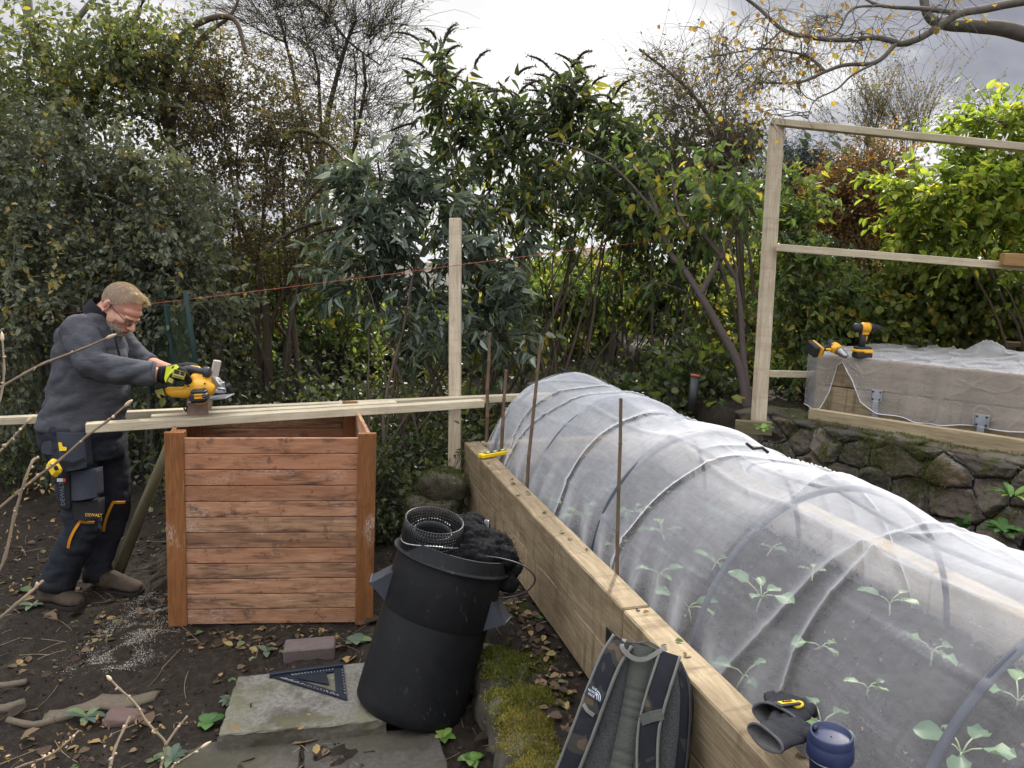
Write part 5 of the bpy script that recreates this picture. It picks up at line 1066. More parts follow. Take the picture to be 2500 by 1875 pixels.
# birch limb reaching in from the right
bi = [([P(3350, 1300, 3.9), P(3150, 600, 4.0), P(2800, 190, 4.1), P(2500, 83, 4.15), P(2387, 65, 4.15), P(2315, 61, 4.15), P(2268, 40, 4.15), P(2250, -30, 4.15)], .058),
      ([P(2800, -40, 4.0), P(2500, 4, 4.05), P(2405, 22, 4.05), P(2344, 33, 4.0), P(2297, 61, 4.0), P(2243, 94, 4.0), P(2199, 107, 4.0), P(2181, 101, 4.0), P(2134, 92, 4.0), P(2051, 98, 4.0), P(1971, 90, 4.0), P(1910, 72, 4.05), P(1855, 22, 4.1), P(1800, -20, 4.1)], .024),
      ([P(2188, 106, 4.0), P(2138, 152, 3.98), P(2062, 159, 3.98), P(2015, 175, 3.98), P(1960, 199, 3.98), P(1903, 203, 3.98), P(1840, 200, 4.0)], .013), ([P(2134, 155, 3.98), P(2080, 184, 3.95), P(2044, 217, 3.95), P(1989, 246, 3.95), P(1972, 290, 3.95)], .007),
      ([P(2015, 175, 3.98), P(1982, 145, 4), P(1946, 130, 4.02), P(1863, 119, 4.05), P(1783, 130, 4.1), P(1718, 141, 4.1)], .009), ([P(2344, 33, 4.0), P(2261, 22, 4.0), P(2152, 14, 4.05), P(2100, -10, 4.1)], .016), ([P(2152, 14, 4.05), P(2080, 22, 4.05), P(2043, 80, 4.03), P(1990, 95, 4.0)], .008), ([P(1910, 72, 4.05), P(1870, 110, 4.0), P(1800, 170, 4.0), P(1750, 210, 4.0)], .006)]
shrub('birch_tree', bs(3350, 1300, 3.9), [blob(1900, 110, 4.05, 190, 95, .3, 2.2), blob(1780, 90, 4.1, 110, 90, .3, 1), blob(2050, 60, 4.05, 140, 60, .3, 1), blob(1880, 220, 4.0, 130, 70, .2, 1.1), blob(2250, 30, 4.0, 120, 60, .3, .5)], 'pale birch limb with fine twigs and few yellow leaves at top right', 'tree', L_birch, B_bi, 95, 9, .45, (.028, .022), .22, 0, .02, seed=20, stem_parts=bi, twig_r=.0010, spread=1.0, twk=6, wig=.14, droop=.6, twig_up=-.15, shape='round', leafdroop=.3)
# far house glimpsed through the gap
hs_ = P(1478, 700, 75); hou = thing('house', (hs_.x, hs_.y, 0), 'tiny far house with a brown roof glimpsed through the central gap', 'house')
MB().box((hs_.x, hs_.y, 1.1), (5, 4, 2.2)).build('wall', plain('render wall', (.5, .48, .45), .9), hou)
mb = MB(); x, y = hs_.x, hs_.y
mb.add([V((x - 2.7, y - 2.2, 2.2)), V((x + 2.7, y - 2.2, 2.2)), V((x + 2.7, y + 2.2, 2.2)), V((x - 2.7, y + 2.2, 2.2)), V((x - 2.7, y, 3.2)), V((x + 2.7, y, 3.2))], [[0, 1, 5, 4], [2, 3, 4, 5], [1, 2, 5], [3, 0, 4], [3, 2, 1, 0]]); mb.build('roof', plain('brown tile roof', (.16, .10, .08), .9), hou)
# ------------------------------------------------------------------ the man sawing
T0 = 3.95
def M(px_, py_, dt=0.0): return P(px_, py_, T0 + dt)
PX = T0 / F
tc_ = V((0, -1, 0)); ri = V((1, 0, 0)); upv = V((0, 0, 1))
man = thing('person', M(200, 1440), 'man in dark grey fleece and work trousers bending over a saw at the bin', 'person')
def fabric(name, a, b, sc=90, st=(1, 1, 6), r=.9, bmp=.5, rib=0.0):
    mt, nt, out = newmat(name); v1 = nz(nt, coords(nt, None, st), sc, 4, .65); v2 = nz(nt, coords(nt), 6, 4, .6); v3 = nz(nt, coords(nt), sc * 4, 2)
    c = mixc(nt, v1, a, b); c = mixc(nt, ramp(nt, v2, [(.5, g(0)), (.8, g(.35))]), c, tuple(min(1, x * 1.5 + .01) for x in b))
    principled(nt, out, c, r, bump(nt, math_(nt, 'ADD', v1, v3), bmp, .003), 0, .15); return mt
M_fleece = fabric('charcoal fleece', (.020, .021, .026), (.092, .094, .104), 26, (1, 1, 7))
M_trous = fabric('dark work trousers', (.012, .0135, .018), (.030, .033, .042), 70, (1, 1, 1))
M_skin = None
mt, nt, out = newmat('skin'); v1 = nz(nt, coords(nt), 60, 4); v2 = nz(nt, coords(nt), 14, 3); c = mixc(nt, v1, (.44, .22, .15), (.56, .31, .22)); c = mixc(nt, ramp(nt, v2, [(.45, g(0)), (.7, g(.6))]), c, (.52, .20, .14))
b_ = principled(nt, out, c, .5, bump(nt, v1, .15, .002), 0, .35); M_skin = mt
M_hair = plain('sandy hair', (.40, .29, .21), .6, 0, .3, 120, .4); M_beard = plain('greying beard', (.40, .33, .27), .7, 0, .3, 120, .4)
M_boot = plain('muddy suede boot', (.052, .037, .025), .85, 0, .4, 40, .5); M_sole = plain('boot sole', (.02, .017, .014), .9)
# head frame
aF, aY = R(40), R(14)
HS_ = 1.07
Fv0 = ri * math.cos(aF) - upv * math.sin(aF); U = (ri * math.sin(aF) + upv * math.cos(aF))
Fh = (Fv0 * math.cos(aY) + tc_ * math.sin(aY)).normalized(); Sd = U.cross(Fh).normalized()
if Sd.dot(tc_) < 0: Sd = -Sd
HC_ = M(297, 750, 0.0)
def hd(f, s, u): return HC_ + (Fh * f + Sd * s + U * u) * HS_
# trunk rings: (px, py, half width px, half depth m)
TR = [(200, 1062, 97, .175, 0), (200, 1035, 99, .185, 0), (208, 990, 100, .19, 0), (220, 945, 96, .195, 0), (222, 895, 88, .195, 0), (222, 845, 80, .20, 0), (221, 800, 68, .205, 0), (228, 772, 52, .165, 0), (246, 757, 33, .095, 0), (262, 752, 27, .07, 0)]
def trunk_rings(mb, rows, grow=1.0, n=28):
    rings = []
    for (x, y, w, d, dt) in rows:
        c0 = M(x, y, dt); rings.append([c0 + ri * (w * PX * grow * math.cos(6.283 * j / n)) + V((0, 1, 0)) * (d * grow * math.sin(6.283 * j / n)) for j in range(n)])
    mb.loft(rings)
na = [M(192, 800, -.17), M(205, 845, -.23), M(226, 893, -.26), M(300, 905, -.24), M(375, 913, -.18)]
fa = [M(262, 800, .17), M(295, 838, .24), M(335, 878, .26), M(372, 893, .18), M(400, 900, .08)]
nleg = [M(180, 1050, -.085), M(182, 1100, -.09), M(186, 1160, -.095), M(196, 1225, -.10), M(203, 1285, -.10), M(180, 1335, -.08), M(155, 1385, -.06), M(138, 1432, -.05)]
fleg = [M(248, 1050, .09), M(262, 1110, .10), M(270, 1170, .11), M(274, 1225, .12), M(272, 1265, .12), M(252, 1320, .12), M(238, 1370, .12), M(238, 1412, .12)]
# body: one continuous skin (head, neck, arms, trunk, legs)
mb = MB()
trunk_rings(mb, TR[:6] + [(221, 812, 58, .165, 0), (232, 790, 40, .12, 0), (247, 768, 30, .085, 0), (262, 752, 27, .07, 0)], .86); mb.tube(na + [M(392, 914, -.17), M(408, 914, -.165)], [.056, .055, .052, .048, .038, .031, .030], 14, round_=True); mb.tube(fa + [M(415, 903, .03)], [.054, .053, .05, .046, .036, .03], 14, round_=True)
mb.tube(nleg, [.10, .095, .085, .075, .065, .055, .05, .042], 14, round_=True); mb.tube(fleg, [.10, .095, .085, .075, .062, .055, .05, .042], 14, round_=True)
mb.tube([M(246, 775, 0), M(262, 765, 0), hd(-.03, 0, -.045)], [.060, .062, .058], 16, round_=True)
body = melt(mb, 'body', M_skin, man, .009, 5)
# head in finer detail, fused to the neck
mb = MB()
mb.ellips(hd(-.008, 0, .028), (Fh * .098, Sd * .077, U * .088), 22, 16)
mb.ellips(hd(.028, 0, -.045), (Fh * .066, Sd * .062, U * .072), 20, 14)
mb.ellips(hd(.045, 0, -.082), (Fh * .044, Sd * .045, U * .034), 16, 10)
mb.ellips(hd(.058, 0, .022), (Fh * .040, Sd * .060, U * .030), 16, 10)
mb.ellips(hd(.080, 0, -.002), (Fh * .022, Sd * .055, U * .012), 14, 8)
for s_ in (-1, 1):
    mb.ellips(hd(.058, s_ * .042, -.030), (Fh * .034, Sd * .022, U * .022), 12, 8); mb.ellips(hd(.012, s_ * .058, -.052), (Fh * .045, Sd * .014, U * .035), 12, 8)
mb.tube([hd(.088, 0, -.004), hd(.103, 0, -.024), hd(.116, 0, -.044)], [.008, .011, .0135], 12, round_=True)
for s_ in (-1, 1): mb.ellips(hd(.103, s_ * .0125, -.047), (Fh * .012, Sd * .009, U * .009), 10, 8)
mb.ellips(hd(.086, 0, -.070), (Fh * .016, Sd * .026, U * .007), 12, 8); mb.ellips(hd(.083, 0, -.084), (Fh * .016, Sd * .022, U * .007), 12, 8)
for s_ in (-1, 1):
    mb.ellips(hd(-.018, s_ * .079, -.012), (Fh * .019 - U * .004, Sd * .008 + Fh * -.006, U * .034), 14, 10); mb.ellips(hd(-.012, s_ * .083, -.038), (Fh * .009, Sd * .006, U * .010), 10, 8)
mb.tube([hd(-.03, 0, -.02), hd(-.05, 0, -.10), M(254, 778, 0)], [.062, .062, .072], 18, round_=True)
head = melt(mb, 'head', M_skin, man, .0036, 3)
me_ = plain('eye dark', (.03, .025, .02), .3)
M_lid = plain('eyelid', (.36, .18, .13), .6)
for s_ in (-1, 1): MB().ellips(hd(.080, s_ * .031, -.016), (Fh * .010, Sd * .013, U * .006), 10, 6).build('eyelid', M_lid, man)
MB().strip([hd(.096, -.022, -.077), hd(.101, 0, -.0765), hd(.096, .022, -.077)], .003, tuple(Fh)).build('mouth', plain('lip line', (.16, .06, .05), .6), man)
M_earh = plain('ear hollow', (.34, .13, .09), .6)
for s_ in (-1, 1): MB().ellips(hd(-.016, s_ * .086, -.010), (Fh * .009, Sd * .002, U * .018), 10, 6).build('ear_hollow', M_earh, man)
# hair
def hairpts(n, seed, test):
    rs = np.random.RandomState(seed); out = []
    while len(out) < n:
        d = rs.randn(3); d /= np.linalg.norm(d)
        f, s, u = -.012 + .096 * d[0], .0785 * d[1], .030 + .088 * d[2]
        if test(f, s, u): out.append((f, s, u, d))
    return out
tst = lambda f, s, u: (u > -.004 + 1.35 * max(0, f + .01) + (.03 if abs(s) < .02 and f > .05 else 0) and f < .085 and not (f > .045 and abs(s) > .045 and u < .075)) or (f < -.03 and u > -.055) 
mb = MB(); 
mb.ellips(hd(-.012, 0, .030), (Fh * .0985, Sd * .0795, U * .090), 22, 16); mb.ellips(hd(.046, 0, .094), (Fh * .034, Sd * .045, U * .020), 14, 10)
hb = melt(mb, 'hair', M_hair, man, .005, 2, lambda p: .0035 * noise.noise(p * 45) + .002 * noise.noise(p * 110))
# trim the shell below the hairline
bmh = bmesh.new(); bmh.from_mesh(hb.data); kill = []
for v in bmh.verts:
    q = v.co + OFF[hb.name] - HC_; f, s, u = q.dot(Fh) / HS_, q.dot(Sd) / HS_, q.dot(U) / HS_
    if u < (.058 + 1.15 * f if f > -.045 else -.040) or (f > .025 and u < .088) or (f > .0 and abs(s) > .055 and u < .092): kill.append(v)
bmesh.ops.delete(bmh, geom=kill, context='VERTS'); bmh.to_mesh(hb.data); bmh.free()
hp = hairpts(17000, 3, tst); rs = np.random.RandomState(5)
Pn = np.array([hd(f * 1.0, s, u)[:] for f, s, u, d in hp]); nn = np.array([(Fh * d[0] + Sd * d[1] + U * d[2])[:] for f, s, u, d in hp])
fl_ = np.array([f for f, s, u, d in hp]); uu_ = np.array([u for f, s, u, d in hp])
front = sstep(.0, .06, fl_)
comb = np.array(Fh) * (front * 1.1 - (1 - front) * .15)[:, None] * 1.0 - np.array(U) * ((1 - front) * .8)[:, None] + np.array(upv) * (front * .15)[:, None]
Dn = unit(nn * (.16 + .62 * front[:, None]) + comb + rs.randn(len(Pn), 3) * .24)
L_hair = leafmat('hair strand', [(0, (.27, .20, .15)), (.5, (.50, .39, .30)), (1, (.76, .63, .49))], .25, 1.2)
leaf_obj('hair', Pn, Dn, nn, (.010 + .026 * front) * rs.uniform(.5, 1.3, len(Pn)), np.full(len(Pn), .0013), L_hair, man, rnd=np.clip(.35 + .4 * front + .2 * rs.randn(len(Pn)), 0, 1), fold=.1, droop=.12)  # front strands lighter: warm light on the hair put into its colour
# beard
bp_, bn_ = [], []
rs = np.random.RandomState(8)
while len(bp_) < 9000:
    d = rs.randn(3); d /= np.linalg.norm(d)
    f, s, u = .030 + .068 * d[0], .063 * d[1], -.055 + .072 * d[2]
    if rs.rand() < .3: f, s, u = .046 + .046 * d[0], .047 * d[1], -.086 + .037 * d[2]
    if u > -.062 + .55 * (.0 - min(0, f)) and not (f < .02 and u < -.02): continue
    if f > .066 and -.088 < u < -.062 and abs(s) < .026: continue
    if u > -.030 - .25 * max(0, f) or f < -.025: continue
    bp_.append(hd(f, s, u)[:]); bn_.append((Fh * d[0] + Sd * d[1] + U * d[2])[:])
bp_, bn_ = np.array(bp_), np.array(bn_)
L_brd = leafmat('beard strand', [(0, (.33, .27, .22)), (.5, (.54, .47, .41)), (1, (.72, .67, .62))], .2, 1.1)
leaf_obj('beard', bp_, unit(bn_ * .5 - np.array(U) * .8 + rs.randn(len(bp_), 3) * .3), bn_, rs.uniform(.007, .015, len(bp_)), np.full(len(bp_), .0014), L_brd, man, fold=.1)
# glasses
M_gl = plain('black spectacle frame', (.012, .012, .013), .35)
gl = bpy.data.objects.new('glasses', None); 
mb = MB()
for s_ in (-1, 1):
    c0 = hd(.106, s_ * .033, -.014); pts = [c0 + Sd * (.026 * math.cos(a)) + U * (.017 * math.sin(a)) - Fh * (abs(.026 * math.cos(a)) * .15) for a in [6.283 * k / 20 for k in range(21)]]
    mb.tube(pts, .0016, 5, False); mb.tube([hd(.100, s_ * .060, -.010), hd(.04, s_ * .078, -.002), hd(-.02, s_ * .084, .008)], .0019, 5)
mb.tube([hd(.106, -.008, -.010), hd(.110, 0, -.006), hd(.106, .008, -.010)], .0017, 5); bpy.data.objects.remove(gl)
mb.build('glasses', M_gl, man)
# fleece
def crease(amp, f1=9, f2=23, st=(1, 1, 2.2)):
    return lambda p: amp * (noise.noise(V((p.x * f1 * st[0], p.y * f1, p.z * f1 * st[2]))) + .45 * noise.noise(V((p.x * f2 * st[0], p.y * f2, p.z * f2 * st[2] + 7))))
def fold_disp(p):
    q = V((p.x * 6 + p.z * 6, p.y * 6, p.z * 11 - p.x * 5)); v = abs(noise.noise(q)); w = noise.noise(p * 17)
    return .020 * (v - .25) + .004 * w + .008 * abs(noise.noise(V((p.x * 12 + p.z * 9, p.y * 9, p.z * 20 - p.x * 9))))
mb = MB(); trunk_rings(mb, [(196, 1040, 103, .20, 0), (198, 1022, 102, .20, 0)] + TR[2:8] + [(243, 764, 38, .105, 0)], .95)
mb.tube(na[:-1] + [M(374, 913, -.18)], [.090, .084, .078, .068, .058], 18, round_=False); mb.ellips(M(196, 808, -.13), (ri * .085, V((0, .10, 0)), upv * .085), 16, 12)
mb.tube(fa[:4], [.085, .078, .068, .056], 16, round_=False); mb.ellips(M(256, 804, .13), (ri * .08, V((0, .10, 0)), upv * .08), 16, 12)
mb.ellips(M(226, 802, 0), (ri * .115, V((0, .16, 0)), upv * .07), 16, 12)
fl = melt(mb, 'fleece', M_fleece, man, .0075, 5, fold_disp)
M_coll = fabric('black collar fleece', (.008, .008, .010), (.02, .02, .024), 60)
mb = MB()
cpts = [(hd(-.060, .0, -.040), 0)]; rings = []
for (c0, w1, w2) in ((M(246, 772, 0), .092, .098), (M(256, 758, 0), .085, .092), (M(265, 748, 0), .080, .086)):
    axn = (M(268, 745) - M(246, 775)).normalized(); a = V((0, 1, 0)); b = axn.cross(a).normalized(); rings.append([c0 + a * (w2 * math.sin(6.283 * j / 24)) + b * (w1 * math.cos(6.283 * j / 24)) - upv * (.028 * max(0, math.cos(6.283 * j / 24)) if b.x > 0 else .028 * max(0, -math.cos(6.283 * j / 24))) for j in range(24)])
mb.loft(rings, caps=False); mb.build('collar', M_coll, man)
MB().tube(smooth_path([M(278, 806, -.085), M(287, 850, -.10), M(300, 890, -.09)], 5), .006, 6).build('zip_seam', M_coll, man)
mb = MB(); d0 = (na[-1] - na[-2]).normalized(); mb.tube([na[-1] - d0 * .012, na[-1] + d0 * .006], [.0625, .061], 18); mb.build('cuff', M_fleece, man)
# trousers
def tr_disp(p):
    q = V((p.x * 7 - p.z * 3, p.y * 6, p.z * 10 + p.x * 5)); v = abs(noise.noise(q)); return .020 * (v - .25) + .006 * noise.noise(p * 21) + .006 * abs(noise.noise(V((p.x * 9, p.y * 9, p.z * 26))))
mb = MB(); trunk_rings(mb, [(199, 1020, 97, .18, 0), (199, 1050, 99, .185, 0), (206, 1090, 96, .18, 0), (212, 1112, 88, .165, 0)], 1.0)
mb.tube(nleg, [.108, .110, .102, .093, .087, .085, .083, .081], 18); mb.tube(fleg, [.104, .10, .093, .087, .082, .076, .070, .066], 18)
tro = melt(mb, 'trousers', M_trous, man, .0075, 5, tr_disp)
M_blk = fabric('black reinforcement', (.010, .010, .011), (.024, .024, .026), 80)
M_org = plain('orange piping', (.60, .25, .015), .6); M_ylw = plain('bright yellow', (.75, .50, .02), .5)
# cuffs, knee pads, holster pockets
mb = MB(); mb.tube([M(142, 1412, -.05), M(137, 1436, -.05)], [.089, .087], 20); mb.build('trouser_cuff', M_blk, man)
mb = MB(); mb.tube([M(238, 1388, .12), M(238, 1416, .12)], [.073, .070], 20); mb.build('trouser_cuff', M_blk, man)
def kneepad(c0, dirf, dirs, L_, W_):
    """padded shield standing proud of the knee with an orange edge"""
    dirf, up_ = V(dirf).normalized(), V(dirs).normalized(); sd = up_.cross(dirf).normalized(); rings = []
    for k in range(9):
        u = -1 + k / 4; w = W_ * (1 - .25 * u * u); dep = .030 * (1 - .4 * u * u); row = []
        for j in range(9):
            s = -1 + j / 4; row.append(c0 + up_ * (u * L_) + sd * (s * w) + dirf * (dep * (1 - .55 * s * s)))
        rings.append(row)
    mb = MB(); mb.loft(rings, closed=False)
    back = [[p - dirf * .05 for p in row] for row in rings]; mb.loft(back, closed=False)
    n = 9; edge = [rings[0][j] for j in range(9)] + [rings[k][8] for k in range(1, 9)] + [rings[8][j] for j in range(7, -1, -1)] + [rings[k][0] for k in range(7, 0, -1)]; eb = [p - dirf * .05 for p in edge]; mb.loft([edge + [edge[0]], eb + [eb[0]]], closed=False)
    o = mb.build('knee_pad', M_blk, man)
    near = [rings[k][0] if rings[4][0].y < rings[4][8].y else rings[k][8] for k in range(1, 9)]
    MB().strip([p + dirf * .004 + V((0, -.006, 0)) for p in smooth_path(near + [rings[8][j] for j in ((1, 3, 5) if near[0] is rings[1][0] else (7, 5, 3))], 3)], .013, tuple((dirf * .3 + V((0, -1, 0))).normalized()), thick=.006).build('piping', M_org, o)
kneepad(M(206, 1305, -.12), V((.72, -.62, -.30)), V((.42, 0, .9)), .085, .068)
kneepad(M(284, 1262, .09), V((.80, -.55, -.15)), V((.34, 0, .94)), .095, .062)
def pouch(cs, th, mat, name, par=None):
    q = [V(c) for c in cs]; mb = MB(); rings = []
    for u in range(7):
        row = []
        for v in range(7):
            a = q[0].lerp(q[1], v / 6); b = q[3].lerp(q[2], v / 6); p = a.lerp(b, u / 6); row.append(p + V((.25, -1, 0)).normalized() * (th * (1 - abs(v / 3 - 1) ** 3) * (.45 + .55 * u / 6)))
        rings.append(row)
    mb.loft(rings, closed=False); ed = [rings[0][j] for j in range(7)] + [rings[k][6] for k in range(1, 7)] + [rings[6][j] for j in range(5, -1, -1)] + [rings[k][0] for k in range(5, 0, -1)]
    mb.loft([ed + [ed[0]], [p + V((0, .06, 0)) for p in ed + [ed[0]]]], closed=False); return mb.build(name, mat, par or man)
M_pock = fabric('grey pocket cloth', (.020, .023, .030), (.044, .048, .060), 70)
pk = pouch([M(137, 1055, -.20), M(205, 1060, -.21), M(212, 1140, -.225), M(148, 1150, -.225)], .03, M_pock, 'holster_pocket')
MB().strip([M(146, 1128, -.262), M(180, 1134, -.268), M(208, 1122, -.262)], .022, (0.1, -1, 0), thick=.003).build('pocket_band', M_blk, pk)
pouch([M(172, 1150, -.205), M(235, 1146, -.20), M(238, 1212, -.205), M(174, 1222, -.21)], .022, M_pock, 'cargo_pocket')
lp_ = pouch([M(137, 1160, -.20), M(168, 1160, -.215), M(172, 1240, -.215), M(146, 1238, -.205)], .014, M_blk, 'ruler_pocket')
pouch([M(172, 1226, -.205), M(240, 1222, -.19), M(240, 1266, -.195), M(182, 1270, -.21)], .012, M_blk, 'knee_band')
pouch([M(98, 1050, -.10), M(128, 1050, -.17), M(132, 1110, -.18), M(100, 1100, -.11)], .03, M_pock, 'holster_pocket')
M_orgt = plain('orange print', (.62, .33, .05), .6)
for p_ in [o for o in man.children if o.name.startswith('knee_band')]: letters('DEWALT', 'lettering', .022, M(229, 1258, -.232), (1, -.12, .0), (0, 0, 1), M_orgt, p_)
letters('DEWALT', 'lettering', .030, M(152, 1205, -.242), (0, 0, 1), (-1, .0, 0), plain('grey print', (.10, .12, .15), .7), lp_)
MB().strip([M(147, 1168, -.236), M(147, 1176, -.236)], .03, (0, -1, 0), thick=.002).build('label', plain('white label', (.6, .6, .6), .6), lp_); MB().strip([M(157, 1168, -.240), M(157, 1177, -.240)], .012, (0, -1, 0), thick=.002).build('label', plain('red label', (.5, .04, .03), .6), lp_)
mb = MB(); mb.add([M(142, 1080, -.268), M(150, 1080, -.268), M(153, 1090, -.268), M(163, 1092, -.268), M(162, 1100, -.268), M(145, 1101, -.268)] , [[0, 1, 2, 3, 4, 5]]); mb.add([M(142, 1080, -.24), M(150, 1080, -.24), M(153, 1090, -.24), M(163, 1092, -.24), M(162, 1100, -.24), M(145, 1101, -.24)], [[5, 4, 3, 2, 1, 0]]); mb.build('knife_handle', M_ylw, man)
# boots
def boot(heel, toe, ank, seed):
    heel, toe, ank = V(heel), V(toe), V(ank); d = (toe - heel); d.z = 0; L_ = d.length; d.normalize(); s = V((-d.y, d.x, 0)); mb = MB(); rings = []
    for (u, w, h) in ((-.02, .025, .055), (.08, .040, .085), (.28, .040, .105), (.48, .044, .085), (.70, .052, .060), (.88, .047, .050), (1.0, .022, .035)):
        c0 = heel + d * (u * L_); rings.append([c0 + s * (w * math.cos(a) * (1.1 if math.sin(a) < 0 else 1)) + V((0, 0, .02 + h * .5 + h * .5 * max(-.98, math.sin(a) * (1.0)))) for a in [6.283 * j / 16 for j in range(16)]])
    mb.loft(rings); mb.tube([heel + d * (L_ * .2) + V((0, 0, .06)), ank], [.052, .050], 14)
    o = melt(mb, 'boot', M_boot, man, .006, 3, lambda p: .0035 * noise.noise(p * 35))
    mb = MB(); rings = []
    for z, k in ((0, .96), (.012, 1.0), (.026, .98)):
        rings.append([heel + d * (L_ * u) + s * (w * k * sg) + V((0, 0, z)) for sg, us in ((1, (-.05, .1, .3, .5, .72, .9, 1.0, 1.03)), (-1, (1.03, 1.0, .9, .72, .5, .3, .1, -.05))) for u in us for w in [np.interp(u, [-.05, .1, .3, .5, .72, .9, 1.0, 1.03], [.022, .043, .041, .043, .053, .048, .03, .012])]])
    mb.loft(rings, smooth=False); mb.build('sole', M_sole, o); return o
h0 = M(104, 1462, -.05); gz = lambda p: V((p.x, p.y, landz(p.x, p.y) - .004))
boot(gz(h0), gz(M(200, 1466, -.10)), M(136, 1425, -.05), 1)
boot(gz(M(252, 1440, .12)), gz(M(346, 1448, .09)), M(238, 1405, .12), 2)
# gloves: palm and five bent fingers each
M_glv = fabric('dark glove', (.014, .015, .013), (.035, .034, .028), 80); M_hiv = plain('hi-vis yellow cloth', (.48, .55, .02), .7)
def hand(wr, kn, fdir, curl, thumb, sidev, name, lab):
    """wr wrist, kn knuckle centre, fdir finger direction, curl direction the finger tips bend to"""
    wr, kn, fdir, curl, sidev = V(wr), V(kn), V(fdir).normalized(), V(curl).normalized(), V(sidev).normalized(); mb = MB()
    nrm = sidev.cross((kn - wr).normalized()).normalized()
    mb.tube([wr, wr.lerp(kn, .35), wr.lerp(kn, .75), kn], [.034, .038, .043, .040], 14, ell=.62, upv=tuple(sidev), round_=True)
    for i, (o_, l_) in enumerate(((-.031, .026), (-.0105, .030), (.0105, .028), (.031, .022))):
        b = kn + sidev * o_; k1 = b + fdir * l_ * 1.25; k2 = k1 + (fdir * .25 + curl).normalized() * l_ * 1.05; k3 = k2 + (curl - fdir * .55).normalized() * l_ * .8
        mb.tube(smooth_path([b - fdir * .012, b, k1, k2, k3], 3), [.0115 - .0003 * k for k in range(13)], 10, round_=True)
    tb = wr.lerp(kn, .45) - sidev * .034; th = [tb, tb + (V(thumb) - tb) * .55 - sidev * .012, V(thumb)]; mb.tube(smooth_path(th, 3), [.0145, .0142, .014, .0135, .013, .0125, .0115], 10, round_=True)
    return melt(mb, 'glove', M_glv, man, .0032, 3)
sw = lambda x, y, dt=0.0: P(x, y, T0 - .10 + dt)
g1 = hand(sw(398, 915, -.07), sw(440, 912, -.085), V((.85, .28, -.35)), V((-.1, .35, -.9)), sw(444, 900, .0), V((.30, .45, -.84)), 'glove', '')
MB().tube([sw(388, 914, -.075), sw(398, 915, -.072), sw(404, 915, -.072)], [.040, .043, .045], 16, ell=.8).build('cuff', M_blk, g1)
# panels of the near glove
def patch(pts, mat, par, name, nrm, th=.003):
    n = V(nrm).normalized(); mb = MB(); p = [V(q) for q in pts]; k = len(p); mb.add([q + n * th for q in p] + [q - n * .02 for q in p], [list(range(k)), list(range(2 * k - 1, k - 1, -1))] + [[j, k + j, k + (j + 1) % k, (j + 1) % k] for j in range(k)]); return mb.build(name, mat, par)
gn = (.12, -1, .25)
patch([sw(406, 895, -.112), sw(428, 890, -.112), sw(436, 897, -.118), sw(414, 914, -.128), sw(404, 934, -.122), sw(401, 925, -.117)], M_hiv, g1, 'hi_vis_panel', gn, .0)
M_pad = plain('glove pad', (.34, .30, .07), .7)
pd = patch([sw(424, 900, -.131), sw(452, 908, -.131), sw(446, 926, -.136), sw(419, 920, -.137)], M_pad, g1, 'knuckle_pad', gn, 0)
for (xa, ya, xb, yb) in ((426, 904, 438, 907), (441, 908, 451, 911), (425, 909, 437, 912), (440, 913, 449, 916)): MB().beam(sw(xa, ya, -.1345), sw(xb, yb, -.1345), .003, .0075, V((.2, 0, 1)), 0).build('pad_cell', M_blk, pd)
letters('STANLEY', 'lettering', .0125, sw(433, 920, -.1385), (1, 0, -.26), (.2, .1, 1), M_blk, pd)
pd2 = patch([sw(413, 921, -.132), sw(423, 926, -.136), sw(420, 936, -.136), sw(409, 931, -.132)], M_pad, g1, 'wrist_pad', gn, 0)
g2 = hand(sw(430, 898, .12), sw(468, 897, .05), V((.7, -.6, -.2)), V((-.1, -.35, -.9)), sw(470, 912, .07), V((.55, .8, -.2)), 'glove', '')
patch([sw(432, 892, .06), sw(462, 890, .02), sw(466, 893, .015), sw(436, 897, .05)], M_glv, g2, 'back_panel', (0, -.5, 1), 0)
cf = patch([sw(376, 950, -.02), sw(398, 944, -.04), sw(404, 962, -.04), sw(388, 975, -.03)], M_blk, g1, 'wrist_strap', gn, 0)
pd3 = patch([sw(378, 953, -.03), sw(396, 948, -.05), sw(402, 966, -.05), sw(390, 962, -.045), sw(392, 974, -.045), sw(384, 968, -.04)], M_pad, g1, 'strap_tab', gn, 0)
# tape measure hanging from the pocket
tm = thing('tape_measure', M(132, 1140, -.27), 'yellow tape measure clipped to the pocket of the man', 'tape measure')
dx = V((.55, -.25, -.75)).normalized(); rt = Matrix((dx, V((.3, .95, -.05)).normalized(), dx.cross(V((.3, .95, -.05)).normalized()))).transposed()
MB().box(M(133, 1142, -.275), (.082, .036, .066), rt, .014).build('case', M_ylw, tm); MB().box(M(137, 1143, -.297), (.024, .012, .022), rt, .004).build('grip', M_blk, tm)
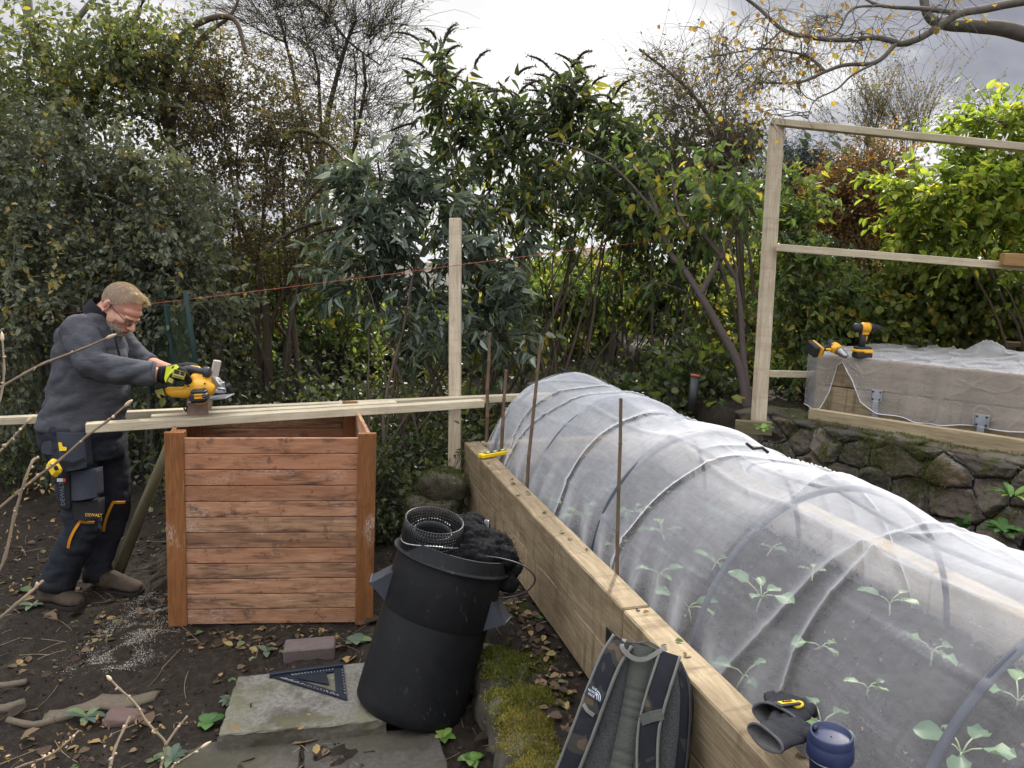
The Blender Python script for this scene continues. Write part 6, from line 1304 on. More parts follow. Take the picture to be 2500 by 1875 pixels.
# ------------------------------------------------------------------ circular saw in his hands
saw = thing('circular_saw', sw(490, 950), 'yellow cordless circular saw with silver base plate held on the battens', 'saw')
mb = MB(); mb.tube([sw(412, 955, -.02), sw(425, 957, -.025), sw(455, 958, -.03), sw(470, 953, -.03)], [.022, .027, .029, .034], 14, ell=.9, round_=True)
mb.tube([sw(468, 950, -.02), sw(482, 945, -.02), sw(497, 945, -.02), sw(506, 950, -.01)], [.040, .047, .049, .040], 16, round_=True); mb.tube([sw(500, 950, .0), sw(497, 920, .0), sw(480, 905, .0), sw(468, 902, .0)], [.04, .034, .026, .022], 12, round_=True)
mb.tube([sw(478, 925, -.02), sw(488, 965, -.02)], [.03, .05], 12, round_=True)
melt(mb, 'motor_housing', M_yel, saw, .004, 4)
M_rub = plain('dark rubber grip', (.04, .04, .045), .5)
MB().tube(smooth_path([sw(444, 905, -.02), sw(460, 901, -.02), sw(480, 904, -.02), sw(500, 908, -.02)], 4), [.018] * 13, 12).build('top_handle', M_rub, saw)
mb = MB(); mb.tube([sw(496, 908, -.02), sw(499, 908, -.02), sw(510, 909, -.02), sw(513, 909, -.02)], [.018, .028, .027, .022], 16); mb.tube([sw(500, 918, -.01), sw(484, 922, -.01)], [.02, .026], 10); mb.build('front_knob', M_rub, saw)
mb = MB(); rr0 = Matrix.Rotation(R(-4), 3, 'Y'); mb.box(sw(486, 970, -.075), (.086, .06, .050), rr0, .012); mb.box(sw(486, 956, -.075), (.074, .055, .026), rr0, .010)
for k in range(3): mb.box(sw(501, 962 + 5 * k, -.082), (.012, .06, .006), rr0, .001)
bt = mb.build('battery', M_tool, saw); lb = MB().box(sw(485, 968, -.1065), (.046, .004, .024), rr0, .002).build('badge', M_yel, bt); letters('DEWALT', 'lettering', .0115, sw(485, 967, -.1092), (1, 0, .06), (0, 0, 1), M_blk, lb)
for (x, y) in ((460, 943), (500, 937)): MB().tube([sw(x, y, -.075), sw(x, y, -.082)], .005, 8).build('screw', M_blk, saw)
mb = MB(); mb.beam(sw(470, 977, .09), sw(562, 967, .09), .13, .006, V((.06, 0, 1)), .001); mb.build('base_plate', plain('silver plate', (.42, .43, .45), .4, .6, .2, 50), saw)
M_alu = plain('cast guard', (.40, .39, .37), .45, .5, .2, 40)
mb = MB(); n = 20; c0 = sw(512, 953, .09); ring1 = [c0 + V((.078 * math.cos(a), 0, .078 * math.sin(a))) for a in [math.pi * (-.05 + 1.1 * k / n) for k in range(n + 1)]]; mb.loft([[p + V((0, -.015, 0)) for p in ring1], [p + V((0, .015, 0)) for p in ring1]], closed=False); mb.add([p + V((0, -.015, 0)) for p in ring1], [list(range(n + 1))]); mb.build('blade_guard', M_alu, saw)
mb = MB(); mb.beam(sw(523, 918, .03), sw(531, 880, .02), .036, .022, V((.6, -.7, .2)), .003); mb.build('dust_spout', plain('pale spout', (.42, .39, .33), .6), saw)
mb = MB(); mb.beam(sw(516, 912, .02), sw(538, 940, .02), .012, .006, V((0, 0, 1)), .001); mb.box(sw(544, 946, .0), (.012, .03, .055), None, .002); mb.box(sw(537, 955, -.02), (.04, .02, .018), None, .003); mb.tube([sw(530, 948, -.03), sw(552, 950, -.03)], .006, 8); mb.build('depth_bracket', M_grey, saw)
MB().tube([sw(553, 944, -.02), sw(561, 944, -.02)], .017, 12).build('clamp_knob', M_tool, saw)
MB().tube(smooth_path([sw(452, 985, -.02), sw(449, 995, -.03), sw(454, 1003, -.03), sw(457, 990, -.03)], 4), .004, 6).build('hang_hook', M_blk, saw)
# ------------------------------------------------------------------ things resting on the sleeper
def on_sleeper(s, q, z=.0): return BP(s, q, .6495 + z)
def bed_s(px_, py_):
    p = G(px_, py_, .65); return (p - A).dot(dS), (p - A).dot(nS)
# yellow level
l0 = G(1172, 1119, .651); l1 = G(1246, 1106, .651); lx = (l1 - l0).normalized(); ly = V((-lx.y, lx.x, 0)); lr = Matrix((lx, ly, V((0, 0, 1)))).transposed(); lc = (l0 + l1) / 2 + V((0, 0, .012))
lv = thing('spirit_level', lc, 'small yellow and black spirit level lying across the far end of the sleeper', 'spirit level')
LL = (l1 - l0).length
MB().box(lc, (LL, .046, .024), lr, .004).build('body', M_ylw, lv); mb = MB(); mb.box(lc + V((0, 0, .010)), (LL * .74, .034, .006), lr, .001); mb.build('black_inlay', M_tool, lv)
for u in (-.24, .0, .24): MB().tube([lc + lx * (u * LL - .012) + V((0, 0, .013)), lc + lx * (u * LL + .012) + V((0, 0, .013))], .006, 8).build('vial', plain('level vial', (.55, .65, .15), .2), lv)
# blue reusable cup
s_, q_ = 4.655, .055
cb = on_sleeper(s_, q_)
best = min(((abs(pix(on_sleeper(s_ - k * .01, .055, .14))[0] - 2031) + abs(pix(on_sleeper(s_ - k * .01, .055, .14))[1] - 1815) * .5), k) for k in range(0, 180))[1]
cb = on_sleeper(s_ - best * .01, .055)
cup = thing('coffee_cup', cb, 'navy blue reusable coffee cup with screw lid standing on the near sleeper end', 'cup')
M_navy = plain('navy silicone', (.008, .014, .042), .55, 0, .1, 60, .08, .4); M_navy2 = plain('navy lid', (.012, .021, .066), .5, 0, .08, 60, .05, .45)
MB().lathe(cb, (0, 0, 1), [(.002, .001), (.030, .0), (.032, .004), (.0405, .092), (.0415, .097), (.0385, .098), (.03, .006), (.001, .006)], 40).build('body', M_navy, cup)
MB().lathe(cb, (0, 0, 1), [(.0418, .094), (.0465, .095), (.0470, .099), (.0462, .121), (.0440, .124), (.0435, .127), (.0428, .143), (.0405, .146), (.0385, .1455), (.0372, .137), (.034, .1355), (.002, .136)], 44).build('lid', M_navy2, cup)
MB().lathe(cb, (0, 0, 1), [(.0408, .0885), (.0418, .0890), (.0419, .0915), (.0409, .092)], 40).build('pale_ring', plain('pale ring', (.45, .5, .6), .5), cup)
mb = MB(); mb.ellips(cb + V((-.024, .022, .1415)), (V((.006, .005, 0)), V((-.003, .004, 0)), V((0, 0, .006))), 10, 8); mb.build('drink_hole', M_tool, cup)
# dirty work gloves lying on the sleeper
M_gk = fabric('grey-black glove knit', (.012, .0125, .014), (.04, .041, .046), 70); M_gi = fabric('glove lining', (.10, .095, .09), (.18, .17, .165), 60)
M_gb = fabric('glove edge', (.05, .05, .054), (.11, .11, .118), 70)
def loose_glove(px_, py_, t, axis, wid, hgt, ln, lab, tagm=None, up=(0, 0, 1)):
    c0 = P(px_, py_, t); ax = V(axis).normalized(); up = (V(up) - ax * V(up).dot(ax)).normalized(); sd = ax.cross(up)
    o = thing('work_glove', c0, lab, 'glove', 'loose gloves on the sleeper'); n = 26
    rings, inner = [], []
    for (u, k, kz) in ((0, 1, 1), (.06, 1.0, .98), (.25, .93, .85), (.45, .95, .7), (.65, 1.0, .55)):
        rings.append([c0 + ax * (u * ln) + sd * (wid * k * math.cos(6.283 * j / n)) + up * (hgt * kz * math.sin(6.283 * j / n) - .2 * hgt * u + .0015 * math.sin(j * .9 + u * 9)) for j in range(n)])
    inner = [[p + (c0 + ax * (u * ln) - p).normalized() * .004 for p in r] for r, u in zip(rings, (0, .06, .25, .45, .65))]
    mb = MB(); mb.loft(rings, caps=False); mb.loft([inner[0], rings[0]], caps=False); mb.add(rings[-1], [list(range(n))]); mb.build('cuff', M_gk, o)
    mb = MB(); mb.loft(list(reversed(inner)), caps=False); mb.add([p + ax * .002 for p in inner[-1]], [list(range(n))]); mb.build('lining', M_gi, o)
    MB().tube(rings[0] + [rings[0][0]], .0036, 6, False).build('binding', M_gb, o)
    mb = MB(); pc = c0 + ax * (ln * .6) - up * (hgt * .12); mb.tube([pc, pc + ax * ln * .25], [wid * .85, wid * .82], 14, ell=.5, upv=tuple(sd), round_=True)
    for i in range(4):
        b = pc + ax * (ln * .22) + sd * (wid * (-.72 + .48 * i)); e = ax * (ln * (.42, .5, .47, .36)[i]); mb.tube(smooth_path([b, b + e * .5 + up * .006, b + e - up * .016], 3), [.0115] * 4 + [.010] * 3, 10, round_=True)
    b = pc - sd * wid * .8; mb.tube([b, b + ax * .03 - sd * .018, b + ax * .065 - sd * .02 - up * .004], [.0125, .012, .010], 10, round_=True)
    melt(mb, 'hand', M_gk, o, .0032, 3); return o, c0, ax, up, sd
gA, c0, ax, up, sd = loose_glove(1893, 1752, 1.735, (.62, .72, -.16), .052, .027, .13, 'upper dark glove with a yellow cuff tab, lying open toward the camera')
mb = MB(); mb.beam(c0 + up * .030 + sd * .00 - ax * .002 + ri * -.0, c0 + up * .024 + ax * .075 + sd * .02, .022, .004, up, .001); tb_ = mb.build('cuff_tab', M_tool, gA)
a_ = c0 + up * .0325 + ax * .005; b_ = c0 + up * .0268 + ax * .072 + sd * .0185
MB().beam(a_ + (b_ - a_) * .08, a_ + (b_ - a_) * .95, .012, .001, up, 0).build('yellow_strip', M_ylw, tb_)
letters('STANLEY', 'lettering', .009, a_.lerp(b_, .5) + up * .0012, b_ - a_, -sd if (-sd).dot(V((0, 1, 0))) > 0 else sd, M_tool, tb_)
mb = MB(); mb.ellips(c0 + ax * .080 + up * .0165 + sd * .02, (ax * .024, sd * .012, up * .006), 12, 8); mb.build('yellow_patch', M_ylw, gA)
loose_glove(1868, 1802, 1.64, (.85, .50, -.06), .046, .021, .11, 'lower dark glove, flattened under the glove with the yellow tab')
# ------------------------------------------------------------------ backpack
BT = P(1570, 1572, 2.06); BB = P(1478, 2080, 1.93)
bu = (BT - BB).normalized(); bn_0 = V((-.42, -.86, .30)); bnv = (bn_0 - bu * bn_0.dot(bu)).normalized(); bx_ = bu.cross(bnv).normalized()
def K(x, v, z): return BT + bx_ * x - bu * v + bnv * z
pack = thing('backpack', BB, 'camouflage and grey backpack leaning on the bed, shoulder straps toward the camera', 'backpack')
mt, nt, out = newmat('camouflage cloth'); vo1 = nz(nt, coords(nt), 9, 2, .5, .6); vo2 = nz(nt, coords(nt), 13, 2, .5, .8); fine = nz(nt, coords(nt), 300, 2)
c = ramp(nt, vo1, [(0, (.012, .013, .017)), (.53, (.012, .013, .017)), (.54, (.030, .031, .026)), (.60, (.030, .031, .026)), (.61, (.075, .052, .036)), (1, (.075, .052, .036))], 'CONSTANT'); c = mixc(nt, ramp(nt, vo2, [(.60, g(0)), (.62, g(1))]), c, (.016, .017, .022))
principled(nt, out, c, .8, bump(nt, fine, .3, .002), 0, .2); M_camo = mt
mt, nt, out = newmat('air mesh'); vo = N(nt, 'ShaderNodeTexVoronoi'); vo.inputs['Scale'].default_value = 380; L(nt, coords(nt), vo.inputs['Vector']); c = ramp(nt, vo.outputs['Distance'], [(.10, (.014, .014, .015)), (.6, (.055, .057, .056))]); principled(nt, out, c, .85, bump(nt, vo.outputs['Distance'], .6, .003), 0, .2); M_air = mt
M_grn = fabric('grey-green nylon', (.052, .055, .048), (.085, .088, .078), 60); M_bind = fabric('grey binding', (.12, .12, .105), (.18, .18, .16), 120)
wprof = [(0, .02), (.008, .075), (.02, .098), (.05, .120), (.10, .138), (.18, .150), (.30, .158), (.42, .160), (.52, .155), (.54, .14)]
def hw(v): return float(np.interp(v, [a for a, b in wprof], [b for a, b in wprof]))
rings = []
for v in [0, .004, .012, .03, .06, .10, .15, .2, .26, .32, .38, .44, .5, .53, .545]:
    w = hw(v); th = .065 * min(1, .3 + v * 9); n = 32
    rings.append([K(w * math.copysign(abs(math.cos(a)) ** .6, math.cos(a)), v, -th + th * .96 * math.copysign(abs(math.sin(a)) ** .6, math.sin(a)) + .004 * noise.noise(V((a * 2, v * 20, 3)))) for a in [6.283 * j / n for j in range(n)]])
mb = MB(); mb.loft(rings); mb.build('pack_body', M_camo, pack)
def panel(x0f, x1f, v0, v1, z, mat, name, nv=30, nx=14, zf=None, par=None):
    rows = []
    for i in range(nv + 1):
        v = v0 + (v1 - v0) * i / nv; a, b = x0f(v), x1f(v)
        rows.append([K(a + (b - a) * j / nx, v, z + (zf(j / nx, v) if zf else 0)) for j in range(nx + 1)])
    mb = MB(); mb.loft(rows, closed=False); e = [K(x0f(v0), v0, -.02), K(x1f(v0), v0, -.02)]
    return mb.build(name, mat, par or pack)
puff = lambda amp: (lambda u, v: amp * (1 - (2 * u - 1) ** 4))
seam = lambda u, v: .014 * (1 - (2 * u - 1) ** 6) - .008 * math.exp(-(((v - .2 - .10 * u) / .006) ** 2)) - .008 * math.exp(-(((v - .30 - .08 * u) / .006) ** 2))
panel(lambda v: -hw(v) * .86, lambda v: -.026, .02, .54, .0, M_air, 'back_pad', zf=lambda u, v: seam(1 - u, v)); panel(lambda v: .026, lambda v: hw(v) * .86, .02, .54, .0, M_air, 'back_pad', zf=seam)
panel(lambda v: -.029 + .004 * math.sin(v * 9), lambda v: .029, .004, .54, .004, M_grn, 'centre_band', 120, 10, lambda u, v: .010 * (1 - (2 * u - 1) ** 2) - .0035 * (math.exp(-((((v * 26 + .6 * math.sin(v * 40)) % 1) - .5) / .12) ** 2)) * (1 if v > .1 else 0))
def strap(path, wid, mat, name):
    pts = smooth_path(path, 6); rows, e1, e2 = [], [], []
    for i, (x, v, z) in enumerate(pts):
        a = V(pts[min(i + 1, len(pts) - 1)]) - V(pts[max(i - 1, 0)]); nx_v = V((a.y, -a.x, 0)).normalized() if abs(a.y) + abs(a.x) > 1e-6 else V((1, 0, 0)); row = []
        for j in range(9):
            u = -1 + j / 4; row.append(K(x + nx_v.x * u * wid, v + nx_v.y * u * wid, z + .008 * (1 - u ** 4) + .003 * noise.noise(V((x * 30, v * 45, u * 2)))))
        rows.append(row); e1.append(row[0]); e2.append(row[-1])
    mb = MB(); mb.loft(rows, closed=False); mb.loft([[p - bnv * .016 for p in r] for r in rows], closed=False); o = mb.build(name, mat, pack)
    for e in (e1, e2): MB().tube([p + bnv * .001 for p in e], .0062, 8, ell=.6).build('binding', M_bind, o)
    return o
sl_ = strap([V((-.052, .004, .012)), V((-.070, .06, .030)), V((-.086, .14, .036)), V((-.104, .24, .034)), V((-.126, .34, .026)), V((-.150, .44, .012)), V((-.168, .54, -.01))], .028, M_camo, 'shoulder_strap')
sr_2 = strap([V((.078, .006, .012)), V((.074, .06, .032)), V((.066, .13, .038)), V((.062, .20, .036)), V((.072, .28, .030)), V((.090, .37, .022)), V((.105, .46, .014)), V((.120, .54, .0))], .026, M_camo, 'shoulder_strap')
M_lab = plain('black label', (.018, .022, .03), .6); M_wht = plain('white thread', (.62, .64, .70), .7)
lbx = (V((.0, 0, 0)) + bx_ * .96 - bu * .24).normalized(); lby = (bu * .96 + bx_ * .24)
lc = K(-.089, .150, .0475); lrot = Matrix((lbx, lbx.cross(bnv) * -1 if False else bnv.cross(lbx), bnv)).transposed()
lb = MB().box(lc, (.049, .030, .002), lrot, .0004).build('label', M_lab, sl_)
for k, tx in enumerate(('THE', 'NORTH', 'FACE')): letters(tx, 'lettering', .0082, lc + lbx * -.007 + lby * (.0088 - .0088 * k) + bnv * .0014, lbx, lby, M_wht, lb, .0003)
mb = MB()
for r_ in (.009, .0135, .018):
    pts = [lc + lbx * (.001 + r_ * math.cos(a) + .0) + lby * (-.0115 + r_ * 1.1 * math.sin(a)) + bnv * .0014 for a in [math.pi / 2 * k / 8 for k in range(9)]]; mb.tube(pts, .0011, 4)
mb.build('emblem', M_wht, lb)
MB().strip([K(-.117, .184, .042), K(-.1, .196, .05), K(-.082, .203, .046)], .010, tuple(bnv), thick=.002).build('webbing', M_bind, sl_)
MB().strip([K(.040, .182, .046), K(.064, .166, .050), K(.092, .152, .044)], .026, tuple(bnv), thick=.002).build('webbing', M_grn, sr_2)
MB().strip(smooth_path([K(-.050, .0, .006), K(-.046, .022, .030), K(-.012, .040, .036), K(.022, .034, .034), K(.050, .008, .022), K(.062, -.004, .0)], 5), .012, tuple(bnv), thick=.003).build('haul_loop', M_bind, pack)
MB().strip(smooth_path([K(-.02, .004, -.01), K(.01, -.008, -.02), K(.05, .004, -.02)], 5), .016, tuple(bu), thick=.004).build('top_handle', M_grn, pack)
mb = MB(); bc = K(.152, .300, -.005); mb.box(bc, (.018, .014, .032), Matrix((bx_, bu, bnv)).transposed(), .003); mb.box(K(.160, .318, -.004), (.024, .022, .02), Matrix((bx_, bu, bnv)).transposed(), .004); mb.build('buckle', M_tool, pack)
MB().strip([K(.145, .285, .006), K(.162, .30, -.03), K(.168, .30, -.08)], .02, tuple((bnv + bx_).normalized()), thick=.002).build('webbing', M_grn, pack)
panel(lambda v: .098 + .03 * max(0, .40 - v) / .05 * 0, lambda v: .172, .385, .54, -.004, M_grn, 'side_pocket', 14, 10, lambda u, v: .022 * (1 - (2 * u - 1) ** 2) * min(1, (v - .385) / .04 + .2) - .05 * max(0, u - .6))
MB().tube(smooth_path([K(hw(v) * .99, v, -.035) for v in (.02, .06, .12, .2, .3, .38)], 5), .0035, 6).build('zip', M_tool, pack)
MB().beam(BP(2.33, -.012, .545), BP(2.33, -.012, .475), .05, .004, nS, .001).build('joining_plate', M_blackp, bed)
# ------------------------------------------------------------------ litter and loose bits on the ground
L_lit = leafmat('fallen leaf', [(0, (.03, .022, .016)), (.4, (.075, .05, .034)), (.62, (.14, .095, .06)), (.78, (.22, .15, .09)), (.88, (.34, .23, .09)), (.94, (.15, .17, .09)), (1, (.09, .14, .05))], .15, 1.2, .7, .2)
rs = np.random.RandomState(61)
def scatter(n, region, clump=.5):
    x = rs.uniform(region[0], region[1], n); y = rs.uniform(region[2], region[3], n)
    if clump: keep = np.array([noise.noise(V((a * 2.3, b * 2.3, 7))) > rs.uniform(-.6, .5) * clump for a, b in zip(x, y)]); x, y = x[keep], y[keep]
    return x, y
def onslab(x, y):
    p = V((x, y, 0)); c = [V((q.x, q.y, 0)) for q in cs0]
    return all(((c[(i + 1) % 4] - c[i]).cross(p - c[i])).z > 0 for i in range(4)) or all(((c[(i + 1) % 4] - c[i]).cross(p - c[i])).z < 0 for i in range(4))
cs0 = [G(532, 1795, z_s), G(943, 1757, z_s), G(905, 1615, z_s), G(580, 1652, z_s)]
def footprint(x, y):
    q = V((x, y, 0)) - FL; u = q.dot(ex); return 0 < u < CW and 0 < q.y + u * 0 < .9
def leaves_on(name, xy, L0, L1, lab, hi=.0, seed=1, zfun=None, rn=None, mat=None):
    r2 = np.random.RandomState(seed); x, y = xy; ok = np.array([not footprint(a, b) for a, b in zip(x, y)], bool); x, y = x[ok], y[ok]; n = len(x)
    z = land(x, y) if zfun is None else zfun(x, y); z = z + .004 + hi * r2.rand(n) + np.array([.058 if zfun is None and onslab(a, b) else 0 for a, b in zip(x, y)])
    an = r2.rand(n) * 6.283; D = np.stack([np.cos(an), np.sin(an), r2.randn(n) * .22], -1); Nn = np.stack([r2.randn(n) * .3, r2.randn(n) * .3, np.ones(n)], -1); ln = r2.uniform(L0, L1, n)
    o = leaf_obj(name, np.stack([x, y, z], -1), D, Nn, ln, ln * r2.uniform(.45, .8, n), mat or L_lit, None, rnd=r2.rand(n) if rn is None else rn(n), shape='oval', droop=.15, fold=.35); return tag(o, lab, None, None, 'stuff')
xa = [scatter(1900, (-3.2, .35, 1.2, 4.7)), scatter(700, (-2.0, -.5, 3.25, 3.62), .2), scatter(420, (-1.6, .1, 1.9, 2.55), .3), scatter(1500, (-4.2, -1.6, 4.0, 6.2), .4)]
leaves_on('leaf_litter', (np.concatenate([a[0] for a in xa]), np.concatenate([a[1] for a in xa])), .018, .050, 'fallen autumn leaves scattered over the soil, slabs and pavers')
x, y = scatter(80, (-2.7, .0, 1.4, 3.9), 0); leaves_on('leaf_litter', (x, y), .06, .10, 'larger fallen leaves, tan, yellow and green, lying about the soil', .01, 2)
sx = rs.uniform(-.1, 4.6, 900); sq = np.clip(-.10 + rs.randn(900) * .05, -.3, -.012); lx_ = A.x + dS.x * sx + nS.x * sq; ly_ = A.y + dS.y * sx + nS.y * sq
leaves_on('leaf_litter', (lx_, ly_), .02, .05, 'brown leaves caught between the mossy stones and the sleepers', .03, 3)
sx = rs.uniform(.5, 4.6, 420); sq = rs.uniform(1.36, 1.9, 420); leaves_on('leaf_litter', (A.x + dS.x * sx + nS.x * sq, A.y + dS.y * sx + nS.y * sq), .02, .055, 'fallen leaves on the path between bed and stone wall', .01, 4)
sx = rs.uniform(.2, 4.4, 26); sq = rs.uniform(.02, .085, 26); leaves_on('leaf_litter', (A.x + dS.x * sx + nS.x * sq, A.y + dS.y * sx + nS.y * sq), .014, .036, 'a few small leaves lying on top of the front sleeper', .0, 5, lambda x, y: np.full(len(x), .649))
sx = rs.uniform(.05, 1.8, 160); sq = rs.uniform(.0, .22, 160); leaves_on('leaf_litter', (W0.x + wdv.x * sx + wn.x * sq, W0.y + wdv.y * sx + wn.y * sq), .016, .036, 'small leaves on the stone wall top', .0, 6, lambda x, y: np.full(len(x), .81))
n = 520; x = rs.uniform(-3.0, .1, n); y = rs.uniform(1.3, 4.8, n); an = rs.rand(n) * 6.283; ln = rs.uniform(.04, .22, n); z = land(x, y)
c0 = np.stack([x, y, z + .006], -1); d = np.stack([np.cos(an), np.sin(an), rs.randn(n) * .06], -1); p2 = c0 + d * ln[:, None]; p2[:, 2] = land(p2[:, 0], p2[:, 1]) + .006; p1 = (c0 + p2) / 2 + rs.randn(n, 3) * .012; p1[:, 2] = np.abs(p1[:, 2] - land(p1[:, 0], p1[:, 1])) * .6 + land(p1[:, 0], p1[:, 1]) + .005
tag(tubes_obj('twig_litter', [(curve3(c0, p1, p2, 5), np.full((n, 5), .0016), 3)], bark('dry twig', (.10, .075, .05), (.30, .24, .16))), 'thin dry twigs and stalks strewn over the soil', None, None, 'stuff')
# sawdust
n = 15000; u = rs.rand(n); a0, a1 = G(395, 1445, 0), G(250, 1640, 0); wv = rs.randn(n) * (.05 + .05 * u); tdir = (a1 - a0).normalized(); pdir = V((-tdir.y, tdir.x, 0)); Lg = (a1 - a0).length
x = a0.x + tdir.x * u * Lg + pdir.x * wv + rs.randn(n) * .03; y = a0.y + tdir.y * u * Lg + pdir.y * wv + rs.randn(n) * .03; keep = np.array([noise.noise(V((p * 9, q * 9, 2))) + .5 * noise.noise(V((p * 30, q * 30, 5))) > rs.uniform(-.45, .3) for p, q in zip(x, y)]); x, y = x[keep], y[keep]; n = len(x)
sz = rs.uniform(.002, .0048, n); L_saw = leafmat('sawdust', [(0, (.30, .27, .22)), (1, (.60, .56, .49))], .1, 1.1, .9, .1)
tag(leaf_obj('sawdust', np.stack([x, y, land(x, y) + .003 + .004 * rs.rand(n)], -1), rs.randn(n, 3) * np.array([1, 1, .3]), np.stack([rs.randn(n) * .3, rs.randn(n) * .3, np.ones(n)], -1), sz, sz * .7, L_saw, None), 'pale sawdust spilled on the soil left of the bin', None, None, 'stuff')
# crumbs of soil
n = 9000; x = rs.uniform(-3, .2, n); y = rs.uniform(1.3, 4.6, n); sz = rs.uniform(.004, .022, n) * rs.rand(n) ** .7
L_crm = leafmat('soil crumb', [(0, (.012, .009, .007)), (.7, (.05, .038, .028)), (1, (.12, .095, .07))], .02, 1, .95, .1)
tag(leaf_obj('soil_crumbs', np.stack([x, y, land(x, y) + .002], -1), rs.randn(n, 3), rs.randn(n, 3), sz, sz * .8, L_crm, None, fold=.8), 'loose crumbs of dark soil over the ground', None, None, 'stuff')
# cut branches and rubble at lower left
B_log = bark('pale cut branch', (.05, .038, .028), (.18, .142, .10), 40)
def log(pts, r_, lab, name='cut_branch'):
    pp = [V((p.x, p.y, landz(p.x, p.y) + r_ * .7)) for p in pts]; o = MB().tube(smooth_path(pp, 4), [r_ * random.uniform(.9, 1.1) for _ in range(4 * (len(pp) - 1) + 1)], 10).build(name, B_log); return tag(o, lab, 'branch', 'cut branches lying at the lower left')
log([G(-40, 1690, 0), G(20, 1678, 0), G(66, 1668, 0)], .014, 'uppermost of the cut branches at the lower left, reddish brown'); log([G(-60, 1748, 0), G(10, 1738, 0), G(62, 1722, 0)], .020, 'pale thick cut branch end at the left edge'); log([G(20, 1762, 0), G(80, 1770, 0), G(135, 1762, 0)], .013, 'thin dark branch just below the pale cut branch')
lg = MB(); rings = []
for k in range(12):
    p = G(115 + 270 * k / 11, 1752 - 50 * k / 11 + 4 * math.sin(k), 0); p.z = landz(p.x, p.y); w = .05 * (1 - .3 * abs(k / 5.5 - 1) ** 3)
    rings.append([p + V((0, w * math.cos(a), .008 + .014 * math.sin(a) + .016 * noise.noise(V((k * .7, a * 2, 1))))) for a in [6.283 * j / 12 for j in range(12)]])
lg.loft(rings); tag(lg.build('bark_slab', B_log), 'flat pale slab of rotten log half sunk in the soil at lower left', 'log')
mb = MB(); p = G(300, 1750, .01); rock(mb, p, V((.07, 0, 0)), V((0, .05, 0)), V((0, 0, .018)), 333, .3, 14, 8, .6); tag(mb.build('broken_stone', plain('reddish stone', (.12, .078, .066), .9, 0, .3, 40, .6)), 'flat reddish broken stone lying beside the rotten log', 'stone')
M_gw = leafmat('grey green weed', [(0, (.06, .09, .06)), (.6, (.12, .16, .11)), (1, (.17, .23, .10))], .3, 1.3)
for (px_, py_, n_, l_, w_, lab, mt_, sd_) in ((210, 1750, 6, .085, .034, 'grey-green leafy weed on the rotten log at lower left', M_gw, 1), (560, 1712, 9, .05, .022, 'small weed at the left edge of the thick slab', M_gw, 2), (1150, 1855, 12, .055, .035, 'bright green weed at the foot of the mossy stones', M_weed, 3), (650, 1590, 4, .05, .03, 'small three-leaved weed left of the brick', M_gw, 4),
                                              (870, 1565, 6, .075, .05, 'pale green broad leaves between brick and dustbin', M_gw, 5), (1085, 1800, 8, .05, .03, 'weed in the dark gap right of the dustbin base', M_weed, 6), (510, 1765, 5, .07, .045, 'glossy green weed at the near left corner of the slab', M_fern, 7), (80, 1480, 6, .07, .03, 'low weed beside the left boot of the man', M_gw, 8), (420, 1850, 12, .06, .028, 'grassy weed patch by the left paver', M_gw, 9)):
    q = G(px_, py_, 0.0); rosette(px_, py_, (G(px_, py_, landz(q.x, q.y) + .012) - CAM).dot(fw), n_, l_, w_, lab, mt_, 'weed', .45, 1, 70 + sd_)
# ------------------------------------------------------------------ bare garden shrub close to the camera, lower left
bsh = thing('bare_shrub', (-1.05, .75, 0), 'bare tan stems with swollen buds close to the camera at lower left', 'shrub')
M_stem = bark('tan stem', (.085, .062, .042), (.24, .18, .12), 60); M_budm = plain('fuzzy bud', (.42, .32, .21), .8, 0, .3, 90, .6)
L_dry = leafmat('dry flower', [(0, (.12, .075, .035)), (.6, (.26, .17, .08)), (1, (.38, .28, .16))], .35, 1.3)
stems_ = [([(0, 947), (60, 912), (110, 886), (200, 852), (272, 821)], 1.10, 4.6, 1), ([(-20, 1120), (10, 1092), (40, 1060), (74, 1022)], 1.05, 4.6, 1), ([(-30, 1265), (40, 1205), (90, 1165), (150, 1120), (215, 1062), (262, 1028), (314, 984)], 1.12, 5.0, 1), ([(-25, 1440), (12, 1360), (35, 1260), (62, 1170), (80, 1125), (92, 1118)], 1.02, 5.5, 0), ([(-20, 1525), (40, 1475), (75, 1445), (103, 1420)], 1.02, 6.0, 0),
          ([(262, 1905), (270, 1868), (282, 1824), (300, 1785), (316, 1752)], 1.0, 5.5, 0), ([(388, 1900), (394, 1868), (405, 1818), (380, 1786), (357, 1761), (338, 1728), (320, 1707), (292, 1682), (266, 1655)], 1.05, 4.6, 1), ([(405, 1818), (430, 1782), (456, 1750)], 1.05, 4.2, 0), ([(405, 1900), (425, 1868), (462, 1845), (503, 1818)], 1.0, 4.0, 1), ([(-20, 1900), (60, 1868), (120, 1845), (160, 1815), (192, 1785)], 1.0, 4.4, 0), ([(-25, 1010), (0, 975), (10, 905), (5, 822)], 1.0, 4.0, 1)]
rs = np.random.RandomState(77)
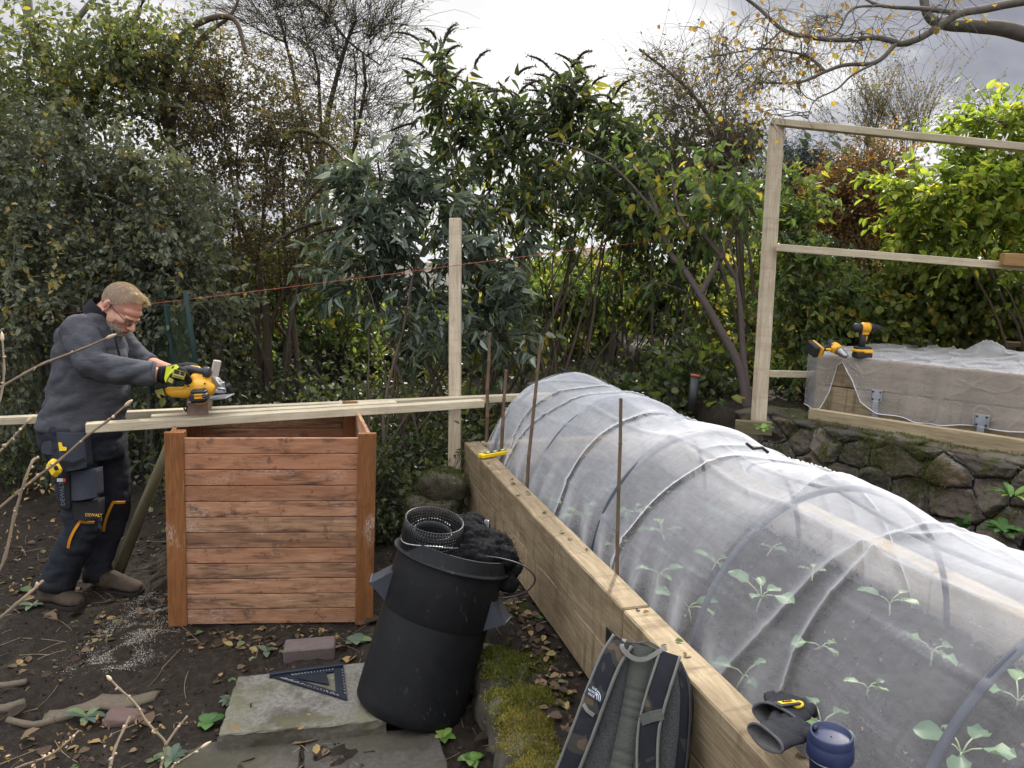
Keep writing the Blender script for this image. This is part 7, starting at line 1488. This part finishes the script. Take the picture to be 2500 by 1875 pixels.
for pts, t, w, bud in stems_:
    p3 = [P(x, y, t + .02 * i) for i, (x, y) in enumerate(pts)]
    first = p3[0]; root_ = V((-1.05 + rs.randn() * .05, .75 + rs.randn() * .05, 0)) if first.x < -.5 else V((first.x - .05, first.y - .25, 0))
    bk = (p3[0] - p3[1]).normalized(); full = [root_, root_ * .45 + (first + bk * .45) * .55 , first + bk * .18] + p3 if (pts[0][0], pts[0][1]) != (405, 1818) else p3
    q = smooth_path(full, 5); rad = [.72 * w * t / F * (1.15 - .35 * i / len(q)) * (1 + (.35 if i % 5 == 0 else 0)) for i in range(len(q))]
    o = MB().tube(q, rad, 8, round_=True).build('stem', M_stem, bsh)
    e = p3[-1]; dd = (p3[-1] - p3[-2]).normalized()
    if bud:
        mb = MB(); mb.tube([e - dd * .008, e - dd * .003, e + dd * .003, e + dd * .008], [w * .7 * t / F, w * 1.15 * t / F, w * 1.0 * t / F, w * .25 * t / F], 8); mb.build('bud', M_budm, o)
    for k in range(1, len(p3) - 1):
        for _ in range(rs.randint(1, 4)):
            sdv = V(rs.randn(3)).normalized(); mb = MB(); pk = p3[k].lerp(p3[k + 1], rs.rand() * .8); wb = w * rs.uniform(.5, 1.0) * t / F; mb.ellips(pk + sdv * wb * .9, (sdv * wb * 1.5, sdv.orthogonal().normalized() * wb * .8, sdv.cross(sdv.orthogonal().normalized()) * wb * .8), 8, 6); mb.build('bud', M_budm, o)
for (x, y, t, n, r_) in ((110, 1180, 1.1, 26, .016), (60, 1195, 1.05, 40, .02), (20, 1290, 1.04, 36, .02), (30, 1435, 1.02, 30, .016), (155, 1805, 1.0, 44, .02), (190, 1790, 1.0, 40, .018), (250, 1800, 1.0, 40, .018), (85, 1860, 1.0, 30, .016), (20, 1845, 1.0, 40, .02), (385, 1780, 1.04, 16, .01), (452, 1745, 1.04, 18, .01), (330, 1755, 1.0, 14, .01)):
    c0 = np.array(P(x, y, t)); n = max(5, n // 3); pp = c0 + rs.randn(n, 3) * r_ * .5
    leaf_obj('dry_flower', pp, rs.randn(n, 3), rs.randn(n, 3), rs.uniform(.004, .009, n), rs.uniform(.002, .005, n), L_dry, bsh, fold=.5)
